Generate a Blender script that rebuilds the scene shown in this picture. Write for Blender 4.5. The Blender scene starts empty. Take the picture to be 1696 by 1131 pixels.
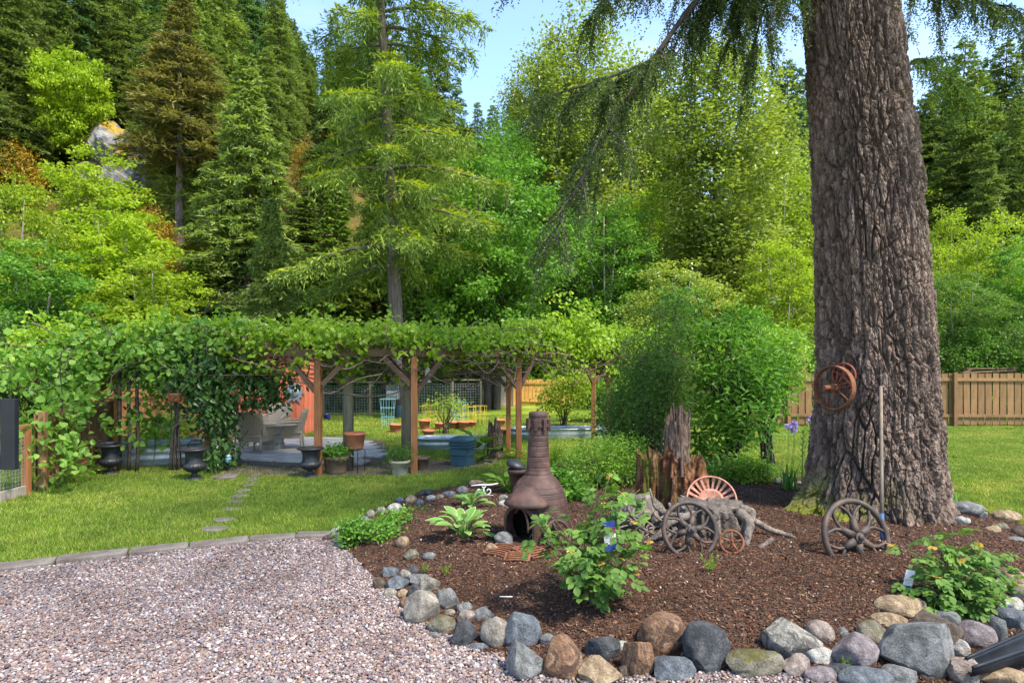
import bpy, math, random
import numpy as np
from mathutils import Vector, Matrix, Euler

# ------------------------------------------------------------------ camera, sky, sun, exposure
scene = bpy.context.scene
COL = scene.collection
CAMH = 2.0
FPX = 1050.0            # focal length in photograph pixels (photo is 1696 wide)
HORIZON = 600.0
cam_d = bpy.data.cameras.new("camera")
cam_d.sensor_width = 36.0
cam_d.lens = FPX / 1696.0 * 36.0
cam_d.shift_y = (HORIZON - 565.5) / 1696.0
cam_d.clip_start = 0.05
cam_d.clip_end = 2000.0
cam = bpy.data.objects.new("camera", cam_d)
cam.location = (0, 0, CAMH)
cam.rotation_euler = (math.radians(90), 0, 0)
COL.objects.link(cam)
scene.camera = cam

SUN_DIR = Vector((0.52, -0.42, 1.0)).normalized()      # towards the sun
SUN_EL = math.asin(SUN_DIR.z)
SUN_ROT = math.atan2(SUN_DIR.x, SUN_DIR.y)
world = bpy.data.worlds.new("World")
scene.world = world
world.use_nodes = True
wn = world.node_tree
wn.nodes.clear()
w_out = wn.nodes.new("ShaderNodeOutputWorld")
w_bg = wn.nodes.new("ShaderNodeBackground")
w_sky = wn.nodes.new("ShaderNodeTexSky")
w_sky.sky_type = 'NISHITA'
w_sky.sun_disc = False
w_sky.sun_elevation = SUN_EL
w_sky.sun_rotation = SUN_ROT
w_sky.air_density = 1.0
w_sky.dust_density = 0.15
w_sky.ozone_density = 2.2
w_tc = wn.nodes.new("ShaderNodeTexCoord")
w_map = wn.nodes.new("ShaderNodeMapping")
w_map.inputs['Scale'].default_value = (1.0, 1.0, 3.4)
w_no = wn.nodes.new("ShaderNodeTexNoise")
w_no.inputs['Scale'].default_value = 2.6
w_no.inputs['Detail'].default_value = 7
w_no.inputs['Roughness'].default_value = 0.55
w_no.inputs['Distortion'].default_value = 0.6
w_ramp = wn.nodes.new("ShaderNodeValToRGB")
w_ramp.color_ramp.elements[0].position = 0.44
w_ramp.color_ramp.elements[0].color = (0, 0, 0, 1)
w_ramp.color_ramp.elements[1].position = 0.85
w_ramp.color_ramp.elements[1].color = (0.7, 0.7, 0.7, 1)
w_mix = wn.nodes.new("ShaderNodeMixRGB")
w_mix.inputs['Color2'].default_value = (2.5, 2.65, 2.8, 1)
wn.links.new(w_tc.outputs['Generated'], w_map.inputs['Vector'])
wn.links.new(w_map.outputs['Vector'], w_no.inputs['Vector'])
wn.links.new(w_no.outputs['Fac'], w_ramp.inputs['Fac'])
wn.links.new(w_ramp.outputs['Color'], w_mix.inputs['Fac'])
wn.links.new(w_sky.outputs['Color'], w_mix.inputs['Color1'])
wn.links.new(w_mix.outputs['Color'], w_bg.inputs['Color'])
w_bg.inputs['Strength'].default_value = 0.15
wn.links.new(w_bg.outputs['Background'], w_out.inputs['Surface'])

sun_d = bpy.data.lights.new("sun", 'SUN')
sun_d.energy = 3.4
sun_d.angle = math.radians(7.0)
sun_d.color = (1.0, 0.92, 0.78)
sun = bpy.data.objects.new("sun", sun_d)
sun.rotation_euler = SUN_DIR.to_track_quat('Z', 'Y').to_euler()
sun.location = SUN_DIR * 60
COL.objects.link(sun)

scene.view_settings.view_transform = 'Standard'
scene.view_settings.look = 'None'
scene.view_settings.exposure = 1.7
scene.view_settings.gamma = 1.0
scene.view_settings.use_curve_mapping = False
scene.render.engine = 'CYCLES'
scene.cycles.use_denoising = True
scene.cycles.max_bounces = 9
scene.cycles.diffuse_bounces = 8
scene.cycles.glossy_bounces = 2
scene.cycles.transmission_bounces = 4
scene.cycles.use_adaptive_sampling = True
scene.cycles.adaptive_threshold = 0.02
scene.render.use_persistent_data = False

# ------------------------------------------------------------------ numeric helpers
def hash3(ix, iy, iz, seed=0):
    h = (ix.astype(np.int64) * 374761393 + iy.astype(np.int64) * 668265263 + iz.astype(np.int64) * 2147483647 + seed * 974634777)
    h = (h ^ (h >> 13)) * 1274126177
    h = h ^ (h >> 16)
    return (h & 0xFFFFFF).astype(np.float64) / 0xFFFFFF

def vnoise(p, seed=0):
    i = np.floor(p); f = p - i
    f = f * f * (3 - 2 * f)
    ix, iy, iz = i[:, 0], i[:, 1], i[:, 2]
    r = 0
    for dx in (0, 1):
        for dy in (0, 1):
            for dz in (0, 1):
                w = (f[:, 0] if dx else 1 - f[:, 0]) * (f[:, 1] if dy else 1 - f[:, 1]) * (f[:, 2] if dz else 1 - f[:, 2])
                r = r + w * hash3(ix + dx, iy + dy, iz + dz, seed)
    return r * 2 - 1

def fbm(p, octaves=4, seed=0, gain=0.5):
    r = 0; a = 1; t = 0
    for o in range(octaves):
        r = r + a * vnoise(p * (2 ** o) + o * 7.3, seed + o)
        t += a; a *= gain
    return r / t

def voronoi(p, seed=0):
    """F1, F2 and a random number of the nearest cell."""
    i = np.floor(p); f = p - i
    f1 = np.full(len(p), 9.0); f2 = np.full(len(p), 9.0); cid = np.zeros(len(p))
    for dx in (-1, 0, 1):
        for dy in (-1, 0, 1):
            for dz in (-1, 0, 1):
                cx, cy, cz = i[:, 0] + dx, i[:, 1] + dy, i[:, 2] + dz
                q = np.stack([dx + hash3(cx, cy, cz, seed + 1), dy + hash3(cx, cy, cz, seed + 2), dz + hash3(cx, cy, cz, seed + 3)], 1) - f
                d = np.sqrt((q ** 2).sum(1))
                near = d < f1
                f2 = np.where(near, f1, np.minimum(f2, d))
                cid = np.where(near, hash3(cx, cy, cz, seed + 9), cid)
                f1 = np.where(near, d, f1)
    return f1, f2, cid

def sstep(a, b, x):
    t = np.clip((x - a) / (b - a), 0, 1)
    return t * t * (3 - 2 * t)

def inpoly(px, py, poly):
    px = np.asarray(px, float); py = np.asarray(py, float)
    r = np.zeros(px.shape, bool)
    n = len(poly); j = n - 1
    for i in range(n):
        xi, yi = poly[i]; xj, yj = poly[j]
        c = ((yi > py) != (yj > py)) & (px < (xj - xi) * (py - yi) / (yj - yi + 1e-12) + xi)
        r ^= c
        j = i
    return r

def polydist(px, py, poly):
    px = np.asarray(px, float); py = np.asarray(py, float)
    d = np.full(px.shape, 1e9)
    for i in range(len(poly)):
        ax, ay = poly[i]; bx, by = poly[(i + 1) % len(poly)]
        vx, vy = bx - ax, by - ay
        t = np.clip(((px - ax) * vx + (py - ay) * vy) / (vx * vx + vy * vy + 1e-12), 0, 1)
        d = np.minimum(d, np.hypot(px - ax - t * vx, py - ay - t * vy))
    return d

def P(px, py, Y):
    return Vector(((px - 848.0) / FPX * Y, Y, CAMH - (py - HORIZON) / FPX * Y))

def G(px, py, z=0.0):
    Y = (CAMH - z) * FPX / (py - HORIZON)
    return Vector(((px - 848.0) / FPX * Y, Y, z))

# ------------------------------------------------------------------ mesh builder
class MB:
    def __init__(self):
        self.V = []; self.F = []; self.n = 0
    def add(self, V, F):
        V = np.asarray(V, float).reshape(-1, 3)
        if isinstance(F, np.ndarray):
            self.F.append(F.astype(np.int64) + self.n)
        else:
            by = {}
            for f in F:
                by.setdefault(len(f), []).append(f)
            for k, fs in by.items():
                self.F.append(np.array(fs, np.int64) + self.n)
        self.V.append(V); self.n += len(V)
        return self
    def mesh(self, name, mat=None, smooth=False):
        me = bpy.data.meshes.new(name)
        V = np.concatenate(self.V) if self.V else np.zeros((0, 3))
        loops = np.concatenate([f.ravel() for f in self.F])
        tot = np.concatenate([np.full(len(f), f.shape[1]) for f in self.F])
        start = np.concatenate([[0], np.cumsum(tot)[:-1]])
        me.vertices.add(len(V)); me.vertices.foreach_set('co', V.astype(np.float32).ravel())
        me.loops.add(len(loops)); me.loops.foreach_set('vertex_index', loops.astype(np.int32))
        me.polygons.add(len(tot)); me.polygons.foreach_set('loop_start', start.astype(np.int32))
        me.polygons.foreach_set('use_smooth', np.full(len(tot), bool(smooth)))
        me.update(calc_edges=True)
        if mat: me.materials.append(mat)
        return me
    # shapes ---------------------------------------------------
    def box(self, c, s, rot=None):
        s = np.array(s) / 2.0
        V = np.array([(x, y, z) for x in (-1, 1) for y in (-1, 1) for z in (-1, 1)], float) * s
        if rot is not None:
            M = np.array(rot.to_3x3() if hasattr(rot, 'to_3x3') else Euler(rot).to_matrix())
            V = V @ M.T
        V = V + np.array(c)
        return self.add(V, [(0, 1, 3, 2), (4, 6, 7, 5), (0, 4, 5, 1), (2, 3, 7, 6), (0, 2, 6, 4), (1, 5, 7, 3)])
    def bar(self, a, b, w, h, up=(0, 0, 1)):
        a = Vector(a); b = Vector(b); d = (b - a)
        L = d.length; d.normalize(); up = Vector(up)
        s = d.cross(up)
        if s.length < 1e-4: s = d.cross(Vector((0, 1, 0)))
        s.normalize(); u = s.cross(d)
        M = Matrix((d, s, u)).transposed()
        return self.box((a + b) / 2, (L, w, h), M)
    def tube(self, pts, rad, k=8, cap=True):
        pts = np.asarray([tuple(p) for p in pts], float); n = len(pts)
        rad = np.full(n, rad, float) if np.isscalar(rad) else np.asarray(rad, float)
        T = np.gradient(pts, axis=0)
        T /= (np.linalg.norm(T, axis=1, keepdims=True) + 1e-9)
        ref = np.array([0, 0, 1.0]) if abs(T[0][2]) < 0.9 else np.array([1.0, 0, 0])
        a = np.cross(T[0], ref); a /= np.linalg.norm(a)
        V = []
        ang = np.arange(k) * 2 * np.pi / k
        for i in range(n):
            a = a - T[i] * a.dot(T[i]); a /= (np.linalg.norm(a) + 1e-9)
            b = np.cross(T[i], a)
            V.append(pts[i] + rad[i] * (np.cos(ang)[:, None] * a + np.sin(ang)[:, None] * b))
        V = np.concatenate(V)
        i = np.arange(n - 1)[:, None] * k; j = np.arange(k)[None, :]; j2 = (j + 1) % k
        F = np.stack([i + j, i + j2, i + k + j2, i + k + j], -1).reshape(-1, 4)
        self.add(V, F)
        if cap:
            self.F.append(np.array([list(range(k))[::-1]]) + self.n - len(V))
            self.F.append(np.array([list(range(k))]) + self.n - k)
        return self
    def ring(self, c, R, r, normal=(0, 0, 1), n=32, k=8, sx=1.0, flat=1.0):
        """torus; flat stretches the tube along the axis"""
        M = np.array(Vector(normal).to_track_quat('Z', 'Y').to_matrix())
        a = np.arange(n) * 2 * np.pi / n; b = np.arange(k) * 2 * np.pi / k
        A, B = np.meshgrid(a, b, indexing='ij')
        V = np.stack([(R + r * np.cos(B)) * np.cos(A), (R + r * np.cos(B)) * np.sin(A), r * flat * np.sin(B)], -1).reshape(-1, 3)
        i, j = np.meshgrid(np.arange(n), np.arange(k), indexing='ij')
        F = np.stack([i * k + j, ((i + 1) % n) * k + j, ((i + 1) % n) * k + (j + 1) % k, i * k + (j + 1) % k], -1).reshape(-1, 4)
        return self.add(V @ M.T + np.array(c), F)
    def lathe(self, prof, n=32, c=(0, 0, 0), fn=None, cap=True, skip=None, M=None):
        """prof: (r, z) list; fn(angle, r, z) -> r for gadroons; skip(angle, z) -> leave the face out"""
        a = np.arange(n) * 2 * np.pi / n
        V = []
        for r, z in prof:
            rr = fn(a, r, z) if fn else np.full(n, r)
            V.append(np.stack([rr * np.cos(a), rr * np.sin(a), np.full(n, z)], 1))
        V = np.concatenate(V)
        F = []
        for i in range(len(prof) - 1):
            for j in range(n):
                if skip and skip((a[j] + np.pi / n), (prof[i][1] + prof[i + 1][1]) / 2): continue
                j2 = (j + 1) % n
                F.append((i * n + j, i * n + j2, (i + 1) * n + j2, (i + 1) * n + j))
        if cap:
            F.append(tuple(range(n))[::-1]); F.append(tuple((len(prof) - 1) * n + j for j in range(n)))
        if M is not None: V = V @ np.array(M).T
        return self.add(V + np.array(c), F)
    def prism(self, poly, z0, z1, M=None, c=(0, 0, 0)):
        """poly: 2-D outline in xy, extruded z0..z1"""
        n = len(poly)
        V = np.array([(x, y, z0) for x, y in poly] + [(x, y, z1) for x, y in poly], float)
        F = [tuple(range(n))[::-1], tuple(range(n, 2 * n))] + [(i, (i + 1) % n, n + (i + 1) % n, n + i) for i in range(n)]
        if M is not None: V = V @ np.array(M.to_3x3()).T
        return self.add(V + np.array(c), F)

def leaf_quads(mb, Pn, D, N, L, W, bend=0.0):
    """rhombic leaves: base point, direction, normal, length, width (arrays)"""
    D = D / (np.linalg.norm(D, axis=1, keepdims=True) + 1e-9)
    S = np.cross(D, N); S /= (np.linalg.norm(S, axis=1, keepdims=True) + 1e-9)
    U = np.cross(S, D)
    L = np.asarray(L)[:, None]; W = np.asarray(W)[:, None]
    a = Pn; b = Pn + D * L * .45 + S * W * .5 + U * L * bend; c = Pn + D * L; d = Pn + D * L * .45 - S * W * .5 + U * L * bend
    V = np.stack([a, b, c, d], 1).reshape(-1, 3)
    F = np.arange(len(Pn) * 4).reshape(-1, 4)
    return mb.add(V, F)

def rnd_dirs(rng, n, flat=1.0):
    v = rng.normal(size=(n, 3)); v[:, 2] *= flat
    return v / (np.linalg.norm(v, axis=1, keepdims=True) + 1e-9)

# ------------------------------------------------------------------ scene-object helpers
def obj(name, mb, mat=None, parent=None, smooth=False, bevel=0, loc=None, rot=None):
    me = mb.mesh(name, mat, smooth) if isinstance(mb, MB) else mb
    o = bpy.data.objects.new(name, me); COL.objects.link(o)
    if parent is not None: o.parent = parent
    if loc is not None: o.location = loc
    if rot is not None: o.rotation_euler = rot
    if bevel:
        m = o.modifiers.new('bevel', 'BEVEL'); m.width = bevel; m.segments = 2; m.limit_method = 'ANGLE'
    return o

def tag(o, label, cat, group=None):
    o['label'] = label; o['category'] = cat
    if group: o['group'] = group
    return o

def thing(name, label, cat, loc=(0, 0, 0), rot=(0, 0, 0), group=None):
    o = bpy.data.objects.new(name, None); COL.objects.link(o)
    o.location = loc; o.rotation_euler = rot; o.empty_display_size = 0.2
    return tag(o, label, cat, group)

def struct(name, mb, mat, smooth=True):
    o = obj(name, mb, mat, smooth=smooth); o['kind'] = 'structure'
    return o

def dup(o, parent=None, mats=None):
    c = o.copy(); COL.objects.link(c); c.parent = parent
    for ch in [x for x in bpy.data.objects if x.parent == o]:
        dup(ch, c)
    return c

# ------------------------------------------------------------------ materials
def new_mat(name):
    m = bpy.data.materials.new(name); m.use_nodes = True
    nt = m.node_tree; nt.nodes.clear()
    out = nt.nodes.new('ShaderNodeOutputMaterial')
    return m, nt, out

def N(nt, t, **kw):
    n = nt.nodes.new(t)
    for k, v in kw.items():
        if hasattr(n, k): setattr(n, k, v)
    return n

def ramp(nt, fac, stops):
    r = N(nt, 'ShaderNodeValToRGB')
    cr = r.color_ramp
    while len(cr.elements) < len(stops): cr.elements.new(0.5)
    for e, (p, c) in zip(cr.elements, stops):
        e.position = p; e.color = (*c, 1)
    nt.links.new(fac, r.inputs['Fac'])
    return r.outputs['Color']

def mixc(nt, fac, a, b, mode='MIX'):
    m = N(nt, 'ShaderNodeMixRGB', blend_type=mode)
    for sock, v in ((m.inputs['Fac'], fac), (m.inputs['Color1'], a), (m.inputs['Color2'], b)):
        if isinstance(v, (int, float)): sock.default_value = v
        elif isinstance(v, tuple): sock.default_value = (*v, 1)
        else: nt.links.new(v, sock)
    return m.outputs['Color']

def noise(nt, scale, detail=4, rough=.55, vec=None, dist=0.0, coord='Object', stretch=None):
    tc = N(nt, 'ShaderNodeTexCoord')
    v = tc.outputs[coord]
    if stretch:
        mp = N(nt, 'ShaderNodeMapping'); mp.inputs['Scale'].default_value = stretch
        nt.links.new(v, mp.inputs['Vector']); v = mp.outputs['Vector']
    n = N(nt, 'ShaderNodeTexNoise')
    n.inputs['Scale'].default_value = scale; n.inputs['Detail'].default_value = detail
    n.inputs['Roughness'].default_value = rough; n.inputs['Distortion'].default_value = dist
    nt.links.new(v, n.inputs['Vector'])
    return n.outputs['Fac']

def finish(nt, out, col, rough=.8, bump=None, bstr=.3, bdist=.02, metal=0.0, spec=.4):
    b = N(nt, 'ShaderNodeBsdfPrincipled')
    if isinstance(col, tuple): b.inputs['Base Color'].default_value = (*col, 1)
    else: nt.links.new(col, b.inputs['Base Color'])
    if isinstance(rough, (int, float)): b.inputs['Roughness'].default_value = rough
    else: nt.links.new(rough, b.inputs['Roughness'])
    b.inputs['Metallic'].default_value = metal
    b.inputs['Specular IOR Level'].default_value = spec
    if bump is not None:
        bp = N(nt, 'ShaderNodeBump'); bp.inputs['Strength'].default_value = bstr; bp.inputs['Distance'].default_value = bdist
        nt.links.new(bump, bp.inputs['Height']); nt.links.new(bp.outputs['Normal'], b.inputs['Normal'])
    nt.links.new(b.outputs['BSDF'], out.inputs['Surface'])

def mat_noise(name, stops, scale=8, detail=5, rough=.8, bstr=.3, bdist=.02, stretch=None, metal=0, spec=.35, fine=60, dist=0.0):
    """colour from one noise ramp with a finer noise for relief"""
    m, nt, out = new_mat(name)
    f = noise(nt, scale, detail, stretch=stretch, dist=dist)
    c = ramp(nt, f, stops)
    f2 = noise(nt, fine, 3, stretch=stretch)
    c = mixc(nt, .35, c, ramp(nt, f2, [(.3, (.55, .55, .55)), (.7, (1.25, 1.25, 1.25))]), 'MULTIPLY')
    finish(nt, out, c, rough, f2, bstr, bdist, metal, spec)
    return m

def mat_leaf(name, c1, c2, trans=.42, clump=.35, rough=.5, spec=.35, obvar=.2, c3=None):
    """leaf: colour differs from leaf to leaf and from clump to clump, light passes through"""
    m, nt, out = new_mat(name)
    g = N(nt, 'ShaderNodeNewGeometry')
    trans = max(trans, .34)
    boost = 3.0 if 'needles' in name else (1.6 if c1[1] < .15 else 1.25)
    c1 = tuple(v * boost for v in c1); c2 = tuple(v * boost for v in c2)
    stops = [(0, c1), (1, c2)] if c3 is None else [(0, c1), (.9, c2), (1, c3)]
    c = ramp(nt, g.outputs['Random Per Island'], stops)
    f = noise(nt, clump, 3)
    c = mixc(nt, .8, c, ramp(nt, f, [(.35, (.72, .78, .75)), (.65, (1.25, 1.18, 1.0))]), 'MULTIPLY')
    oi = N(nt, 'ShaderNodeObjectInfo')
    c = mixc(nt, 1.0, c, ramp(nt, oi.outputs['Random'], [(0, (1 - obvar, 1 - obvar, 1 - obvar)), (1, (1 + obvar, 1 + obvar * .8, 1 + obvar * .3))]), 'MULTIPLY')
    b = N(nt, 'ShaderNodeBsdfPrincipled')
    nt.links.new(c, b.inputs['Base Color']); b.inputs['Roughness'].default_value = rough
    b.inputs['Specular IOR Level'].default_value = spec
    t = N(nt, 'ShaderNodeBsdfTranslucent')
    tc = mixc(nt, 1.0, c, (1.15, 1.25, .6), 'MULTIPLY')
    nt.links.new(tc, t.inputs['Color'])
    mx = N(nt, 'ShaderNodeMixShader'); mx.inputs['Fac'].default_value = trans
    nt.links.new(b.outputs['BSDF'], mx.inputs[1]); nt.links.new(t.outputs['BSDF'], mx.inputs[2])
    nt.links.new(mx.outputs['Shader'], out.inputs['Surface'])
    return m

def mat_random(name, stops, rough=.7, spec=.3, bstr=.2, fine=90, obj_random=True):
    """colour differs from instance to instance"""
    m, nt, out = new_mat(name)
    r = N(nt, 'ShaderNodeObjectInfo').outputs['Random'] if obj_random else N(nt, 'ShaderNodeNewGeometry').outputs['Random Per Island']
    rp = N(nt, 'ShaderNodeValToRGB'); rp.color_ramp.interpolation = 'CONSTANT'
    cr = rp.color_ramp
    while len(cr.elements) < len(stops): cr.elements.new(.5)
    for i, (e, c) in enumerate(zip(cr.elements, stops)):
        e.position = i / len(stops); e.color = (*c, 1)
    nt.links.new(r, rp.inputs['Fac'])
    f = noise(nt, fine, 3)
    c = mixc(nt, .5, rp.outputs['Color'], ramp(nt, f, [(.3, (.7, .7, .7)), (.7, (1.15, 1.15, 1.15))]), 'MULTIPLY')
    if obj_random:
        n1 = N(nt, 'ShaderNodeTexNoise'); n1.inputs['Scale'].default_value = 1.6; n1.inputs['Detail'].default_value = 5
        nt.links.new(N(nt, 'ShaderNodeObjectInfo').outputs['Location'], n1.inputs['Vector'])
        c = mixc(nt, 1.0, c, ramp(nt, n1.outputs['Fac'], [(.33, (.8, .77, .74)), (.55, (1.05, 1.05, 1.05))]), 'MULTIPLY')
    finish(nt, out, c, rough, f, bstr, .01, 0, spec)
    return m

def mat_wood(name, c1, c2, scale=3.0, rough=.75, axis='z', obvar=.18):
    m, nt, out = new_mat(name)
    st = {'z': (9, 9, .7), 'x': (.7, 9, 9), 'y': (9, .7, 9)}[axis]
    f = noise(nt, scale, 6, .65, stretch=st, dist=.4)
    c = ramp(nt, f, [(.3, c1), (.7, c2)])
    oi = N(nt, 'ShaderNodeObjectInfo')
    c = mixc(nt, 1.0, c, ramp(nt, oi.outputs['Random'], [(0, (1 - obvar,) * 3), (1, (1 + obvar,) * 3)]), 'MULTIPLY')
    g = noise(nt, 1.6, 4)
    c = mixc(nt, .6, c, ramp(nt, g, [(.3, (.62, .6, .58)), (.62, (1.1, 1.1, 1.1))]), 'MULTIPLY')
    finish(nt, out, c, rough, f, .35, .01)
    return m

M = {}
M['cedar'] = mat_wood('cedar_stained', (.20, .075, .025), (.36, .15, .05))
M['cedar_x'] = mat_wood('cedar_rail', (.20, .075, .025), (.36, .15, .05), axis='x')
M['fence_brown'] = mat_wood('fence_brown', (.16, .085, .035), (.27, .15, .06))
M['fence_sunlit'] = mat_wood('fence_sunlit', (.45, .22, .05), (.62, .34, .09))  # brown boards with the orange of full sunlight put into the wood colour
M['old_wood'] = mat_wood('weathered_post', (.10, .085, .055), (.22, .19, .12))
M['beam_wood'] = mat_wood('beam_wood', (.08, .045, .025), (.17, .10, .055), axis='x')
M['grey_wood'] = mat_wood('grey_wood', (.16, .13, .10), (.33, .29, .24))
M['handle'] = mat_wood('rake_handle', (.13, .095, .065), (.23, .18, .135))
M['black_iron'] = mat_noise('black_iron', [(.3, (.012, .012, .015)), (.7, (.035, .035, .04))], 12, rough=.45, spec=.5, bstr=.15)
M['black_paint'] = mat_noise('black_paint', [(.3, (.008, .009, .013)), (.7, (.014, .015, .02))], 6, rough=.45, bstr=.05)
M['galv'] = mat_noise('galvanised', [(.3, (.32, .36, .38)), (.7, (.5, .54, .55))], 9, rough=.38, metal=.7, bstr=.1)
M['terracotta'] = mat_noise('terracotta', [(.3, (.33, .11, .05)), (.7, (.46, .18, .09))], 9, rough=.85, bstr=.15)
M['brown_pot'] = mat_noise('brown_pot', [(.3, (.09, .06, .035)), (.7, (.17, .12, .07))], 9, rough=.7, bstr=.2)
M['pale_pot'] = mat_noise('pale_pot', [(.3, (.25, .21, .15)), (.7, (.40, .36, .28))], 9, rough=.8, bstr=.2)
M['blue_plastic'] = mat_noise('blue_plastic', [(.3, (.022, .06, .08)), (.7, (.045, .105, .13))], 5, rough=.5, bstr=.1)
M['blue_glaze'] = mat_noise('blue_glaze', [(.3, (.01, .012, .12)), (.7, (.03, .03, .2))], 5, rough=.2, bstr=.02)
M['wicker'] = mat_noise('wicker', [(.3, (.30, .23, .16)), (.7, (.52, .43, .33))], 60, rough=.8, bstr=.8, fine=140)
M['red_wall'] = mat_wood('red_siding', (.42, .10, .05), (.56, .16, .085), rough=.8)
M['red_dark'] = mat_wood('red_siding_trim', (.36, .085, .045), (.46, .12, .065), rough=.8)
M['beige_wall'] = mat_noise('beige_wall', [(.3, (.42, .34, .27)), (.7, (.55, .46, .37))], 3, bstr=.1)
M['grey_roof'] = mat_noise('grey_roof', [(.3, (.2, .22, .24)), (.7, (.34, .36, .38))], 4, rough=.6, bstr=.2)
M['glass'] = mat_noise('dark_glass', [(.3, (.015, .018, .02)), (.7, (.03, .035, .04))], 2, rough=.08, bstr=0, spec=.6)
M['white'] = mat_noise('white_paint', [(.3, (.6, .6, .58)), (.7, (.78, .78, .76))], 12, rough=.5, bstr=.1)
M['yellow_wire'] = mat_noise('yellow_wire', [(.3, (.65, .45, .03)), (.7, (.75, .55, .05))], 12, rough=.5, bstr=.05)
M['blue_wire'] = mat_noise('blue_wire', [(.3, (.18, .45, .52)), (.7, (.25, .55, .6))], 12, rough=.5, bstr=.05)
M['wire'] = mat_noise('wire', [(.3, (.22, .23, .23)), (.7, (.36, .37, .37))], 12, rough=.5, metal=.4, bstr=.05)
M['soil'] = mat_noise('potting_soil', [(.3, (.02, .014, .01)), (.7, (.05, .035, .025))], 40, rough=.95, bstr=.8)
M['iron_brown'] = mat_noise('brown_cast_iron', [(.22, (.02, .010, .008)), (.5, (.055, .026, .020)), (.7, (.11, .055, .042)), (.85, (.19, .12, .10))], 7, rough=.62, bstr=.35, fine=120, spec=.4)
M['iron_dark'] = mat_noise('dark_cast_iron', [(.25, (.018, .014, .013)), (.5, (.042, .029, .024)), (.74, (.11, .06, .04))], 9, rough=.6, bstr=.3, fine=110, spec=.45)
M['rust'] = mat_noise('rust', [(.3, (.10, .035, .018)), (.55, (.17, .065, .03)), (.75, (.24, .11, .06))], 14, rough=.85, bstr=.4)
M['rust_red'] = mat_noise('red_rust_paint', [(.3, (.16, .04, .025)), (.7, (.26, .075, .05))], 14, rough=.75, bstr=.3)
M['rust_pink'] = mat_noise('pink_rust', [(.25, (.30, .12, .08)), (.5, (.45, .20, .14)), (.75, (.55, .29, .22))], 14, rough=.85, bstr=.4)
M['soot'] = mat_noise('soot', [(.3, (.008, .007, .006)), (.7, (.02, .017, .015))], 10, rough=.95)
M['blue_tape'] = mat_noise('blue_sleeve', [(.3, (.02, .07, .18)), (.7, (.04, .11, .26))], 20, rough=.6, bstr=.2)
M['paver'] = mat_noise('paver_stone', [(.25, (.085, .068, .056)), (.5, (.14, .115, .098)), (.75, (.21, .185, .16))], 6, rough=.9, bstr=.5, fine=70)
M['slab'] = mat_noise('patio_slab', [(.25, (.27, .235, .20)), (.5, (.40, .355, .315)), (.75, (.5, .45, .41))], 3, rough=.85, bstr=.3, fine=60)
M['concrete'] = mat_noise('concrete', [(.3, (.24, .23, .21)), (.7, (.38, .36, .33))], 8, rough=.9, bstr=.3)
M['twig'] = mat_noise('twig_bark', [(.3, (.10, .065, .045)), (.7, (.23, .16, .115))], 20, rough=.9, bstr=.4)
M['twig_dark'] = mat_noise('dark_twig_bark', [(.3, (.035, .028, .022)), (.7, (.085, .065, .05))], 20, rough=.9, bstr=.4)
M['rose_stem'] = mat_noise('rose_stem', [(.3, (.05, .07, .025)), (.7, (.12, .10, .05))], 20, rough=.7, bstr=.2)
M['tan_bark'] = mat_noise('conifer_bark', [(.3, (.07, .055, .045)), (.7, (.17, .14, .12))], 6, rough=.95, bstr=.7, stretch=(3, 3, .5), fine=30)
M['dark_bark'] = mat_noise('dark_bark', [(.3, (.03, .025, .02)), (.7, (.09, .075, .06))], 5, rough=.95, bstr=.6, stretch=(3, 3, .6), fine=30)
M['pale_bark'] = mat_noise('alder_bark', [(.3, (.17, .15, .12)), (.7, (.40, .37, .32))], 5, rough=.9, bstr=.4, stretch=(3, 3, 1.2), fine=30)

M['needle_dark'] = mat_leaf('needles_dark', (.031, .047, .013), (.070, .095, .026), .22, .25, .6, .25, .25)
M['needle_blue'] = mat_leaf('needles_bluegreen', (.02, .043, .018), (.047, .083, .033), .2, .25, .6, .25, .25)
M['needle_brown'] = mat_leaf('needles_brownish', (.042, .040, .014), (.078, .07, .024), .25, .4, .6, .2, .05)
M['needle_spruce'] = mat_leaf('needles_spruce', (.026, .046, .008), (.07, .098, .015), .3, .5, .55, .25, .05)
M['needle_tip'] = mat_leaf('needles_new_tips', (.07, .088, .006), (.105, .12, .010), .4, .5, .55, .25, .05)
M['needle_fir'] = mat_leaf('needles_fir', (.012, .021, .006), (.032, .048, .013), .25, .9, .5, .3, .05)
M['cedar_leaf'] = mat_leaf('cedar_sprays', (.085, .125, .03), (.165, .215, .06), .3, .5, .6, .25, .08)
M['maple'] = mat_leaf('leaf_maple', (.065, .155, .02), (.125, .25, .04), .45, .5, .5, .3, .12)
M['maple_yellow'] = mat_leaf('leaf_maple_yellow', (.17, .26, .014), (.27, .36, .025), .5, .45, .5, .3, .1)
M['leaf_lime'] = mat_leaf('leaf_lime', (.15, .225, .018), (.26, .33, .03), .5, .4, .5, .3, .12)
M['leaf_poplar'] = mat_leaf('leaf_poplar', (.10, .14, .022), (.19, .23, .045), .4, .5, .33, .6, .1, c3=(.3, .36, .22))
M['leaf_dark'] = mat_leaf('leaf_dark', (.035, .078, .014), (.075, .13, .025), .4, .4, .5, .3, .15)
M['leaf_orange'] = mat_leaf('leaf_orange', (.17, .10, .014), (.27, .18, .025), .4, .5, .6, .2, .15)
M['vine'] = mat_leaf('leaf_vine', (.15, .25, .018), (.27, .38, .035), .5, .8, .45, .35, .08)
M['vine_kiwi'] = mat_leaf('leaf_kiwi', (.085, .18, .025), (.17, .29, .05), .45, .9, .45, .35, .08)
M['vine_dark'] = mat_leaf('leaf_dark_vine', (.022, .055, .014), (.055, .11, .025), .3, 1.0, .35, .5, .08)
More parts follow.
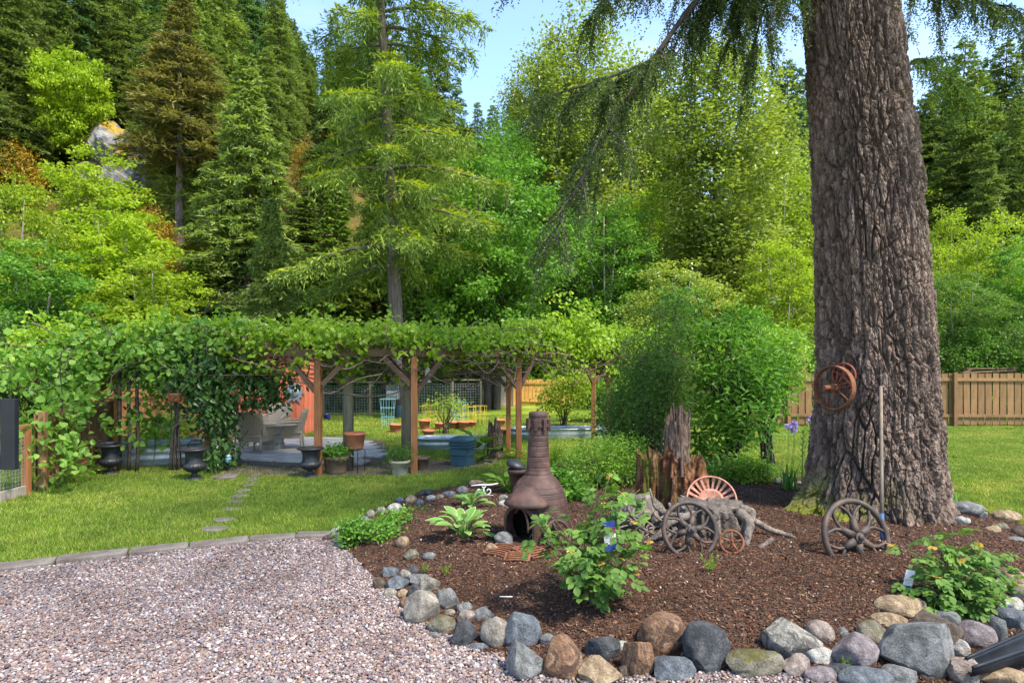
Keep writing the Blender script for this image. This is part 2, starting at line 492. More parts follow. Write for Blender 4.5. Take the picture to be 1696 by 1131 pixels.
M['shrub_green'] = mat_leaf('leaf_shrub', (.05, .125, .016), (.11, .22, .03), .42, 1.0, .5, .3, .1)
M['shrub_lime'] = mat_leaf('leaf_shrub_lime', (.10, .20, .02), (.18, .30, .035), .45, 1.0, .45, .35, .1)
M['rose_leaf'] = mat_leaf('leaf_rose', (.042, .095, .02), (.08, .15, .035), .35, 3.0, .6, .18, .3)
M['rose_young'] = mat_leaf('leaf_rose_young', (.26, .14, .03), (.34, .22, .05), .4, 3.0, .45, .4, .1)
M['hosta'] = mat_leaf('leaf_hosta', (.10, .21, .05), (.16, .28, .08), .35, 4.0, .45, .35, .12)
M['hosta_edge'] = mat_leaf('leaf_hosta_edge', (.42, .48, .26), (.5, .55, .33), .35, 4.0, .45, .35, .05)
M['strap'] = mat_leaf('leaf_strap', (.06, .16, .03), (.11, .23, .05), .35, 2.0, .45, .35, .1)
M['fern'] = mat_leaf('leaf_fern', (.14, .24, .02), (.22, .32, .04), .4, 2.0, .55, .25, .1)
M['lilac'] = mat_leaf('petal_lilac', (.16, .12, .45), (.3, .22, .62), .4, 4.0, .6, .2, .1)
def mat_grass():
    m, nt, out = new_mat('grass_blades')
    g = N(nt, 'ShaderNodeNewGeometry'); oi = N(nt, 'ShaderNodeObjectInfo')
    c = ramp(nt, g.outputs['Random Per Island'], [(0, (.13, .21, .02)), (.85, (.26, .35, .04)), (1, (.45, .40, .14))])
    n1 = N(nt, 'ShaderNodeTexNoise'); n1.inputs['Scale'].default_value = .55; n1.inputs['Detail'].default_value = 5; n1.inputs['Roughness'].default_value = .6
    nt.links.new(oi.outputs['Location'], n1.inputs['Vector'])
    c = mixc(nt, 1.0, c, ramp(nt, n1.outputs['Fac'], [(.36, (.78, .9, .85)), (.52, (1.0, 1.05, 1.0)), (.66, (1.45, 1.2, 1.5))]), 'MULTIPLY')
    n2 = N(nt, 'ShaderNodeTexNoise'); n2.inputs['Scale'].default_value = 3.0; n2.inputs['Detail'].default_value = 3
    nt.links.new(oi.outputs['Location'], n2.inputs['Vector'])
    c = mixc(nt, .9, c, ramp(nt, n2.outputs['Fac'], [(.35, (.75, .8, .75)), (.6, (1.15, 1.12, 1.1))]), 'MULTIPLY')
    b = N(nt, 'ShaderNodeBsdfPrincipled'); nt.links.new(c, b.inputs['Base Color']); b.inputs['Roughness'].default_value = .6; b.inputs['Specular IOR Level'].default_value = .2
    t = N(nt, 'ShaderNodeBsdfTranslucent'); nt.links.new(c, t.inputs['Color'])
    mx = N(nt, 'ShaderNodeMixShader'); mx.inputs['Fac'].default_value = .4
    nt.links.new(b.outputs['BSDF'], mx.inputs[1]); nt.links.new(t.outputs['BSDF'], mx.inputs[2]); nt.links.new(mx.outputs['Shader'], out.inputs['Surface'])
    return m
M['grass'] = mat_grass()
# ------------------------------------------------------------------ ground shape
def g2(px, py):
    v = G(px, py); return (v.x, v.y)

BED = [g2(*p) for p in [(566, 900), (600, 940), (650, 990), (715, 1040), (800, 1085), (900, 1120), (1000, 1128), (1150, 1118), (1290, 1118), (1400, 1135),
                        (1500, 1150), (1600, 1120), (1690, 1060), (1760, 980), (1760, 905), (1690, 868), (1600, 838), (1500, 815), (1320, 793), (1240, 772), (1050, 768),
                        (900, 775), (800, 796), (700, 815), (610, 850)]]
EDGE = [(-9.5, 4.2), (-7.2, 5.1), g2(0, 942), g2(120, 928), g2(250, 913), g2(400, 897), g2(500, 889), g2(548, 889)]

def edge_y(x):
    xs = [p[0] for p in EDGE]; ys = [p[1] for p in EDGE]
    return np.interp(x, xs, ys)

PATIO = [(-9.2, 12.9), (-6.2, 12.55), (-4.4, 12.1), (-3.0, 12.0), (-2.55, 12.6), (-2.6, 13.6), (-2.9, 14.7), (-3.2, 15.9), (-4.0, 16.4), (-9.2, 17.3)]
DIRT = [(-6.9, 12.2), (-5.4, 11.5), (-4.6, 11.15), (-3.2, 11.05), (-1.6, 11.35), (-.9, 11.8), (-.2, 12.6), (-.3, 13.3), (-1.3, 13.0), (-2.6, 12.9), (-2.5, 12.5), (-3.0, 12.1), (-4.4, 12.2), (-6.2, 12.65)]

def hill(x, y):
    y0 = np.interp(x, [-80, -30, -12, -5, 5, 20, 45, 90], [20, 23, 25, 29, 38, 34, 29, 24])
    sl = np.interp(x, [-80, -30, -12, -3, 8, 25, 60, 120], [.85, .82, .70, .45, .26, .28, .40, .45])
    d = np.maximum(y - y0, 0)
    d = d * d / (d + 5)
    z = sl * d
    zm = np.interp(x, [-80, -20, 0, 30, 90], [70, 62, 36, 34, 55])
    return zm * (1 - np.exp(-z / zm))

def ground_z(x, y, fine=True):
    x = np.asarray(x, float); y = np.asarray(y, float)
    z = hill(x, y)
    ins = inpoly(x, y, BED); d = polydist(x, y, BED)
    z = z + np.where(ins, .17 * sstep(0, .9, d), 0)
    p = np.stack([x.ravel() * .35, y.ravel() * .35, np.zeros(x.size)], 1)
    z = z + (vnoise(p, 5) * .02).reshape(x.shape) * sstep(.02, .5, z * 0 + 1)
    big = np.stack([x.ravel() * .13, y.ravel() * .13, np.zeros(x.size)], 1)
    z = z + (fbm(big, 3, 8)).reshape(x.shape) * 1.6 * sstep(0.5, 6, hill(x, y))
    return z

def gz(x, y):
    return float(ground_z(np.array([x]), np.array([y]))[0])

def Gp(px, py):
    """the point where the ray through a photo pixel meets the near ground"""
    z = 0.0
    for _ in range(6):
        v = G(px, py, z); z = gz(v.x, v.y)
    return G(px, py, z)

def sheet(xs, ys, dz=0.0, keep=None, zfun=ground_z):
    X, Y = np.meshgrid(xs, ys, indexing='ij')
    Z = zfun(X.ravel(), Y.ravel()) + dz
    V = np.stack([X.ravel(), Y.ravel(), Z], 1)
    n, m = X.shape
    i, j = np.meshgrid(np.arange(n - 1), np.arange(m - 1), indexing='ij')
    F = np.stack([i * m + j, (i + 1) * m + j, (i + 1) * m + j + 1, i * m + j + 1], -1).reshape(-1, 4)
    if keep is not None:
        c = V[F].mean(1)
        F = F[keep(c[:, 0], c[:, 1])]
    used = np.unique(F); re = np.full(len(V), -1); re[used] = np.arange(len(used))
    return MB().add(V[used], re[F])

def axis(lo, hi, near_lo, near_hi, fine, grow=1.12):
    a = list(np.arange(near_lo, near_hi + 1e-6, fine))
    s = fine; v = near_hi
    while v < hi: s *= grow; v += s; a.append(v)
    s = fine; v = near_lo
    while v > lo: s *= grow; v -= s; a.insert(0, v)
    return np.array(a)

def mat_ground():
    m, nt, out = new_mat('ground_turf')
    geo = N(nt, 'ShaderNodeNewGeometry')
    sep = N(nt, 'ShaderNodeSeparateXYZ'); nt.links.new(geo.outputs['Position'], sep.inputs[0])
    f1 = noise(nt, .55, 5, .6); f2 = noise(nt, 18, 4); f3 = noise(nt, 2.3, 4)
    g = ramp(nt, f1, [(.34, (.09, .15, .016)), (.52, (.15, .21, .022)), (.68, (.30, .28, .07))])
    g = mixc(nt, .7, g, ramp(nt, f2, [(.3, (.55, .6, .5)), (.7, (1.25, 1.2, 1.1))]), 'MULTIPLY')
    fl = ramp(nt, f3, [(.3, (.035, .032, .012)), (.48, (.10, .06, .018)), (.58, (.06, .075, .015)), (.72, (.24, .13, .02))])
    hm = N(nt, 'ShaderNodeMapRange'); hm.inputs['From Min'].default_value = .25; hm.inputs['From Max'].default_value = .9
    nt.links.new(sep.outputs['Z'], hm.inputs['Value'])
    c = mixc(nt, hm.outputs['Result'], g, fl)
    finish(nt, out, c, .95, f2, .6, .03, 0, .1)
    return m

xs = axis(-170, 170, -10, 10, .3); ys = axis(-25, 240, 2, 24, .3)
ground = struct('ground', sheet(xs, ys, -.012), mat_ground())

# mulch of the planting bed
M['mulch'] = mat_noise('bark_mulch', [(.3, (.022, .012, .009)), (.5, (.05, .027, .018)), (.7, (.115, .055, .032))], 22, detail=8, rough=.95, bstr=.9, bdist=.03, fine=70)
M['mulch_far'] = mat_noise('path_dirt', [(.3, (.05, .033, .025)), (.5, (.10, .072, .056)), (.7, (.19, .15, .12))], 16, detail=8, rough=.95, bstr=.8, fine=60)
def bedz(x, y):
    z = ground_z(x, y)
    return z + .022 * fbm(np.stack([x * 3, y * 3, x * 0], 1), 4, 3)
bed = struct('planting_bed', sheet(np.arange(-3, 6.6, .07), np.arange(3.5, 13, .07), .012, lambda x, y: inpoly(x, y, BED), bedz), M['mulch'])
dirt = struct('dirt_path', sheet(np.arange(-9, 1, .12), np.arange(10, 14, .12), .012, lambda x, y: inpoly(x, y, DIRT)), M['mulch_far'])
M['gravel_base'] = mat_noise('gravel_base', [(.3, (.14, .10, .09)), (.5, (.27, .20, .19)), (.7, (.42, .35, .33))], 60, rough=.9, bstr=1.0, bdist=.02, fine=90)
gravel_bed = struct('gravel_path', sheet(np.arange(-9.5, 6, .15), np.arange(-3, 8, .15), .006,
                    lambda x, y: (~inpoly(x, y, BED)) & (((y < edge_y(x) + .05) & (x < -1.9)) | ((x >= -1.9) & (y < np.interp(x, [-1.9, 1, 6], [6.8, 4.6, 4.4]))))), M['gravel_base'])

soil = struct('soil_strip', sheet(np.arange(1.6, 6, .1), np.arange(2.6, 5.6, .1), .016, lambda x, y: (~inpoly(x, y, BED)) & (x > 1.85 + .25 * np.sin(y * 5))), M['mulch'])

def scatter(name, pts, rot, scl, protos, label=None, cat=None, pick=None):
    """one object of kind stuff: proto meshes set on points by geometry nodes"""
    coll = bpy.data.collections.new(name + '_pieces')
    for i, me in enumerate(protos):
        po = bpy.data.objects.new(name + '_piece_%02d' % i, me); coll.objects.link(po)
    me = bpy.data.meshes.new(name)
    n = len(pts)
    me.vertices.add(n); me.vertices.foreach_set('co', np.asarray(pts, np.float32).ravel())
    a = me.attributes.new('rot', 'FLOAT_VECTOR', 'POINT'); a.data.foreach_set('vector', np.asarray(rot, np.float32).ravel())
    a = me.attributes.new('scl', 'FLOAT_VECTOR', 'POINT'); a.data.foreach_set('vector', np.asarray(scl, np.float32).ravel())
    a = me.attributes.new('pick', 'INT', 'POINT')
    a.data.foreach_set('value', (np.arange(n) % len(protos) if pick is None else pick).astype(np.int32))
    me.update()
    for pm in protos[:1]:
        if pm.materials: me.materials.append(pm.materials[0])
    o = bpy.data.objects.new(name, me); COL.objects.link(o); o['kind'] = 'stuff'
    if label: tag(o, label, cat)
    ng = bpy.data.node_groups.new(name + '_nodes', 'GeometryNodeTree')
    ng.interface.new_socket('Geometry', in_out='INPUT', socket_type='NodeSocketGeometry')
    ng.interface.new_socket('Geometry', in_out='OUTPUT', socket_type='NodeSocketGeometry')
    gi = ng.nodes.new('NodeGroupInput'); go = ng.nodes.new('NodeGroupOutput')
    iop = ng.nodes.new('GeometryNodeInstanceOnPoints'); ci = ng.nodes.new('GeometryNodeCollectionInfo')
    ci.inputs['Collection'].default_value = coll
    ci.inputs['Separate Children'].default_value = True
    ci.inputs['Reset Children'].default_value = True
    def na(nm, t):
        q = ng.nodes.new('GeometryNodeInputNamedAttribute'); q.data_type = t; q.inputs['Name'].default_value = nm
        return [s for s in q.outputs if s.enabled and s.name == 'Attribute'][0]
    ng.links.new(gi.outputs[0], iop.inputs['Points']); ng.links.new(ci.outputs[0], iop.inputs['Instance'])
    iop.inputs['Pick Instance'].default_value = True
    ng.links.new(na('pick', 'INT'), iop.inputs['Instance Index'])
    e2r = ng.nodes.new('FunctionNodeEulerToRotation')
    ng.links.new(na('rot', 'FLOAT_VECTOR'), e2r.inputs[0]); ng.links.new(e2r.outputs[0], iop.inputs['Rotation'])
    ng.links.new(na('scl', 'FLOAT_VECTOR'), iop.inputs['Scale'])
    ng.links.new(iop.outputs[0], go.inputs[0])
    md = o.modifiers.new('scatter', 'NODES'); md.node_group = ng
    return o

def ico(sub):
    import bmesh
    bm = bmesh.new(); bmesh.ops.create_icosphere(bm, subdivisions=sub, radius=1.0)
    V = np.array([v.co[:] for v in bm.verts]); F = np.array([[v.index for v in f.verts] for f in bm.faces]); bm.free()
    return V, F

# ------------------------------------------------------------------ patio, edging, stepping stones
rng = np.random.default_rng(11)
patio = struct('patio', sheet(np.arange(-9.4, -2.3, .12), np.arange(11.8, 17.4, .12), .02, lambda x, y: inpoly(x, y, PATIO)), M['mulch_far'])
ang = .22
ux, uy = math.cos(ang), -math.sin(ang); vx, vy = math.sin(ang), math.cos(ang)
slab_meshes = {}
for i in range(-9, 10):
    for j in range(0, 12):
        cx = -5.6 + ux * (i + .5 * (j % 2)) * .62 + vx * j * .47
        cy = 11.6 + uy * (i + .5 * (j % 2)) * .62 + vy * j * .47
        cs = [(cx + ux * a + vx * b, cy + uy * a + vy * b) for a in (-.28, .28) for b in (-.2, .2)]
        if all(inpoly(np.array([c[0]]), np.array([c[1]]), PATIO)[0] for c in cs):
            k = (i * 7 + j * 3) % 4
            if k not in slab_meshes:
                slab_meshes[k] = MB().box((0, 0, 0), (.6 - .01 * (k % 2), .45 - .012 * (k // 2), .06)).mesh('slab', M['slab'])
            o = obj('slab', slab_meshes[k], parent=patio, loc=(cx, cy, .035 + rng.uniform(-.004, .006)), rot=(rng.normal(0, .008), rng.normal(0, .008), -ang + rng.normal(0, .01)))

edging = bpy.data.objects.new('lawn_edging', None); COL.objects.link(edging); edging['kind'] = 'structure'
ed = np.array(EDGE[1:]); seg = np.hypot(*np.diff(ed, axis=0).T); cum = np.concatenate([[0], np.cumsum(seg)])
s = 0.0; k = 0
while s < cum[-1] - .2:
    L = [.62, .56, .6, .5, .64][k % 5]
    L = min(L, cum[-1] - s)
    a = np.array([np.interp(s + .008, cum, ed[:, 0]), np.interp(s + .008, cum, ed[:, 1])])
    b = np.array([np.interp(s + L - .008, cum, ed[:, 0]), np.interp(s + L - .008, cum, ed[:, 1])])
    d = (b - a) / np.linalg.norm(b - a); c = (a + b) / 2
    mb = MB(); n = 6
    w = .10
    top = []
    for q in range(n + 1):
        t = q / n * 2 - 1
        top.append((t * np.linalg.norm(b - a) / 2, -w + rng.normal(0, .006)))
    for q in range(n, -1, -1):
        t = q / n * 2 - 1
        top.append((t * np.linalg.norm(b - a) / 2, w + rng.normal(0, .006)))
    mb.prism(top, -.05, .055)
    obj('paver', mb, M['paver'], edging, bevel=.012, loc=(c[0], c[1], rng.uniform(-.02, -.004)), rot=(rng.normal(0, .02), rng.normal(0, .012), math.atan2(d[1], d[0])))
    s += L; k += 1

STEPS = []
stepping = bpy.data.objects.new('stepping_stone_path', None); COL.objects.link(stepping); stepping['kind'] = 'structure'
for q, (px, py, w) in enumerate([(355, 879, 44), (371, 863, 36), (381, 845, 32), (390, 833, 28), (396, 824, 28), (403, 815, 26), (410, 806, 22), (417, 797, 24), (424, 789, 24)]):
    p = Gp(px, py); r = w / 2 / FPX * p.y
    poly = []
    for a in range(10):
        t = a / 10 * 2 * math.pi
        rr = r * (1 + .12 * math.sin(3 * t + q)) * rng.uniform(.92, 1.06)
        poly.append((rr * math.copysign(abs(math.cos(t)) ** .7, math.cos(t)), rr * .75 * math.copysign(abs(math.sin(t)) ** .7, math.sin(t))))
    obj('stepping_stone', MB().prism(poly, -.03, .03), M['paver'], stepping, bevel=.01, loc=(p.x, p.y, .006), rot=(0, 0, q * .3)); STEPS.append((p.x, p.y, r))

# ------------------------------------------------------------------ fences
def board_fence(name, label, a, b, h, bw, gap, mat, post_every=2.4, rails=(0.25, 0.85), postw=.11, cap=False, side=-1, cat='fence', vary=.01, posts=True):
    a = Vector((a[0], a[1], 0)); b = Vector((b[0], b[1], 0)); d = b - a; L = d.length; d.normalize(); nrm = Vector((d.y, -d.x, 0)) * 1.0
    root = thing(name, label, cat, a, (0, 0, math.atan2(d.y, d.x)))
    n = int(L / (bw + gap))
    meshes = [MB().box((0, 0, 0), (bw, .02, h - .06 + e)).mesh('board', mat) for e in (0, .012, -.01)]
    zs = [gz(a.x + d.x * t, a.y + d.y * t) for t in np.linspace(0, L, 8)]
    rg = np.random.default_rng(int(abs(a.x * 100)))
    for i in range(n):
        t = (i + .5) * (bw + gap)
        z = np.interp(t, np.linspace(0, L, 8), zs)
        obj('board', meshes[i % 3], parent=root, loc=(t, 0, z + .06 + (h - .06) / 2), rot=(rg.normal(0, .004), rg.normal(0, .006), 0))
    for q, f in enumerate(rails):
        obj('rail', MB().bar((0, side * .032, h * f + zs[0]), (L, side * .032, h * f + zs[-1]), .042, .09), mat, root, bevel=.004)
    if posts:
        k = max(1, round(L / post_every))
        for i in range(k + 1):
            t = min(L - postw / 2, max(postw / 2, i * L / k)); z = np.interp(t, np.linspace(0, L, 8), zs)
            obj('post', MB().box((t, side * .0335 * 2.6, z + h * .5), (postw, postw * .9, h + .06)), mat, root, bevel=.006)
    return root

board_fence('board_fence', 'brown board fence with open gaps at the far end of the right lawn', P(1170, 0, 20.2).xy, P(1860, 0, 19.6).xy, 1.66, .185, .035, M['fence_brown'], 2.5, (.2, .88), cap=True)
board_fence('board_fence', 'golden board fence in full sun beyond the garden, right of the playhouse', P(850, 0, 30).xy, P(1010, 0, 30).xy, 1.2, .17, .012, M['fence_sunlit'], 2.2, (.15, .85))
board_fence('board_fence', 'brown board fence running back from the wire fence, half hidden by vine', (-7.32, 9.72), (-8.25, 13.0), 1.22, .13, .012, M['fence_brown'], 3.2, (.12, .9), side=-1)
board_fence('board_fence', 'reddish board fence behind the metal tank, left of the red shed', (-10.6, 16.0), (-6.9, 15.9), 1.35, .14, .01, M['cedar'], 2.4, (.15, .85))

def wire_panel(L, h, sx, sz, w):
    """flat welded grid: square wires joined at each crossing"""
    nx = int(round(L / sx)); nz = int(round(h / sz))
    xs_ = np.linspace(0, L, nx + 1); zs_ = np.linspace(0, h, nz + 1)
    xx = np.sort(np.concatenate([xs_ - w / 2, xs_ + w / 2])); zz = np.sort(np.concatenate([zs_ - w / 2, zs_ + w / 2]))
    X, Z = np.meshgrid(xx, zz, indexing='ij')
    n, m = X.shape
    V0 = np.stack([X.ravel(), np.full(X.size, -w / 2), Z.ravel()], 1); V1 = V0 + (0, w, 0)
    i, j = np.meshgrid(np.arange(n - 1), np.arange(m - 1), indexing='ij'); i = i.ravel(); j = j.ravel()
    keep = ~((i % 2 == 1) & (j % 2 == 1)); i = i[keep]; j = j[keep]
    F = np.stack([i * m + j, (i + 1) * m + j, (i + 1) * m + j + 1, i * m + j + 1], 1)
    return MB().add(np.concatenate([V0, V1]), np.concatenate([F, F[:, ::-1] + n * m]))

def wire_fence(label, a, b, h, posts, mat_post, cell=.1, w=.008, sill=False):
    a = Vector((a[0], a[1], 0)); b = Vector((b[0], b[1], 0)); d = b - a; L = d.length
    z = gz(a.x, a.y)
    root = thing('wire_fence', label, 'fence', (a.x, a.y, z), (0, 0, math.atan2(d.y, d.x)))
    mo = obj('wire_mesh', wire_panel(L, h - .06, cell, cell, w), M['wire'], root, loc=(0, 0, .03))
    for t in posts:
        obj('post', MB().box((t * L, 0, h / 2 + .03), (.09, .09, h + .1)), mat_post, root, bevel=.006)
    obj('rail', MB().bar((0, 0, h + .12), (L, 0, h + .12), .1, .045), mat_post, root, bevel=.004)
    if sill: obj('sill_board', MB().bar((0, 0, .07), (L, 0, .07), .06, .16), M['grey_wood'], root, bevel=.006)
    return root

wire_fence('wire fence with timber posts behind the patio, left of the spruce trunk', P(536, 0, 23.4).xy, P(640, 0, 23.4).xy, 1.15, [0, .36, .74, 1], M['old_wood'])
wire_fence('wire fence with timber posts between the spruce trunk and the playhouse', P(690, 0, 24.2).xy, P(796, 0, 25).xy, 1.2, [0, .55, 1], M['old_wood'])
wire_fence('close wire fence with a low timber sill at the left edge', (-7.3, 3.6), (-7.32, 9.62), .92, [0, .5, .99], M['cedar'], cell=.055, w=.006, sill=True)

t = thing('picture_frame_panel', 'thick black rectangular frame cut off by the left edge above the lawn', 'frame', P(-20, 777, 6.3))
for nm, c, sz in (('side_bar', (.025, 0, .35), (.145, .06, .70)), ('side_bar', (-.55, 0, .35), (.145, .06, .70)),
                  ('cross_bar', (-.2625, 0, .635), (.425, .058, .13)), ('cross_bar', (-.2625, 0, .075), (.425, .058, .15))):
    obj(nm, MB().box((c[0] + .19, c[1], c[2]), sz), M['black_paint'], t, bevel=.005)
pz = P(-20, 777, 6.3).z
obj('stake', MB().box((-.36, .06, .1 - pz / 2), (.05, .05, pz + .5)), M['black_paint'], t, bevel=.004)

# ------------------------------------------------------------------ sheds
t = thing('garden_shed', 'coral red garden shed with vertical boards behind the patio', 'shed', (0, 0, 0))
xr = P(503, 0, 17.4).x; xl = xr - 3.4; z1 = 2.45; yb = 17.4
obj('wall', MB().box(((xl + xr) / 2, yb + .5, z1 / 2), (xr - xl, 1.0, z1)), M['red_dark'], t)
nb = 17
bm_ = MB().box((0, 0, 0), ((xr - xl) / nb - .012, .022, z1 - .02)).mesh('siding_board', M['red_wall'])
for i in range(nb):
    obj('siding_board', bm_, parent=t, loc=(xl + (i + .5) * (xr - xl) / nb, yb - .0125, z1 / 2 + .01))
bm_ = MB().box((0, 0, 0), (.022, .19, z1 - .02)).mesh('siding_board', M['red_wall'])
for i in range(5):
    obj('siding_board', bm_, parent=t, loc=(xr + .0125, yb + .1 + i * .2, z1 / 2 + .01))
rf = MB().prism([(xl - .25, z1), (xr + .25, z1), (xr + .25, z1 + .08), ((xl + xr) / 2, z1 + .75), (xl - .25, z1 + .08)], -yb - 1.2, -yb + .25, M=Matrix.Rotation(math.pi / 2, 4, 'X'))
obj('roof', rf, M['grey_roof'], t)
sp = P(486, 650, 17.3)
t = thing('sun_ornament', 'silver sun-shaped metal ornament on the red shed wall', 'ornament', (sp.x, 17.36, sp.z), (math.pi / 2, 0, 0))
obj('face', MB().lathe([(.13, -.01), (.15, .0), (.12, .04), (.05, .06), (.005, .065)], 20), M['galv'], t, smooth=True)
for i in range(12):
    a = i * math.pi / 6; L = .34 if i % 2 == 0 else .26
    obj('ray', MB().prism([(.14, -.045), (.2, -.05), (L, 0), (.2, .05), (.14, .045)], 0, .015, M=Matrix.Rotation(a, 4, 'Z')), M['galv'], t)

t = thing('playhouse', 'small beige playhouse with dark window and grey roof behind the garden', 'playhouse', (0, 0, 0))
a = P(798, 0, 29); b = P(848, 0, 29)
w = b.x - a.x; zf = gz(a.x, 29)
obj('wall', MB().box(((a.x + b.x) / 2, 30, zf + .95), (w, 2.0, 1.9)), M['beige_wall'], t)
for xx in (a.x, b.x - .02):
    obj('corner_post', MB().box((xx + .02, 28.97, zf + .95), (.12, .12, 1.92)), M['old_wood'], t, bevel=.006)
wc = P(818, 626, 28.98)
o = obj('window', MB().box((wc.x, 28.985, wc.z + .02), (.42, .03, .36)), M['glass'], t)
for dx, dz, sx, sz in ((0, .2, .52, .05), (0, -.2, .52, .05), (-.235, 0, .05, .36), (.235, 0, .05, .36)):
    obj('window_frame', MB().box((wc.x + dx, 28.965, wc.z + .02 + dz), (sx, .04, sz)), M['white'], o)
obj('roof', MB().prism([(28.6, zf + 1.92), (31.3, zf + 2.6), (31.3, zf + 2.7), (28.6, zf + 2.02)], a.x - .35, b.x + .25, M=Matrix(((0, 0, 1), (1, 0, 0), (0, 1, 0)))), M['grey_roof'], t)
# ------------------------------------------------------------------ the big fir in the foreground
def cyl_noise(th, z, R, sx, sz, seed, oct_=4):
    p = np.stack([np.cos(th) * R * sx, np.sin(th) * R * sx, z * sz], 1)
    return fbm(p, oct_, seed)

def mat_bark(name, dark, mid, light, moss=None, scale=1.0):
    m, nt, out = new_mat(name)
    f = noise(nt, 14 * scale, 6, .65, stretch=(1, 1, .45), dist=.8)
    g = noise(nt, 46 * scale, 4, .7, stretch=(1, 1, .6), dist=.5)
    c = ramp(nt, f, [(.28, dark), (.5, mid), (.75, light)])
    c = mixc(nt, .6, c, ramp(nt, g, [(.3, (.6, .58, .58)), (.7, (1.3, 1.28, 1.25))]), 'MULTIPLY')
    big = noise(nt, 2.2, 5, .6, stretch=(1, 1, .5))
    c = mixc(nt, .85, c, ramp(nt, big, [(.3, (.6, .58, .58)), (.5, (1, 1, 1)), (.7, (1.35, 1.3, 1.22))]), 'MULTIPLY')
    at = N(nt, 'ShaderNodeAttribute'); at.attribute_name = 'furrow'
    c = mixc(nt, at.outputs['Fac'], c, dark)
    if moss:
        am = N(nt, 'ShaderNodeAttribute'); am.attribute_name = 'moss'
        mf = noise(nt, 9, 5)
        mc = ramp(nt, mf, [(.3, moss[0]), (.7, moss[1])])
        c = mixc(nt, am.outputs['Fac'], c, mc)
    add = N(nt, 'ShaderNodeMath', operation='ADD'); nt.links.new(f, add.inputs[0]); nt.links.new(g, add.inputs[1])
    finish(nt, out, c, .92, add.outputs[0], .8, .02, 0, .25)
    return m

M['fir_bark'] = mat_bark('fir_bark', (.042, .030, .024), (.15, .106, .086), (.32, .252, .212), ((.06, .075, .008), (.2, .21, .018)))

def big_trunk():
    nz_ = 620
    dens = np.linspace(0, 1, 4000)
    ww = 1 + 2.2 * np.exp(-((((dens * 2 * np.pi - math.radians(245)) + np.pi) % (2 * np.pi) - np.pi) / 1.15) ** 4)
    cum = np.concatenate([[0], np.cumsum(ww)[:-1]]) / ww.sum()
    nt_ = 440
    th = np.interp(np.arange(nt_) / nt_, cum, dens * 2 * np.pi)
    zz = np.concatenate([np.linspace(-.25, 6.9, nz_), np.linspace(7.1, 26, 40)])
    TH, Z = np.meshgrid(th, zz, indexing='ij'); TH = TH.ravel(); Z = Z.ravel()
    cx = np.interp(Z, [-.3, 0, 2, 4.2, 6.5, 26], [4.5, 4.49, 4.53, 4.41, 4.195, 2.6])
    cy = np.interp(Z, [-.3, 6.5, 26], [7.9, 7.9, 8.1])
    R = np.interp(Z, [-.3, .3, .8, 1.4, 2, 4.2, 6.5, 26], [.88, .80, .75, .70, .66, .605, .53, .12])
    for a, s, wd in ((math.radians(186), .85, .26), (math.radians(222), .5, .26), (math.radians(262), .22, .26), (math.radians(305), .22, .3), (math.radians(345), .26, .3), (math.radians(40), .3, .3), (math.radians(110), .3, .3)):
        da = np.angle(np.exp(1j * (TH - a)))
        R = R + s * np.exp(-(da / wd) ** 2) * np.exp(-np.maximum(Z + .02, 0) / .25)
    arc = .72
    wx = .16 * cyl_noise(TH, Z, arc, 2.6, 1.6, 21, 4); wz = .30 * cyl_noise(TH, Z, arc, 2.0, 1.2, 22, 3)
    def cells(sx, sz, seed, warp=1.0):
        p = np.stack([np.cos(TH) * arc * sx + wx * sx * warp, np.sin(TH) * arc * sx + wx * sx * warp, (Z + wz * warp) * sz], 1)
        return voronoi(p, seed)
    f1, f2, c1 = cells(7.6, 2.1, 31)                       # long plates
    patch = sstep(-.35, .3, cyl_noise(TH, Z, arc, 2.2, 1.0, 71, 3))
    fur = (1 - sstep(.01, .17, f2 - f1)) * (.25 + .75 * patch)
    g1, g2_, c2 = cells(15, 6.0, 41)                       # scales on the plates
    fur2 = 1 - sstep(.0, .12, g2_ - g1)
    h1, h2, c3 = cells(34, 15, 51, .6)                     # flakes
    k1, k2, c4 = cells(70, 38, 57, .4)
    rid = 1 - np.abs(cyl_noise(TH, Z, arc, 9, 2.2, 63, 4)) * 2
    run = sstep(.80, .98, 1 - np.abs(cyl_noise(TH, Z + wz * .3, arc, 5.2, .62, 91, 4)) * 1.6)
    fur = np.maximum(fur, run * .5)
    disp = -.062 * fur - .016 * fur2 + .022 * (c1 - .5) + .022 * (c2 - .5) + .017 * (c3 - .5) + .012 * (c4 - .5) + .012 * rid
    disp = disp * sstep(-.3, .4, Z + .3)
    r = R + disp
    V = np.stack([cx + r * np.cos(TH), cy + r * np.sin(TH), Z], 1)
    n, m = len(th), len(zz)
    i, j = np.meshgrid(np.arange(n), np.arange(m - 1), indexing='ij')
    F = np.stack([i * m + j, ((i + 1) % n) * m + j, ((i + 1) % n) * m + j + 1, i * m + j + 1], -1).reshape(-1, 4)
    me = MB().add(V, F).mesh('trunk', M['fir_bark'], False)
    at = me.attributes.new('furrow', 'FLOAT', 'POINT'); at.data.foreach_set('value', np.clip(fur * .85 + fur2 * .3 - .25 * (c3 - .5), 0, .9).astype(np.float32))
    da = np.angle(np.exp(1j * (TH - math.radians(212))))
    ms = np.exp(-(da / .6) ** 2) * (1 - sstep(.2, .85, Z)) * sstep(-.3, .2, cyl_noise(TH, Z, arc, 6, 6, 81, 3)) * 1.3
    at = me.attributes.new('moss', 'FLOAT', 'POINT'); at.data.foreach_set('value', np.clip(ms, 0, .95).astype(np.float32))
    return me

fir = thing('fir_tree', 'giant fir with thick furrowed trunk rising out of frame, wheels hung on it', 'tree', (0, 0, 0))
obj('trunk', big_trunk(), parent=fir)

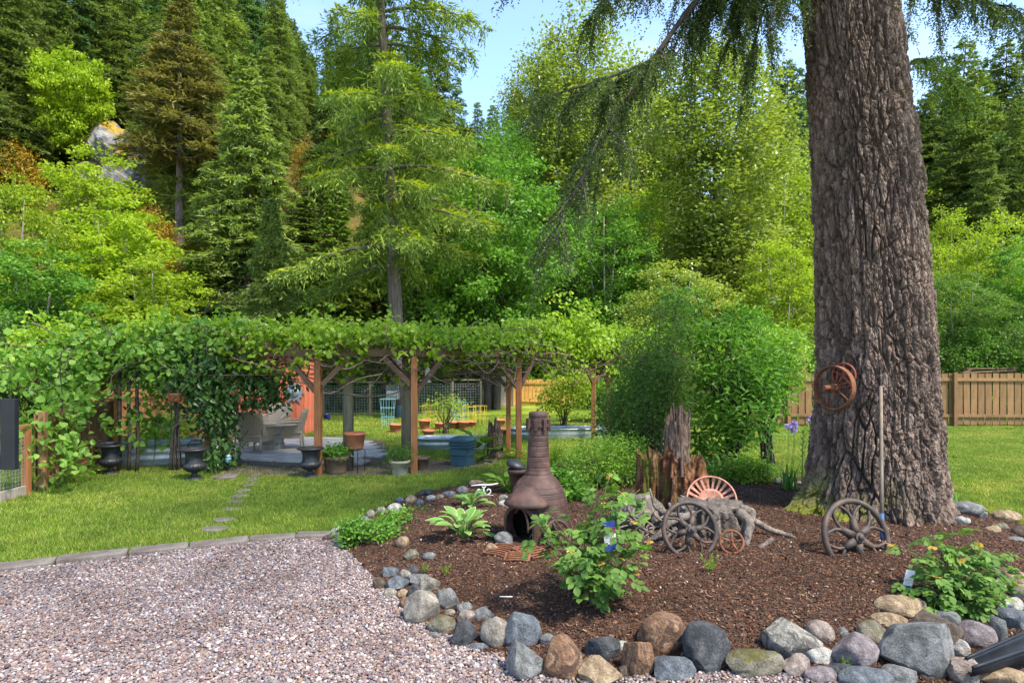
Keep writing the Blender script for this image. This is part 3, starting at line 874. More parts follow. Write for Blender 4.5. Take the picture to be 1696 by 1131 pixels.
def bez(a, b, c, d, n):
    t = np.linspace(0, 1, n)[:, None]
    a, b, c, d = (np.array(tuple(v)) for v in (a, b, c, d))
    return a * (1 - t) ** 3 + 3 * b * t * (1 - t) ** 2 + 3 * c * t * t * (1 - t) + d * t ** 3

def needle_twigs(mb, rng, base, direc, length, n_per_m=90, nl=.022, nw=.004):
    """many small twigs, each clothed in needles (thin triangles-like rhombs)"""
    k = max(6, int(n_per_m * float(np.mean(length))))
    B = len(base)
    t = np.linspace(.03, 1, k)[None, :, None]
    D = direc / (np.linalg.norm(direc, axis=1, keepdims=True) + 1e-9)
    sag = np.array([0, 0, -1.0])
    L = np.asarray(length)[:, None, None]
    p = base[:, None, :] + D[:, None, :] * L * t + sag * (L * .25) * t ** 2
    p = p.reshape(-1, 3)
    Dn = np.repeat(D, k, 0)
    side = rnd_dirs(rng, len(p))
    side -= Dn * (side * Dn).sum(1, keepdims=True)
    side /= (np.linalg.norm(side, axis=1, keepdims=True) + 1e-9)
    nd = side + Dn * .75
    leaf_quads(mb, p, nd, rnd_dirs(rng, len(p)), rng.uniform(.8, 1.25, len(p)) * nl, np.full(len(p), nw))

def fir_branch(root, rng, a, b, c, d, r0, side_n, twig_len, dens, hang=1.0, tip_mat=None, nl=.034, nw=.017):
    main = bez(a, b, c, d, 26)
    wood = MB(); wood.tube(main, np.linspace(r0, r0 * .22, 26), 7)
    nm = MB(); L = np.linalg.norm(np.diff(main, axis=0), axis=1).sum()
    for q in range(side_n):
        t = rng.uniform(.08, 1.0); i = min(24, int(t * 25)); p0 = main[i] * (1 - (t * 25 - i)) + main[i + 1] * (t * 25 - i)
        T = main[i + 1] - main[i]; T /= np.linalg.norm(T)
        sd = np.cross(T, (0, 0, 1)); sd /= np.linalg.norm(sd) + 1e-9
        s = 1 if q % 2 else -1
        sl = twig_len * rng.uniform(.45, 1.1) * (1 - .55 * t)
        dirn = sd * s * rng.uniform(.3, 1) + T * rng.uniform(.3, .9) + np.array((rng.normal(0, .25), rng.normal(0, .35), 0))
        dirn /= np.linalg.norm(dirn)
        e = p0 + dirn * sl + np.array((0, 0, -sl * rng.uniform(.25, .8) * hang))
        sub = bez(p0, p0 + dirn * sl * .4, p0 + dirn * sl * .8 + (0, 0, -.1 * sl), e, 9)
        wood.tube(sub, np.linspace(r0 * .22, r0 * .05, 9), 4)
        # twigs hanging from the side branch
        nt_ = int(dens * sl) + 4
        tt = rng.uniform(.08, 1, nt_); ii = np.minimum(7, (tt * 8).astype(int)); fr = (tt * 8 - ii)[:, None]
        bp = sub[ii] * (1 - fr) + sub[ii + 1] * fr
        dd = np.stack([rng.normal(0, .55, nt_), rng.normal(0, .55, nt_), -rng.uniform(.3, 1.5, nt_) * hang], 1) + dirn * .6
        needle_twigs(nm, rng, bp, dd, rng.uniform(.10, .34, nt_), 70, nl, nw)
    bo = obj('branch', wood, M['twig_dark'], root, smooth=True)
    fo = obj('foliage', nm, tip_mat or M['needle_fir'], bo)
    return bo

rg = np.random.default_rng(5)
# the long drooping branch left of the trunk, its neighbours along the top edge, and sprays right of the trunk
fir_branch(fir, rg, (4.15, 7.6, 8.0), P(1235, -130, 7.5), P(1080, 60, 7.2), P(918, 385, 6.8), .055, 60, 1.15, 34)
fir_branch(fir, rg, P(1120, 90, 7.2), P(1060, 105, 7.1), P(1000, 140, 7.0), P(880, 165, 6.8), .026, 26, .75, 42)
fir_branch(fir, rg, (4.0, 7.9, 8.4), P(1290, -150, 8.1), P(1235, -60, 8.2), P(1215, 60, 8.2), .05, 22, 1.0, 95, 1.5)
fir_branch(fir, rg, (3.95, 7.5, 7.5), P(1300, -60, 7.1), P(1290, -20, 7.0), P(1270, 60, 6.9), .03, 12, .6, 40)
fir_branch(fir, rg, (4.0, 7.4, 8.6), P(1180, -170, 6.8), P(1000, -120, 6.5), P(870, -60, 6.2), .05, 26, .85, 45, 1.2)
fir_branch(fir, rg, (3.9, 7.2, 9.0), P(900, -200, 6.3), P(700, -150, 6.2), P(470, -70, 6.0), .05, 26, .8, 40, 1.1)
fir_branch(fir, rg, (4.75, 7.6, 6.8), P(1560, -60, 7.6), P(1600, 0, 7.4), P(1668, 12, 7.2), .035, 24, .85, 60, 1.1)
fir_branch(fir, rg, (4.85, 7.8, 5.6), P(1530, 70, 7.6), P(1545, 130, 7.5), P(1600, 150, 7.4), .022, 16, .5, 70, .9, M['needle_spruce'])
fir_branch(fir, rg, (4.0, 7.7, 8.2), P(1270, -110, 7.6), P(1190, -60, 7.6), P(1150, 50, 7.5), .045, 34, 1.0, 60, 1.4)
fir_branch(fir, rg, (3.95, 7.5, 8.1), P(1230, -90, 7.2), P(1120, -70, 7.0), P(985, 5, 6.8), .04, 36, .75, 55, 1.3)
fir_branch(fir, rg, (4.0, 8.1, 7.9), P(1290, -60, 8.4), P(1262, 0, 8.5), P(1240, 120, 8.5), .035, 26, .8, 60, 1.6)
# unseen crown above the frame, boughs lengthened towards the camera to shade the foreground
cw = MB(); cl = MB()
for q in range(46):
    z = 10.6 + 12.6 * (q / 46) + rg.uniform(-.2, .2); az = q * 2.4 + rg.normal(0, .3)
    l = (7.6 - 5.4 * (q / 46)) * rg.uniform(.8, 1.08) * (.55 if math.sin(az) > .2 else (1.18 if math.sin(az) < -.2 else 1))
    c0 = np.array((np.interp(z, [6.5, 26], [4.195, 2.6]), 7.95, z))
    d = np.array((math.cos(az), math.sin(az), 0))
    br = bez(c0, c0 + d * l * .35 + (0, 0, .3), c0 + d * l * .7 + (0, 0, -.2), c0 + d * l + (0, 0, -1.2), 10)
    cw.tube(br, np.linspace(.07, .012, 10), 5)
    k = int(l * 28); t = rg.uniform(.12, 1, k); ii = np.minimum(8, (t * 9).astype(int)); f = (t * 9 - ii)[:, None]
    bp = br[ii] * (1 - f) + br[ii + 1] * f
    sd = np.cross(d, (0, 0, 1))
    sl = (1.5 * (1 - t * .6))[:, None] * rg.uniform(-1, 1, (k, 1))
    bp2 = bp + sd * sl + d * np.abs(sl) * .4 + np.array((0, 0, -1)) * np.abs(sl) * .3 + rg.normal(0, .06, (k, 3))
    leaf_quads(cl, bp2, rnd_dirs(rg, k) * .5 + d + (0, 0, -.7), rnd_dirs(rg, k, 2.5), rg.uniform(.3, .55, k), rg.uniform(.06, .13, k))
bo = obj('upper_branches', cw, M['twig_dark'], fir, smooth=True); bo['kind'] = 'stuff'
fo = obj('upper_foliage', cl, M['needle_fir'], fir); fo['kind'] = 'stuff'

# ------------------------------------------------------------------ tree makers
def broadleaf(seed, H, ells, nclump, nleaf, ls, tr, stems=1, clump_r=.5, limbs=36, flat=.55, updir=.0, shell=.55, lean=0.0):
    """trunk, limbs and leaf clumps inside a set of ellipsoids (cx, cy, cz, rx, ry, rz)"""
    rg = np.random.default_rng(seed)
    wood = MB(); leaf = MB()
    vol = np.array([e[3] * e[4] * e[5] for e in ells]) ** .8; vol /= vol.sum()
    cs = []
    for e, n in zip(ells, rg.multinomial(nclump, vol)):
        v = rnd_dirs(rg, n); r = shell + (1 - shell) * rg.uniform(0, 1, n) ** .6
        r = np.where(rg.uniform(size=n) < .25, rg.uniform(.1, .8, n), r)
        lump = 1 + .22 * vnoise(v * 2.3 + seed, seed)
        cs.append(np.array(e[:3]) + v * (r * lump)[:, None] * np.array(e[3:]))
    C = np.concatenate(cs)
    zb = min(e[2] - e[5] for e in ells); top = max(e[2] + e[5] for e in ells)
    tops = []
    for s in range(stems):
        a = 2 * math.pi * s / stems + rg.uniform(0, 1); sp = 0 if stems == 1 else H * .09 * rg.uniform(.6, 1.3)
        b0 = np.array((math.cos(a), math.sin(a), 0)) * (tr * 1.2 if stems > 1 else 0)
        e = np.array((math.cos(a) * sp + lean, math.sin(a) * sp, top * rg.uniform(.84, .94)))
        st = bez(b0 - (0, 0, .3), b0 + (rg.normal(0, .15), rg.normal(0, .15), e[2] * .3), e * (.8, .8, .65), e, 16)
        wood.tube(st, np.linspace(tr, tr * .12, 16), 8)
        tops.append(st)
    pick = rg.permutation(len(C))[:limbs]
    for i in pick:
        c = C[i]; st = tops[rg.integers(len(tops))]
        zz = max(zb * .55, c[2] - np.hypot(c[0], c[1]) * rg.uniform(.5, 1.0)); zz = min(zz, st[-1][2] * .95)
        k = int(np.argmin(np.abs(st[:, 2] - zz))); p = st[k]
        md = p * .5 + c * .5 + (0, 0, -.1 * np.linalg.norm(c - p))
        r0 = tr * .38 * (1 - k / 20)
        br = bez(p, p * .6 + md * .4, md * .5 + c * .5, c, 8)
        wood.tube(br, np.linspace(r0, r0 * .15, 8), 5)
        for c2 in C[rg.integers(len(C), size=2)]:
            if np.linalg.norm(c2 - c) < H * .18:
                wood.tube(bez(br[4], br[4] * .6 + c2 * .4, br[4] * .3 + c2 * .7, c2, 5), np.linspace(r0 * .4, r0 * .1, 5), 4)
    n = len(C) * nleaf
    cc = np.repeat(C, nleaf, 0); cr = np.repeat(clump_r * rg.uniform(.55, 1.35, len(C)), nleaf)[:, None]
    off = rg.normal(0, .5, (n, 3)) * (1, 1, flat) * cr
    p = cc + off
    d = rnd_dirs(rg, n) * (1, 1, .5) + off / (np.linalg.norm(off, axis=1, keepdims=True) + .01) * .6 + (0, 0, -.25 + updir)
    nn = rnd_dirs(rg, n) * .75 + (0, 0, 1.0)
    leaf_quads(leaf, p, d, nn, ls * rg.uniform(.6, 1.3, n), ls * rg.uniform(.5, .85, n), .06)
    return wood, leaf

def spray(mb, rg, p, d, up, L, W, m):
    """a twig as m small blades set alternately left and right along it"""
    if m <= 1: return leaf_quads(mb, p, d, up, L, W, -.02)
    d = d / (np.linalg.norm(d, axis=1, keepdims=True) + 1e-9)
    s = np.cross(d, up); s /= (np.linalg.norm(s, axis=1, keepdims=True) + 1e-9)
    L = np.asarray(L)
    for q in range(m):
        u = (q + .2) / m; sg = 1 if q % 2 else -1
        dd = d + s * sg * rg.uniform(.35, .95, (len(p), 1)) + rg.normal(0, .12, d.shape)
        leaf_quads(mb, p + d * (L * u)[:, None] - np.array((0, 0, .12)) * (L * u * u)[:, None], dd, up + rg.normal(0, .3, d.shape), L * rg.uniform(.9, 1.3, len(p)) * (1.15 - .6 * u) * 1.5 / m + .02, np.asarray(W) * rg.uniform(.6, 1.0, len(p)), -.02)

def conifer(seed, H, R, cb, nb, ntw, droop=.35, rise=.15, tw=.45, wd=.09, tr=.22, shape=.85, hang=0.0, layers=2, gap=0.0, m=1):
    rg = np.random.default_rng(seed)
    wood = MB(); leaf = MB(); tips = MB()
    ph = np.linspace(0, 1, 14)
    tx = rg.normal(0, .01 * H, 3)
    trunk = np.stack([tx[0] * np.sin(ph * 3), tx[1] * np.sin(ph * 2.3), ph * H - .3], 1)
    wood.tube(trunk, tr * (1 - ph * .97) + .01, 8)
    for q in range(nb):
        u = (q + rg.uniform(0, 1)) / nb
        z = cb + (H - cb) * u ** 1.05
        prof = (1 - u) ** shape * (1 if u > .12 else .72 + 2.3 * u)
        l = R * prof * rg.uniform(.62, 1.12) + .12
        if rg.uniform() < gap: l *= .45
        az = q * 2.39996 + rg.normal(0, .35)
        d = np.array((math.cos(az), math.sin(az), 0)); c0 = np.array((np.interp(z, trunk[:, 2], trunk[:, 0]), np.interp(z, trunk[:, 2], trunk[:, 1]), z))
        def pos(t):
            t = np.asarray(t)[:, None]
            return c0 + d * l * t + np.array((0, 0, 1.0)) * (rise * l * t - droop * l * t ** 1.8 + .10 * l * np.maximum(t - .75, 0) * 2)
        if l > .5:
            wood.tube(pos(np.linspace(0, .92, 6)), np.linspace(.03 * l ** .7 + .008, .006, 6), 4, cap=False)
        sd = np.array((-d[1], d[0], 0))
        k = max(5, int(ntw * (l / R) + 4))
        for s in (-1, 1):
            t = np.sort(rg.uniform(.1, 1.0, k)); bp = pos(t)
            ln = (tw * l / R * 1.4 + tw * .35) * (1.08 - t) ** .55 * rg.uniform(.6, 1.2, k)
            dv = sd * s + d * rg.uniform(.5, 1.2, (k, 1)) + np.array((0, 0, -1.0)) * rg.uniform(.05, .5, (k, 1)) * (1 + hang)
            dv /= np.linalg.norm(dv, axis=1, keepdims=True)
            up = np.tile((0, 0, 1.0), (k, 1)) + rg.normal(0, .35, (k, 3))
            spray(leaf, rg, bp, dv, up, ln, wd * rg.uniform(.8, 1.4, k), m)
            for ly in range(layers):
                f = rg.uniform(.2, .9, k)[:, None]
                p2 = bp + dv * ln[:, None] * f
                dv2 = dv + rg.normal(0, .55, (k, 3)) + d * .4 + (0, 0, -hang * rg.uniform(0, 1.4))
                spray(leaf if rg.uniform() < .8 else tips, rg, p2, dv2, up + rg.normal(0, .4, (k, 3)), ln * rg.uniform(.35, .65, k), wd * rg.uniform(.7, 1.1, k), max(1, m - 1))
            if hang > 0:
                kk = int(k * 1.6); t = rg.uniform(.15, 1, kk)
                side = sd * (rg.uniform(-.6, .6, (kk, 1)) * (tw * 1.1) * (1.1 - t)[:, None])
                spray(leaf, rg, pos(t) + side, np.tile((0, 0, -1.0), (kk, 1)) + rg.normal(0, .22, (kk, 3)), rnd_dirs(rg, kk, .2), tw * hang * rg.uniform(.4, 1.1, kk), wd * rg.uniform(.6, 1.0, kk), m + 1)
                # fresh tips on top of the bough
                t = rg.uniform(.35, 1, kk); side = sd * (rg.uniform(-1, 1, (kk, 1)) * (tw * .9) * (1.15 - t)[:, None])
                leaf_quads(tips, pos(t) + side + (0, 0, .02), d + rg.normal(0, .8, (kk, 3)) * (1, 1, .4), np.tile((0, 0, 1.0), (kk, 1)) + rg.normal(0, .5, (kk, 3)), tw * rg.uniform(.16, .34, kk), wd * rg.uniform(.8, 1.3, kk))
    return wood, leaf, tips

def merge(a, b):
    for v, f in ((b.V, b.F),):
        off = a.n
        for vv in v: a.V.append(vv)
        for ff in f: a.F.append(ff + off)
        a.n += b.n
    return a

PROTO = {}
def proto(key, wood, leaf, mw, ml):
    PROTO[key] = (wood.mesh(key + '_trunk', mw, True), leaf.mesh(key + '_crown', ml))

for k, (sd, H, R, cb) in enumerate([(1, 20, 3.6, 2.5), (2, 20, 3.1, 4), (3, 20, 4.0, 1.5)]):
    w, l, tp = conifer(sd, H, R, cb, 135, 14, droop=.42, rise=.12, tw=1.1, wd=.14, tr=.26, layers=3, gap=.28, m=3, shape=.62)
    proto('dark%d' % k, w, merge(l, tp), M['dark_bark'], M['needle_dark'])
w, l, tp = conifer(12, 20, 3.3, 8.2, 105, 15, droop=.30, rise=.02, tw=.9, wd=.12, tr=.22, layers=3, gap=.2, shape=.8, m=3)
proto('brown', w, merge(l, tp), M['tan_bark'], M['needle_brown'])
w, l, tp = conifer(14, 13, 2.9, .8, 150, 17, droop=.62, rise=.18, tw=.75, wd=.09, tr=.17, layers=3, hang=.5, shape=.9, m=3)
proto('cedar', w, merge(l, tp), M['tan_bark'], M['cedar_leaf'])
w, l, tp = conifer(15, 12, 2.6, .3, 120, 14, droop=.5, rise=.1, tw=.75, wd=.13, tr=.17, layers=4, hang=.3)
proto('under', w, merge(l, tp), M['dark_bark'], M['needle_spruce'])
w, l = broadleaf(21, 10, [(0, 0, 6.2, 3.6, 3.6, 3.4), (1.6, .5, 4.2, 2.6, 2.4, 2.0), (-1.8, -.4, 4.4, 2.4, 2.4, 2.0)], 330, 92, .19, .2, 3, .62, 46, .36)
proto('maple0', w, l, M['dark_bark'], M['maple'])
w, l = broadleaf(22, 10, [(0, 0, 6.6, 2.7, 2.7, 3.3), (.8, .3, 3.6, 2.2, 2.0, 2.2)], 250, 90, .20, .12, 4, .56, 40, .34)
proto('maple1', w, l, M['pale_bark'], M['leaf_lime'])
w, l = broadleaf(23, 14, [(0, 0, 8.6, 2.2, 2.2, 5.2), (.2, 0, 4.4, 1.9, 1.9, 2.8)], 620, 74, .13, .16, 1, .52, 60, .9, .25, .4)
proto('poplar', w, l, M['pale_bark'], M['leaf_poplar'])
w, l = broadleaf(24, 10, [(0, 0, 5.8, 2.6, 2.6, 4.0), (-.7, 0, 3.0, 2.2, 2.2, 2.4)], 320, 90, .15, .10, 3, .5, 36, .5)
proto('alder', w, l, M['pale_bark'], M['leaf_lime'])
w, l = broadleaf(25, 4, [(0, 0, 1.9, 1.9, 1.9, 1.8)], 200, 55, .13, .05, 4, .4, 30, .7)
proto('bush', w, l, M['dark_bark'], M['leaf_dark'])
w, l = broadleaf(26, 8, [(0, 0, 5.0, 3.0, 3.0, 2.0), (0, 0, 3.4, 2.2, 2.2, 1.4)], 210, 90, .2, .13, 1, .52, 40, .32)
proto('round', w, l, M['dark_bark'], M['maple_yellow'])

def plant_tree(name, label, key, px, pytop, Y, width=None, leafmat=None, rz=0.0, group=None, cat='tree', barkmat=None, zoff=0.0):
    """stand a tree so that its foot is at photo column px at distance Y and its top reaches row pytop"""
    tm, cm = PROTO[key]
    x = (px - 848.0) / FPX * Y; z0 = gz(x, Y) - .15 + zoff
    ztop = CAMH + (HORIZON - pytop) / FPX * Y
    co = np.empty(len(cm.vertices) * 3, np.float32); cm.vertices.foreach_get('co', co); co = co.reshape(-1, 3)
    h0 = float(np.percentile(co[:, 2], 99.9)); w0 = float(np.percentile(np.hypot(co[:, 0], co[:, 1]), 97))
    s = (ztop - z0) / h0
    sw = s if width is None else (width / FPX * Y / 2) / w0
    t = thing(name, label, cat, (x, Y, z0), (0, 0, rz), group)
    t.scale = (sw, sw, s)
    a = obj('trunk', tm, parent=t); b = obj('crown', cm, parent=t)
    if leafmat:
        b.material_slots[0].link = 'OBJECT'; b.material_slots[0].material = leafmat
    if barkmat:
        a.material_slots[0].link = 'OBJECT'; a.material_slots[0].material = barkmat
    return t
# ------------------------------------------------------------------ the trees behind the garden
w, l, tp = conifer(33, 25, 4.9, 5.4, 92, 24, droop=.40, rise=.10, tw=1.0, wd=.066, tr=.30, layers=3, hang=.85, shape=.5, gap=.36, m=4)
sx_ = P(662, 0, 23).x
t = thing('spruce_tree', 'tall spruce with bare lower trunk and drooping boughs, bright new tips, behind the pergola', 'tree', (sx_, 23, -.1), (0, math.radians(-3.4), .6))
obj('trunk', w, M['tan_bark'], t, smooth=True)
obj('crown', l, M['needle_spruce'], t)
obj('fresh_tips', tp, M['needle_tip'], t)

LEFTG = 'dark conifers on the left hillside'; RIGHTG = 'dark conifers on the right hillside'; RIDGEG = 'small conifers along the far ridge'
k = 0
for px, top, Y in [(-60, -120, 52), (-10, -90, 60), (30, -60, 50), (75, -130, 64), (125, -70, 56), (170, -120, 66), (215, -60, 60), (255, -140, 70), (340, -100, 62), (375, -40, 56), (415, -70, 68), (452, -20, 60), (478, 30, 72), (200, -20, 74), (140, 40, 58), (350, 60, 50), (0, 60, 46), (40, 110, 48), (330, -20, 72), (90, -10, 74), (440, 80, 52), (505, 75, 78), (60, -100, 80), (290, -120, 80), (395, -60, 84)]:
    plant_tree('conifer', 'dark green conifer among many crowding the upper left hillside', 'dark%d' % (k % 3), px, top, Y, None, [M['needle_dark'], M['needle_blue'], M['needle_dark']][k % 3], k * 1.3, LEFTG); k += 1
for px, top, Y in [(1570, 110, 62), (1600, 62, 58), (1638, 95, 66), (1668, 70, 60), (1700, 58, 62), (1745, 40, 60), (1545, 150, 70), (1620, 150, 50), (1685, 170, 48), (1575, 200, 52), (1650, 220, 46), (1720, 140, 50), (1530, 190, 60)]:
    plant_tree('conifer', 'dark conifer on the hillside right of the giant trunk', 'dark%d' % (k % 3), px, top, Y, None, M['needle_blue'] if k % 2 else M['needle_dark'], k * 1.3, RIGHTG); k += 1
for px, top, Y in [(1305, 105, 78), (1322, 112, 84), (1285, 140, 88), (1335, 165, 70), (1298, 215, 62), (1325, 240, 56), (1270, 200, 80), (690, 36, 66), (725, 60, 70), (760, 130, 82), (790, 170, 96), (815, 175, 100), (845, 170, 104), (1255, 190, 96), (1120, 185, 104), (1075, 190, 110), (1150, 175, 100), (1000, 190, 108), (655, 20, 60), (620, -10, 62), (580, 60, 70), (550, 30, 78), (1235, 170, 104), (900, 175, 108), (945, 180, 108)]:
    plant_tree('conifer', 'small distant conifer along the wooded ridge under the sky', 'dark%d' % (k % 3), px, top, Y, None, M['needle_blue'] if k % 2 else M['needle_dark'], k * 1.3, RIDGEG); k += 1

plant_tree('fir_tree', 'brownish fir with bare lower trunk in front of the left cliff', 'brown', 297, -12, 38, 190, None, .4)
plant_tree('cedar_tree', 'pale feathery green cedar between the brownish fir and the spruce', 'cedar', 405, 100, 33, 215, None, 1.0)
plant_tree('cedar_tree', 'low pale green cedar above the pergola, left of the spruce trunk', 'cedar', 445, 330, 25, 150, None, 2.2)
plant_tree('maple_tree', 'round yellow-green maple on top of the rock cliff', 'round', 118, 92, 47, 125, None, .3)
plant_tree('maple_tree', 'tall lime green maple with pale stems at the far left', 'maple1', 150, 245, 30, 175, None, .3)
plant_tree('maple_tree', 'lime maple with leafy top against the cliff foot', 'maple1', 205, 330, 26, 190, M['maple_yellow'], 1.4)
plant_tree('maple_tree', 'bright green maple cut by the left edge', 'maple0', 15, 300, 26, 190, M['leaf_lime'], 2.0, barkmat=M['pale_bark'])
plant_tree('maple_tree', 'green maple low at the left edge behind the vine', 'maple1', 60, 400, 19, 190, M['maple'], .9)
plant_tree('maple_tree', 'yellow-green maple low behind the left end of the pergola', 'maple1', 255, 420, 22, 180, M['leaf_lime'], 2.9)
plant_tree('maple_tree', 'big fresh green maple right of the spruce trunk', 'maple0', 815, 258, 27, 285, None, 1.1)
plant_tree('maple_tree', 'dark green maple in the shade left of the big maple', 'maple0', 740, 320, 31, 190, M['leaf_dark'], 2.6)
plant_tree('poplar_tree', 'tall narrow poplar left of the drooping fir branch, against the sky', 'poplar', 958, 2, 42, 205, None, .5)
plant_tree('poplar_tree', 'shorter poplar just right of the blue sky gap above the maple', 'poplar', 885, 72, 46, 140, None, 2.5)
plant_tree('poplar_tree', 'poplar with glittering leaves and dark trunk left of the giant trunk', 'poplar', 1186, 40, 34, 245, None, 1.5, barkmat=M['dark_bark'])
plant_tree('poplar_tree', 'thin poplar in the gap left of the glittering poplar', 'poplar', 1060, 85, 46, 150, None, 3.5)
plant_tree('poplar_tree', 'low poplar above the big fresh green maple', 'poplar', 850, 190, 40, 110, M['maple'], 4.5)
plant_tree('alder_tree', 'tall alder glimpsed close to the left side of the giant trunk', 'alder', 1325, 215, 46, 110, M['leaf_poplar'], 1.9)
plant_tree('alder_tree', 'yellow-green alder behind the glittering poplar, beside the giant trunk', 'alder', 1285, 262, 38, 190, None, .2)
plant_tree('alder_tree', 'bright alder left of the glittering poplar', 'alder', 1085, 285, 40, 170, M['maple_yellow'], 1.2)
plant_tree('alder_tree', 'green alder under the tip of the drooping fir branch', 'alder', 1000, 330, 33, 180, M['maple'], 2.2)
plant_tree('alder_tree', 'grey-green alder between the poplars', 'alder', 1045, 200, 48, 150, M['leaf_poplar'], 2.7)
plant_tree('alder_tree', 'low alder behind the large shrub', 'alder', 1120, 430, 27, 200, M['leaf_poplar'], 3.2)
plant_tree('alder_tree', 'pale alder low beside the left side of the giant trunk', 'alder', 1300, 395, 28, 170, M['leaf_lime'], 4.2)
plant_tree('alder_tree', 'yellow-green alder just right of the giant trunk', 'alder', 1562, 350, 36, 120, M['leaf_lime'], .2)
plant_tree('alder_tree', 'broad lime alder behind the right fence', 'alder', 1632, 360, 31, 150, M['leaf_lime'], 1.0)
plant_tree('alder_tree', 'green alder cut by the right edge behind the fence', 'alder', 1705, 385, 28, 150, M['maple'], 2.0)
plant_tree('alder_tree', 'dark leafy alder low behind the right fence', 'alder', 1590, 450, 25.5, 150, M['leaf_dark'], 3.0)
for q, (px, top, Y, wd, lab) in enumerate([(560, 300, 32, 150, 'shaded conifer left of the spruce trunk'), (505, 330, 36, 150, 'shaded conifer behind the pale cedars'), (615, 330, 34, 150, 'shaded conifer directly behind the spruce trunk'),
                                  (690, 420, 29, 120, 'low shaded conifer right of the spruce trunk'), (330, 430, 30, 150, 'low shaded conifer behind the left part of the pergola'), (900, 400, 34, 150, 'dark conifer under the poplar'),
                                  (20, 430, 30, 150, 'shaded conifer at the left edge below the maples')]):
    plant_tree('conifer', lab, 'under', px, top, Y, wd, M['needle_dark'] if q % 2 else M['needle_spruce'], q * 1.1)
for px, top, Y, wd, lab in [(238, 330, 36, 110, 'orange-leaved shrub at the foot of the cliff'), (322, 400, 33, 110, 'orange-brown shrub behind the bare fir trunk'), (15, 235, 44, 110, 'orange shrub high at the left edge'), (190, 470, 27, 120, 'orange-brown undergrowth shrub beside the pale maple stems'), (525, 215, 50, 80, 'orange-leaved shrub glimpsed left of the spruce crown')]:
    plant_tree('shrub', lab, 'bush', px, top, Y, wd, M['leaf_orange'], px * .1, None, 'shrub')
UG = 'shrubs forming the undergrowth at the foot of the wood'
for q, (px, top, Y, wd) in enumerate([(540, 560, 27, 110), (590, 590, 26.5, 90), (640, 575, 28, 100), (700, 585, 27, 110), (750, 575, 29, 110), (800, 560, 32, 120), (480, 540, 27, 120), (420, 540, 24, 120), (860, 540, 33, 120), (350, 520, 25, 120), (280, 520, 24, 120), (920, 520, 32, 120), (990, 520, 33, 140), (1080, 540, 30, 140), (1180, 540, 28, 140), (1260, 540, 27, 140), (1330, 545, 25, 120), (1570, 545, 25, 110), (1630, 540, 24.5, 120), (1690, 530, 24, 130), (1740, 500, 26, 140), (130, 520, 21, 130), (60, 540, 17, 120), (-10, 520, 16, 130), (200, 530, 20, 120)]):
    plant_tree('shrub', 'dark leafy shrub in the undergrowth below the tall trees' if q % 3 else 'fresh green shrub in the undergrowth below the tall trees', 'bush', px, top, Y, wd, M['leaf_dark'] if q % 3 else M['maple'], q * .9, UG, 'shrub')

# more of the same wood, far up the slopes, as one mass
rg = np.random.default_rng(77)
pts = []; 
while len(pts) < 330:
    Y = rg.uniform(40, 130); px = rg.uniform(-250, 1950); x = (px - 848) / FPX * Y
    z = gz(x, Y)
    h = rg.uniform(9, 15) if 540 < px < 1340 else rg.uniform(14, 21)
    top = HORIZON - (z + h - CAMH) / Y * FPX
    lim = np.interp(px, [-200, 440, 520, 640, 760, 1250, 1340, 1500, 1900], [-400, -50, 70, 60, 190, 190, 170, 130, 20])
    if top < lim or (60 < px < 275 and Y < 53): continue
    pts.append((x, Y, z - .3, h))
pts = np.array(pts)
isl = rg.uniform(size=len(pts)) < np.where((pts[:, 0] > -12), .3, .06)
pick = np.where(isl, 3 + (np.arange(len(pts)) % 2), np.arange(len(pts)) % 3)
pts[:, 3] = np.where(isl, pts[:, 3] * 1.25, pts[:, 3])
scatter('hillside_wood', pts[:, :3], np.stack([rg.normal(0, .02, len(pts)), rg.normal(0, .02, len(pts)), rg.uniform(0, 6.28, len(pts))], 1),
        np.stack([pts[:, 3] / 20 * 1.1, pts[:, 3] / 20 * 1.1, pts[:, 3] / 20], 1) , [PROTO['dark0'][1], PROTO['dark1'][1], PROTO['dark2'][1], PROTO['alder'][1], PROTO['maple1'][1]],
        'distant mass of conifers and leafy trees covering the hillsides', 'wood', pick)

# rock cliff
def rock_mesh(seed, rough=.22, cuts=6, sub=4, boxy=.0, fine=.03, keep=.07):
    V, F = ico(sub)
    rg = np.random.default_rng(seed)
    V = V * (1 + rough * fbm(V * 1.3 + seed * 3.1, 3, seed))[:, None]
    for c in range(cuts):
        nrm = rnd_dirs(rg, 1)[0]; d = rg.uniform(.58, .88)
        dist = V @ nrm - d
        V = np.where(dist[:, None] > 0, V - nrm * dist[:, None] * (1 - keep), V)
    V = V + (V / (np.linalg.norm(V, axis=1, keepdims=True) + 1e-9)) * (fine * fbm(V * 5 + seed, 4, seed + 4))[:, None]
    lo, hi = V.min(0), V.max(0)
    V = (V - (lo + hi) / 2) / ((hi - lo) / 2)
    return V, F

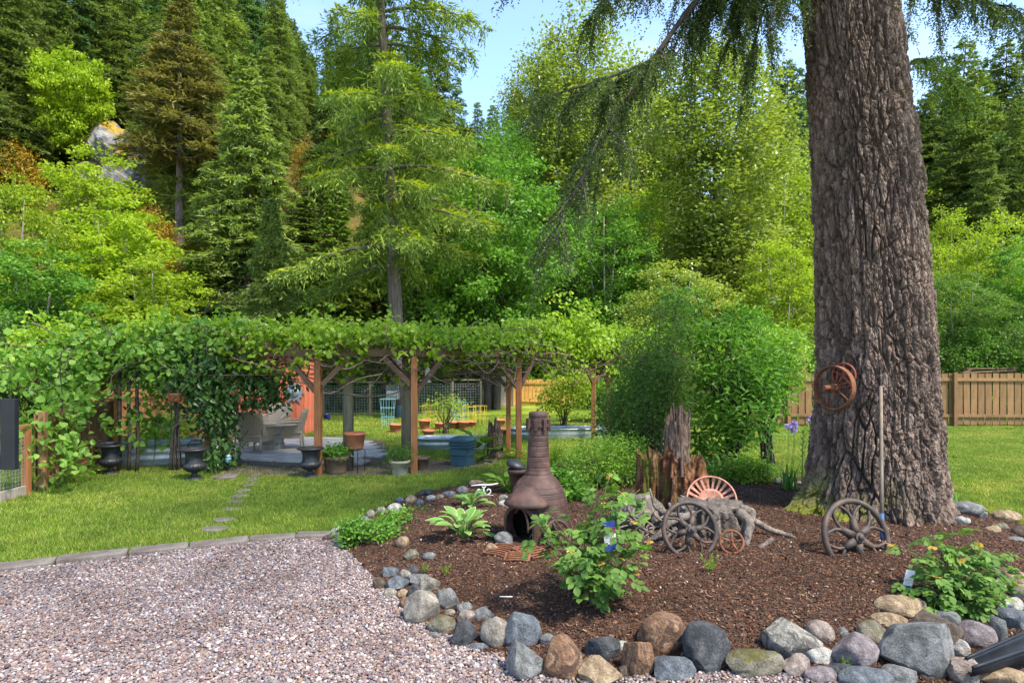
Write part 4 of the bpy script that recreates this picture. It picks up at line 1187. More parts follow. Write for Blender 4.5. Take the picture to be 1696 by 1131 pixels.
def mat_cliff():
    m, nt, out = new_mat('cliff_rock')
    f = noise(nt, 1.2, 7, .65, dist=1.0); g = noise(nt, 6, 6, .7)
    c = ramp(nt, f, [(.3, (.05, .05, .055)), (.5, (.15, .15, .165)), (.7, (.34, .34, .37))])
    geo = N(nt, 'ShaderNodeNewGeometry'); sep = N(nt, 'ShaderNodeSeparateXYZ'); nt.links.new(geo.outputs['True Normal'], sep.inputs[0])
    mo = ramp(nt, g, [(.35, (.22, .13, .012)), (.65, (.42, .30, .03))])
    mr = N(nt, 'ShaderNodeMapRange'); mr.inputs['From Min'].default_value = .35; mr.inputs['From Max'].default_value = .6
    nt.links.new(sep.outputs['Z'], mr.inputs['Value'])
    c = mixc(nt, mr.outputs['Result'], c, mo)
    finish(nt, out, c, .9, g, .9, .15)
    return m
M['cliff'] = mat_cliff()
t = thing('rock_cliff', 'grey rock cliff with golden moss on top on the left hillside', 'cliff', P(210, 320, 51))
for q, (px, py, w, h, dy, sd) in enumerate([(185, 250, 62, 75, 0, 1), (232, 265, 58, 62, -1, 2), (215, 300, 80, 52, -2, 3), (275, 235, 60, 40, 1, 4), (160, 300, 50, 45, 0, 5), (60, 225, 50, 30, 2, 6)]):
    V, F = rock_mesh(100 + sd, .4, 14, 4, fine=.12)
    p = P(px, py, 49 + dy) - t.location
    sx, sz = w / 2 / FPX * 49 * 1.15, h / 2 / FPX * 49 * 1.2
    obj('rock_face', MB().add(V * (sx, 2.4, sz), F), M['cliff'], t, loc=p)

# ------------------------------------------------------------------ pergola
perg = thing('pergola', 'long timber pergola smothered in vines crossing the garden', 'pergola', (0, 0, 0))
front = [P(195, 0, 12.0), P(345, 0, 12.2), P(527, 0, 11.25), P(686, 0, 11.45), P(859, 0, 13.3), P(983, 0, 16.3), P(1330, 0, 20.3)]
back = [P(165, 0, 12.6), P(372, 0, 13.0), P(577, 0, 12.2), P(673, 0, 12.9), P(842, 0, 14.0), P(1007, 0, 17.2), P(1312, 0, 21.0)]
HT = 2.10
def flat(v): return Vector((v.x, v.y, 0))
for q, (f, b) in enumerate(zip(front, back)):
    f, b = flat(f), flat(b)
    rot = math.atan2(b.x - f.x, b.y - f.y)
    obj('post', MB().box((0, 0, HT / 2), (.115, .115, HT)), M['cedar'], perg, bevel=.008, loc=f, rot=(0, 0, -rot * .4))
    if q in (2, 3, 6): obj('post', MB().tube([(0, 0, -.1), (0, 0, HT * .5), (.01, 0, HT)], [.105, .1, .095], 14), M['old_wood'], perg, smooth=True, loc=b)
    else: obj('post', MB().box((0, 0, HT / 2), (.105, .105, HT)), M['cedar'], perg, bevel=.008, loc=b)
fr = [flat(P(40, 0, 12.3))] + [flat(f) for f in front]; bk = [flat(P(30, 0, 13.0))] + [flat(b) for b in back]
for row, dz in ((fr, 0), (bk, 0)):
    for a, b in zip(row[:-1], row[1:]):
        d = (b - a).normalized()
        obj('beam', MB().bar(a - d * .12 + Vector((0, 0, HT + .07 + dz)), b + d * .12 + Vector((0, 0, HT + .07 + dz + .004)), .075, .14), M['beam_wood'], perg, bevel=.006)
    for a, b in zip(row[:-1], row[1:]):
        d = (b - a).normalized()
        for p, s in ((a, 1), (b, -1)):
            L = min(.62, (b - a).length * .3)
            obj('brace', MB().bar(p + d * s * .06 + Vector((0, 0, HT - L)), p + d * s * (L + .04) + Vector((0, 0, HT - .01)), .05, .09), M['beam_wood'], perg, bevel=.005)
for a, b, c, d in zip(fr[:-1], fr[1:], bk[:-1], bk[1:]):
    n = max(2, int((b - a).length / .6))
    for i in range(n):
        u = (i + .5) / n; p = a.lerp(b, u); q = c.lerp(d, u); e = (q - p).normalized()
        obj('rafter', MB().bar(p - e * .3 + Vector((0, 0, HT + .2)), q + e * .3 + Vector((0, 0, HT + .2)), .045, .11), M['beam_wood'], perg, bevel=.005)

# vines on it ------------------------------------------------------
def path_pts(rg, n, a, b, c, d, u0=0, u1=1):
    u = rg.uniform(u0, u1, n)[:, None]; v = rg.uniform(-.25, 1.25, n)[:, None]
    a, b, c, d = (np.array(tuple(x)) for x in (a, b, c, d))
    return (a * (1 - u) + b * u) * (1 - v) + (c * (1 - u) + d * u) * v

def leaf6(mb, Pn, D, Nn, L, W, fold=.12):
    """broader leaf: six-sided, folded along the midrib"""
    D = D / (np.linalg.norm(D, axis=1, keepdims=True) + 1e-9)
    S = np.cross(D, Nn); S /= (np.linalg.norm(S, axis=1, keepdims=True) + 1e-9); U = np.cross(S, D)
    L = np.asarray(L)[:, None]; W = np.asarray(W)[:, None]
    q = [Pn, Pn + D * L * .2 + S * W * .42 + U * W * fold, Pn + D * L * .6 + S * W * .46 + U * W * fold, Pn + D * L - U * L * .08,
         Pn + D * L * .6 - S * W * .46 + U * W * fold, Pn + D * L * .2 - S * W * .42 + U * W * fold]
    V = np.stack(q, 1).reshape(-1, 3); i = np.arange(len(Pn))[:, None] * 6
    return mb.add(V, np.concatenate([i + np.array([0, 1, 2, 3]), i + np.array([0, 3, 4, 5])]))

def vine_leaves(mb, rg, C, n, cr, ls, flat_=.6, up=1.0):
    cc = np.repeat(C, n, 0); m = len(cc)
    off = rg.normal(0, 1, (m, 3)) * (1, 1, flat_) * np.repeat(cr * rg.uniform(.5, 1.3, len(C)), n)[:, None]
    d = rnd_dirs(rg, m) + (0, 0, -.45)
    leaf6(mb, cc + off, d, rnd_dirs(rg, m) * .8 + (0, -.25, up), ls * rg.uniform(.55, 1.25, m), ls * rg.uniform(.55, 1.1, m))

def tangle(mb, rg, n, a, b, c, d, z0, z1, r=.007, ln=.8):
    p = path_pts(rg, n, a, b, c, d)
    for i in range(n):
        z = rg.uniform(z0, z1); s = np.array((p[i][0], p[i][1], z)); e = s + rg.normal(0, ln, 3) * (1, .6, .32)
        m1 = s * .6 + e * .4 + rg.normal(0, .18, 3); m2 = s * .3 + e * .7 + rg.normal(0, .18, 3) + (0, 0, -.1)
        mb.tube(bez(s, m1, m2, e, 9), rg.uniform(.5, 1.5) * r, 4)

rg = np.random.default_rng(91)
gv = thing('grape_vine', 'bright green grape vine over the pergola with a tangle of bare canes below', 'vine', flat(front[2]))
lv = MB(); tw = MB()
thick = [.26, .34, .32, .30, .30, .36, .46]
for q in range(len(fr) - 1):
    a, b, c, d = fr[q], fr[q + 1], bk[q], bk[q + 1]
    L = (b - a).length
    n = int(L * 74)
    C = path_pts(rg, n, a, b, c, d)
    C[:, 2] = HT + .2 + rg.uniform(-.05, 1, n) ** 1.2 * thick[q] * (1 + .95 * vnoise(C * (1.5, 1.5, .5), 3))
    vine_leaves(lv, rg, C, 20, .14, .10)
    n = int(L * 7)                                      # shoots standing above
    C = path_pts(rg, n, a, b, c, d); C[:, 2] = HT + .35 + rg.uniform(0, 1, n) ** 1.5 * .6
    vine_leaves(lv, rg, C, 9, .10, .09)
    n = int(L * 17)                                     # fringe hanging below the front edge
    C = path_pts(rg, n, a, b, c, d); C[:, 1] = C[:, 1] - rg.uniform(.0, .3, n)
    C[:, 2] = HT + .12 - rg.uniform(0, 1, n) ** 2 * .55
    vine_leaves(lv, rg, C, 10, .11, .105)
    tangle(tw, rg, int(L * (30 if q in (2, 3, 4) else 15)), a, b, c, d, HT - .42, HT + .35, .0085)
C = np.array([tuple(P(px, py, 15.5)) for px, py in [(940, 540), (965, 548), (920, 555), (900, 565), (985, 560), (950, 565)]])   # loose mound near the right end
vine_leaves(lv, rg, np.repeat(C, 14, 0) + rg.normal(0, .28, (84, 3)), 16, .2, .11)
lo = obj('leaves', lv, M['vine'], gv); lo['kind'] = 'stuff'; lo.matrix_parent_inverse = Matrix.Translation(-gv.location)
co = obj('canes', tw, M['twig'], gv, smooth=True); co['kind'] = 'stuff'; co.matrix_parent_inverse = Matrix.Translation(-gv.location)

kv = thing('kiwi_vine', 'large-leaved kiwi vine spilling over the fence at the left end of the pergola', 'vine', flat(P(180, 0, 12)))
lv = MB(); tw = MB()
C = []
for px, py, Y, sx, sz, n in [(150, 595, 11.8, 1.0, .25, 70), (230, 578, 12.0, .8, .25, 75), (80, 620, 11.4, .6, .35, 50), (115, 660, 10.9, .5, .35, 20), (90, 715, 10.2, .3, .3, 11), (290, 575, 12.2, .6, .22, 60), (200, 630, 11.9, .9, .25, 26), (60, 690, 10.0, .25, .35, 14), (100, 760, 9.9, .28, .22, 14), (235, 690, 12.0, .35, .35, 24), (330, 560, 12.2, .6, .25, 70), (240, 560, 12.6, .9, .2, 60)]:
    c = np.array(tuple(P(px, py, Y))); C.append(c + rg.normal(0, 1, (n, 3)) * (sx * .7, .35, sz * .7))
C = np.concatenate(C)
vine_leaves(lv, rg, C, 11, .15, .125, .8, .7)
for q in range(46):
    s = C[rg.integers(len(C))]; e = s + rg.normal(0, .6, 3); tw.tube(bez(s, s + rg.normal(0, .2, 3), e + rg.normal(0, .2, 3), e, 8), .009, 4)
for px in (196, 212, 226):
    b0 = Gp(px, 782); tw.tube(bez(b0, b0 + Vector((.1, 0, .8)), b0 + Vector((-.15, .1, 1.5)), P(px + 8, 590, 12), 12), .03, 6)
lo = obj('leaves', lv, M['vine_kiwi'], kv); lo['kind'] = 'stuff'; lo.matrix_parent_inverse = Matrix.Translation(-kv.location)
co = obj('canes', tw, M['twig_dark'], kv, smooth=True); co['kind'] = 'stuff'; co.matrix_parent_inverse = Matrix.Translation(-kv.location)

dv = thing('climbing_vine', 'dark glossy climber clothing the pergola post left of the patio', 'vine', flat(P(350, 0, 12)))
lv = MB(); tw = MB(); C = []
for px, py, Y, sx, sz, n in [(345, 640, 11.9, .38, .45, 150), (335, 600, 11.9, .5, .3, 110), (352, 700, 12.0, .25, .4, 50), (362, 760, 11.8, .24, .2, 60), (440, 630, 12.2, .42, .25, 48), (415, 655, 12.3, .22, .3, 18), (455, 662, 12.2, .22, .15, 14), (400, 615, 12.2, .5, .22, 60), (300, 615, 12, .4, .25, 60), (345, 785, 11.7, .15, .1, 16), (375, 690, 12.4, .2, .4, 16)]:
    c = np.array(tuple(P(px, py, Y))); C.append(c + rg.normal(0, 1, (n, 3)) * (sx * .6, .22, sz * .6))
C = np.concatenate(C); C = C[C[:, 2] > .08]
m = len(C) * 9; cc = np.repeat(C, 9, 0) + rg.normal(0, .10, (m, 3))
leaf6(lv, cc, rnd_dirs(rg, m) * (1, 1, .5) + (0, -.15, -.7), rnd_dirs(rg, m) * .7 + (0, -.6, .6), .13 * rg.uniform(.6, 1.2, m), .065 * rg.uniform(.7, 1.2, m))
for q in range(24):
    s = C[rg.integers(len(C))]; e = s + rg.normal(0, .5, 3); tw.tube(bez(s, s + rg.normal(0, .2, 3), e + rg.normal(0, .2, 3), e, 8), .008, 4)
lo = obj('leaves', lv, M['vine_dark'], dv); lo['kind'] = 'stuff'; lo.matrix_parent_inverse = Matrix.Translation(-dv.location)
co = obj('canes', tw, M['twig_dark'], dv, smooth=True); co['kind'] = 'stuff'; co.matrix_parent_inverse = Matrix.Translation(-dv.location)

# ------------------------------------------------------------------ shrubs of the garden
def shrub(name, label, px, py, Y, ells, n, nl, ls, lw, mat, clump=.16, stems=9, cat='shrub', up=.6, droop=-.1, stemmat='twig_dark', shell=.5, flat_=.8, near=False):
    """ells in photo pixels (cx, cy, w, h) at distance Y (+ optional dy)"""
    sd = int(px * 3 + py); rg = np.random.default_rng(sd)
    b0 = Vector((P(px, 0, Y).x, Y, gz(P(px, 0, Y).x, Y)))
    t = thing(name, label, cat, b0)
    C = []
    tot = sum(e[2] * e[3] for e in ells)
    for e in ells:
        k = int(n * e[2] * e[3] / tot); dy = e[4] if len(e) > 4 else 0
        c = np.array(tuple(P(e[0], e[1], Y + dy))); v = rnd_dirs(rg, k); r = shell + (1 - shell) * rg.uniform(0, 1, k) ** .5
        r = r * (1 + .25 * vnoise(v * 2.2 + sd, sd)); wx_, wz_ = e[2] / 2 / FPX * Y, e[3] / 2 / FPX * Y
        C.append(c + v * r[:, None] * (wx_, min(wx_, wz_ * 1.2), wz_))
    C = np.concatenate(C); C = C[C[:, 2] > b0.z + .03]
    lv = MB(); m = len(C) * nl
    cc = np.repeat(C, nl, 0); off = rg.normal(0, 1, (m, 3)) * (1, 1, flat_) * clump * rg.uniform(.4, 1, (m, 1))
    d = rnd_dirs(rg, m) * (1, 1, .6) + off / clump * .5 + (0, 0, droop)
    nn = rnd_dirs(rg, m) * .8 + (0, -.2, up)
    pp = cc + off - np.array(tuple(b0))
    if near: leaf6(lv, pp, d, nn, ls * rg.uniform(.6, 1.25, m), lw * rg.uniform(.7, 1.2, m))
    else: leaf_quads(lv, pp, d, nn, ls * rg.uniform(.6, 1.25, m), lw * rg.uniform(.7, 1.2, m), .05)
    st = MB()
    for q in rg.permutation(len(C))[:stems * 3]:
        e = C[q] - np.array(tuple(b0)); s = rg.normal(0, .06, 3) * (1, 1, 0) + (0, 0, -.05)
        st.tube(bez(s, s * .7 + (0, 0, e[2] * .4), e * .6 + (0, 0, .1 * e[2]), e, 8), np.linspace(.014, .004, 8) * (.5 + abs(e[2]) * .6), 4)
    o = obj('stems', st, M[stemmat], t, smooth=True); o['kind'] = 'stuff'
    o = obj('foliage', lv, mat, t); o['kind'] = 'stuff'
    return t

shrub('shrub', 'tall feathery evergreen shrub behind the rotten stump', 1085, 0, 10.6, [(1085, 590, 120, 120), (1080, 660, 150, 130), (1045, 705, 100, 80, -.1), (1110, 520, 60, 80), (1085, 630, 100, 130, -.3)], 300, 44, .085, .022, M['leaf_dark'], .17, 16)
shrub('shrub', 'broad glossy shrub right of the rotten stump', 1215, 0, 10.9, [(1225, 600, 130, 100), (1220, 660, 150, 120), (1190, 720, 90, 80), (1160, 545, 90, 70, .3), (1235, 540, 70, 60, .3), (1130, 500, 50, 50, .4)], 210, 30, .135, .045, M['shrub_green'], .18, 18, near=True)
shrub('shrub', 'lime green shrub behind the glossy one, left of the giant trunk', 1270, 0, 12.2, [(1285, 615, 100, 90), (1295, 570, 80, 50), (1255, 650, 80, 70)], 200, 28, .09, .04, M['shrub_lime'], .16, 10)
shrub('shrub', 'dark bush in deep shade left of the rotten stump', 1035, 0, 11.4, [(1040, 690, 90, 110), (1060, 740, 90, 70)], 300, 14, .09, .035, M['leaf_dark'], .15, 8)
shrub('shrub', 'low bright boxy shrub right of the chiminea', 995, 0, 9.3, [(985, 765, 110, 80), (1030, 755, 90, 70), (960, 790, 70, 50), (1010, 795, 100, 50)], 520, 18, .04, .02, M['shrub_lime'], .10, 8)
shrub('shrub', 'sunlit pale shrub on the far lawn behind the chiminea', 935, 0, 19.5, [(930, 655, 80, 50), (950, 635, 60, 40)], 240, 14, .1, .05, M['leaf_lime'], .2, 6)
shrub('shrub', 'small yellow-leaved shrub among the terracotta pots', 738, 0, 17.5, [(735, 670, 60, 34), (715, 680, 30, 24), (755, 672, 40, 26)], 60, 8, .09, .045, M['maple_yellow'], .16, 6)
shrub('shrub', 'leafy green mound spilling over the rocks beside the gravel', 612, 0, 6.9, [(612, 895, 100, 60), (590, 880, 60, 36), (640, 905, 70, 40), (655, 868, 60, 50, .5), (690, 865, 50, 50, .9)], 320, 14, .042, .028, M['shrub_green'], .07, 8, near=True)
shrub('weeds', 'tall green weeds growing behind the left metal tank', 275, 0, 14.4, [(275, 712, 90, 44), (300, 700, 60, 40), (250, 720, 50, 30)], 300, 12, .09, .03, M['shrub_lime'], .15, 8, 'plant')
shrub('shrub', 'green bush beyond the lawn between the two right pergola posts', 1015, 0, 21, [(1010, 655, 70, 60), (975, 645, 60, 40)], 220, 14, .12, .06, M['shrub_lime'], .2, 6)
shrub('ground_cover_plant', 'low leafy ground cover between stump and giant trunk', 1240, 0, 9.6, [(1215, 785, 70, 34), (1250, 780, 60, 26), (1185, 790, 50, 30), (1285, 790, 40, 14), (1240, 770, 50, 26)], 280, 16, .05, .03, M['shrub_lime'], .09, 6, 'plant')
shrub('ground_cover_plant', 'low leafy plants at the foot of the chiminea behind it', 920, 0, 8.4, [(925, 800, 50, 36), (945, 815, 50, 30), (900, 790, 40, 30)], 120, 12, .09, .045, M['shrub_green'], .08, 5, 'plant', near=True)
# ------------------------------------------------------------------ iron wheels
def flywheel(label, loc, rot, R, rim, mat, spin=0.0, name='flywheel'):
    t = thing(name, label, 'wheel', loc, rot)
    obj('rim', MB().ring((0, 0, 0), R - rim, rim, n=56, k=10), mat, t, smooth=True)
    obj('hub', MB().lathe([(.2 * R, -.03), (.2 * R, .03), (.13 * R, .035), (.13 * R, .055), (.07 * R, .058), (.07 * R, .075), (.03 * R, .085)], 24), mat, t, smooth=False)
    for i in range(6):
        a = spin + i * math.pi / 3; mb = MB()
        def pt(r, da): return (r * R * math.cos(a + da), r * R * math.sin(a + da), 0)
        mb.tube([pt(.14, 0), pt(.3, 0), pt(.47, 0)], [.13 * R, .10 * R, .085 * R], 8)
        for s in (-1, 1):
            mb.tube([pt(.36, 0), pt(.5, s * .05), pt(.64, s * .15), pt(.78, s * .29), pt(.9, s * .40), pt(.97, s * .45)], [.06 * R, .05 * R, .045 * R, .043 * R, .044 * R, .048 * R], 7)
        obj('spoke', mb, mat, t, smooth=True)
    return t

def gpos(px, py, dz=0.0):
    v = Gp(px, py); v.z += dz; return v

RX = math.radians
b = gpos(1146, 918)
R1 = .285
flywheel('big iron flywheel leaning on the root stump, left of a small wheel', b + Vector((0, .07, R1 * .93 - .055)), (RX(74), RX(0), RX(8)), R1, .024, M['iron_dark'], .2)
b = gpos(1428, 922)
flywheel('big iron flywheel half sunk in mulch, leaning on the giant trunk behind the rake', b + Vector((0, .10, .15)), (RX(72), 0, RX(14)), .375, .029, M['iron_dark'], .5)

def valve_wheel(label, loc, rot, R, mat, n=5, rim=.013, name='hand_wheel'):
    t = thing(name, label, 'wheel', loc, rot)
    obj('rim', MB().ring((0, 0, 0), R - rim, rim, n=40, k=8), mat, t, smooth=True)
    obj('hub', MB().lathe([(.2 * R, -.015), (.22 * R, .0), (.2 * R, .02), (.1 * R, .024), (.09 * R, .012)], 18), mat, t)
    for i in range(n):
        a = i * 2 * math.pi / n + .3
        obj('spoke', MB().tube([(.12 * R * math.cos(a), .12 * R * math.sin(a), 0), (.5 * R * math.cos(a), .5 * R * math.sin(a), .004), ((R - rim) * math.cos(a), (R - rim) * math.sin(a), 0)], [.16 * R, .09 * R, .075 * R], 7), mat, t, smooth=True)
    return t
b = gpos(1214, 919)
valve_wheel('small rusty hand wheel leaning on the root stump right of the flywheel', b + Vector((0, .04, .112)), (RX(72), 0, RX(-20)), .118, M['rust'], 5)

# wheels on the trunk
wc = Vector((3.84, 7.56, 1.70))
t = thing('wagon_wheel', 'rusty spoked wheel with wide band rim and long hub hung on the giant trunk', 'wheel', wc, (RX(90), 0, RX(-64)))
prof = [(.255, -.035), (.262, -.035), (.262, .035), (.255, .035), (.252, .0)]
n = 48; mb = MB(); prof_c = [(.247, -.036), (.262, -.036), (.262, .036), (.247, .036), (.247, -.036)]
mb.lathe(prof_c, n, cap=False)
obj('rim', mb, M['rust'], t, smooth=False)
obj('hub', MB().lathe([(.03, -.09), (.045, -.07), (.045, .05), (.032, .06), (.028, .17), (.022, .175)], 18), M['rust'], t)
for i in range(6):
    a = i * math.pi / 3 + .35
    obj('spoke', MB().tube([(.03 * math.cos(a), .03 * math.sin(a), .02 * (-1) ** i), (.252 * math.cos(a), .252 * math.sin(a), .015 * (-1) ** i)], .009, 7), M['rust'], t, smooth=True)
valve_wheel('red painted hand wheel hung above the spoked wheel on the giant trunk', Vector((3.94, 7.53, 1.845)), (RX(90), 0, RX(-60)), .155, M['rust_red'], 5, .013)

# ------------------------------------------------------------------ rake
a = Gp(1461, 906) + Vector((0, 0, .05)); bt = P(1459, 640, 7.02)
t = thing('garden_rake', 'bow rake with long grey handle propped against the giant trunk', 'rake', a)
d = bt - a; dn = d.normalized()
obj('handle', MB().tube([d * .16, d * .4, d * .7, d], [.017, .018, .018, .0165], 12), M['handle'], t, smooth=True)
obj('sleeve', MB().tube([d * .015, d * .165], [.017, .0205], 12), M['blue_tape'], t, smooth=True)
hd = Vector((-.12, -.10, -.06))
obj('neck', MB().tube([tuple(d * .02), (0, 0, 0), (.012, -.06, -.03), (-.02, -.10, -.045)], [.008, .008, .007, .007], 8), M['rust'], t, smooth=True)
e0, e1 = Vector((-.24, -.06, -.03)), Vector((.14, -.16, -.06))
hb = obj('head_bar', MB().bar(e0, e1, .014, .02), M['rust'], t)
for i in range(13):
    p = e0.lerp(e1, i / 12)
    obj('tooth', MB().tube([p, p + Vector((-.01, -.02, -.025)), p + Vector((-.005, -.045, -.055))], [.005, .0045, .003], 5), M['rust'], hb)

# ------------------------------------------------------------------ stumps
M['rot_wood'] = mat_bark('rotten_wood', (.035, .015, .008), (.17, .068, .028), (.33, .20, .12), ((.05, .06, .008), (.13, .14, .015)))
M['snag_wood'] = mat_bark('snag_wood', (.04, .026, .02), (.14, .095, .072), (.28, .22, .185))
M['root_wood'] = mat_bark('root_wood', (.04, .032, .027), (.13, .11, .095), (.27, .24, .215))

def ragged(seed, H, R, n=150, m=90, flare=.3, top=.35, ridges=9, amp=.16, lean=(0, 0), moss=.0, hollow=True, flat_top=False):
    th = np.linspace(0, 2 * np.pi, n, endpoint=False); u = np.linspace(0, 1, m)
    TH, U = np.meshgrid(th, u, indexing='ij'); TH = TH.ravel(); U = U.ravel()
    p = np.stack([np.cos(TH) * 1.7, np.sin(TH) * 1.7, np.zeros_like(TH)], 1)
    hh = H * (1 + top * (fbm(p * 1.1, 4, seed, .5) * 1.6) + .05 * vnoise(p * 9, seed + 1))
    Z = U * hh
    ridg = np.abs(fbm(np.stack([np.cos(TH) * 3.2, np.sin(TH) * 3.2, Z * .9], 1), 4, seed + 2))
    fin = fbm(np.stack([np.cos(TH) * 9, np.sin(TH) * 9, Z * 3.0], 1), 4, seed + 3)
    r = R * (1 + flare * np.exp(-Z / (.16 * H + .05)) - .10 * U) * (1 + amp - amp * 3.2 * ridg + .10 * fin + .13 * (voronoi(np.stack([np.cos(TH) * 5, np.sin(TH) * 5, Z * 6], 1), seed + 5)[2] - .5) + .07 * (voronoi(np.stack([np.cos(TH) * 13, np.sin(TH) * 13, Z * 13], 1), seed + 6)[2] - .5))
    V = np.stack([r * np.cos(TH) + lean[0] * U, r * np.sin(TH) + lean[1] * U, Z - .08], 1)
    i, j = np.meshgrid(np.arange(n), np.arange(m - 1), indexing='ij')
    F = np.stack([i * m + j, ((i + 1) % n) * m + j, ((i + 1) % n) * m + j + 1, i * m + j + 1], -1).reshape(-1, 4)
    mb = MB().add(V, F)
    # broken top: rings falling inward
    rim = V.reshape(n, m, 3)[:, -1]; rings = [rim]
    c = rim.mean(0)
    for k, s in enumerate((.8, .55, .3, .05)):
        q = c + (rim - c) * s; q[:, 2] = (rim[:, 2] * (.9 - .12 * k) if hollow else rim[:, 2] * s + c[2] * (1 - s)) + .04 * fbm(q * 9, 3, seed + k) * (1 if hollow else .6)
        rings.append(q)
    W = np.concatenate(rings); G_ = []
    for k in range(len(rings) - 1):
        for a_ in range(n):
            G_.append((k * n + a_, k * n + (a_ + 1) % n, (k + 1) * n + (a_ + 1) % n, (k + 1) * n + a_))
    mb.add(W, G_)
    fu = np.concatenate([np.clip(ridg * 2.2 - .1, 0, .8), np.full(len(W), .25)])
    ms = np.concatenate([np.clip((fbm(np.stack([np.cos(TH) * 2, np.sin(TH) * 2, Z * 2.5], 1), 3, seed + 7) * 2.2 + moss - .6), 0, 1) * (1 if moss else 0), np.full(len(W), .3 if moss else 0)])
    return mb, fu, ms

def with_attr(mb, name, mat, fu, ms):
    me = mb.mesh(name, mat, True)
    at = me.attributes.new('furrow', 'FLOAT', 'POINT'); at.data.foreach_set('value', fu.astype(np.float32))
    at = me.attributes.new('moss', 'FLOAT', 'POINT'); at.data.foreach_set('value', ms.astype(np.float32))
    return me

b = Gp(1128, 848); b.y += .25
t = thing('rotten_stump', 'tall rotten stump with a grey snag rising from reddish crumbling wood', 'stump', (b.x, b.y, gz(b.x, b.y)))
mb, fu, ms = ragged(3, .70, .27, flare=.4, top=.22, amp=.2, moss=.3)
obj('rotten_base', with_attr(mb, 'rotten_base', M['rot_wood'], fu, ms), parent=t, loc=(.07, -.06, 0))
mb, fu, ms = ragged(5, .74, .17, 110, 70, .5, .12, amp=.2, moss=.7)
obj('mossy_shoulder', with_attr(mb, 'mossy_shoulder', M['rot_wood'], fu, ms), parent=t, loc=(-.30, .02, 0))
mb, fu, ms = ragged(8, 1.24, .15, 110, 90, .6, .16, amp=.14, lean=(.05, 0))
obj('snag', with_attr(mb, 'snag', M['snag_wood'], fu, ms * 0), parent=t, loc=(.0, .10, 0))
rg = np.random.default_rng(3)
for q in range(7):                                      # splinters
    a = rg.uniform(3.3, 6.1); r = rg.uniform(.22, .34); z = rg.uniform(.15, .55); h = rg.uniform(.2, .42)
    mb = MB().tube([(r * math.cos(a) + .05, r * math.sin(a) - .05, z), (r * .95 * math.cos(a) + .05, r * .95 * math.sin(a) - .05, z + h * .6), (r * .8 * math.cos(a) + .05, r * .8 * math.sin(a) - .05, z + h)], [.022, .018, .004], 5)
    obj('splinter', mb, M['snag_wood'] if q % 2 else M['rot_wood'], t)

b = Gp(1195, 900); b.y += .42
t = thing('root_stump', 'low grey stump with flat top and gnarled roots behind the flywheel', 'stump', (b.x, b.y, gz(b.x, b.y)))
mb, fu, ms = ragged(17, .40, .33, 140, 60, .45, .1, amp=.18, hollow=False)
obj('stump_body', with_attr(mb, 'stump_body', M['root_wood'], fu, ms * 0), parent=t)
def root(parent, pts, r0, r1, seed, mat='root_wood'):
    pts = np.array([tuple(p) for p in pts]); k = len(pts); s = np.linspace(0, k - 1, 26)
    q = np.stack([np.interp(s, np.arange(k), pts[:, c]) for c in range(3)], 1)
    ker = np.array([1, 2, 3, 2, 1]) / 9
    for c in range(3): q[2:-2, c] = np.convolve(q[:, c], ker, 'valid')
    q = q + .018 * np.stack([fbm(q * 6 + 5 * c, 3, seed + c) for c in range(3)], 1)
    rr = np.linspace(r0, r1, 26) * (1 + .25 * fbm(q * 9, 2, seed + 9))
    return obj('root', MB().tube(q, rr, 9), M[mat], parent, smooth=True)
o = t.location
def rl(px, py, Y): return P(px, py, Y) - o
root(t, [rl(1225, 850, 6.55), rl(1243, 865, 6.42), rl(1238, 885, 6.35), rl(1236, 905, 6.3), rl(1255, 922, 6.2)], .062, .018, 1)
root(t, [rl(1228, 845, 6.6), rl(1245, 848, 6.55), rl(1248, 865, 6.5)], .06, .03, 2)
root(t, [rl(1232, 855, 6.7), rl(1265, 872, 6.65), rl(1295, 882, 6.6), rl(1318, 892, 6.5)], .04, .02, 3)
root(t, [rl(1150, 850, 6.5), rl(1110, 865, 6.4), rl(1085, 890, 6.35), rl(1060, 905, 6.3)], .035, .010, 4)
root(t, [rl(1150, 858, 6.55), rl(1100, 850, 6.6), rl(1085, 840, 6.7), rl(1075, 810, 6.8)], .03, .012, 5)
root(t, [rl(1120, 875, 6.4), rl(1095, 900, 6.3), rl(1090, 925, 6.2)], .02, .006, 6)
root(t, [rl(1110, 880, 6.4), rl(1075, 895, 6.3), rl(1068, 915, 6.2)], .018, .006, 7)
b = Gp(1268, 905)
t = thing('dead_root', 'short broken grey root lying on the mulch right of the root stump', 'root', b)
root(t, [(-.09, -.06, .0), (0, 0, .03), (.1, .09, .05)], .028, .024, 11)

t = thing('dirt_root_mass', 'dusty fallen root mass with stringy roots left of the stump', 'root', (0, 0, 0))
V, F = rock_mesh(61, .5, 4, 4, fine=.2)
c = Gp(1068, 885); c.y += .35
t.location = c; o = c
obj('root_ball', MB().add(V * (.36, .24, .26), F), M['root_wood'], t, smooth=True, loc=(-.02, 0, .12))
rg = np.random.default_rng(44)
for q in range(14):
    x0 = rg.uniform(-.25, .35); y0 = rg.uniform(-.25, -.1); z0 = rg.uniform(.1, .34)
    root(t, [(x0, y0, z0), (x0 + rg.normal(0, .1), y0 - .12, z0 * .7), (x0 + rg.normal(0, .16), y0 - .25, z0 * .3), (x0 + rg.normal(0, .2), y0 - .36, -.04)], .016, .005, 70 + q)

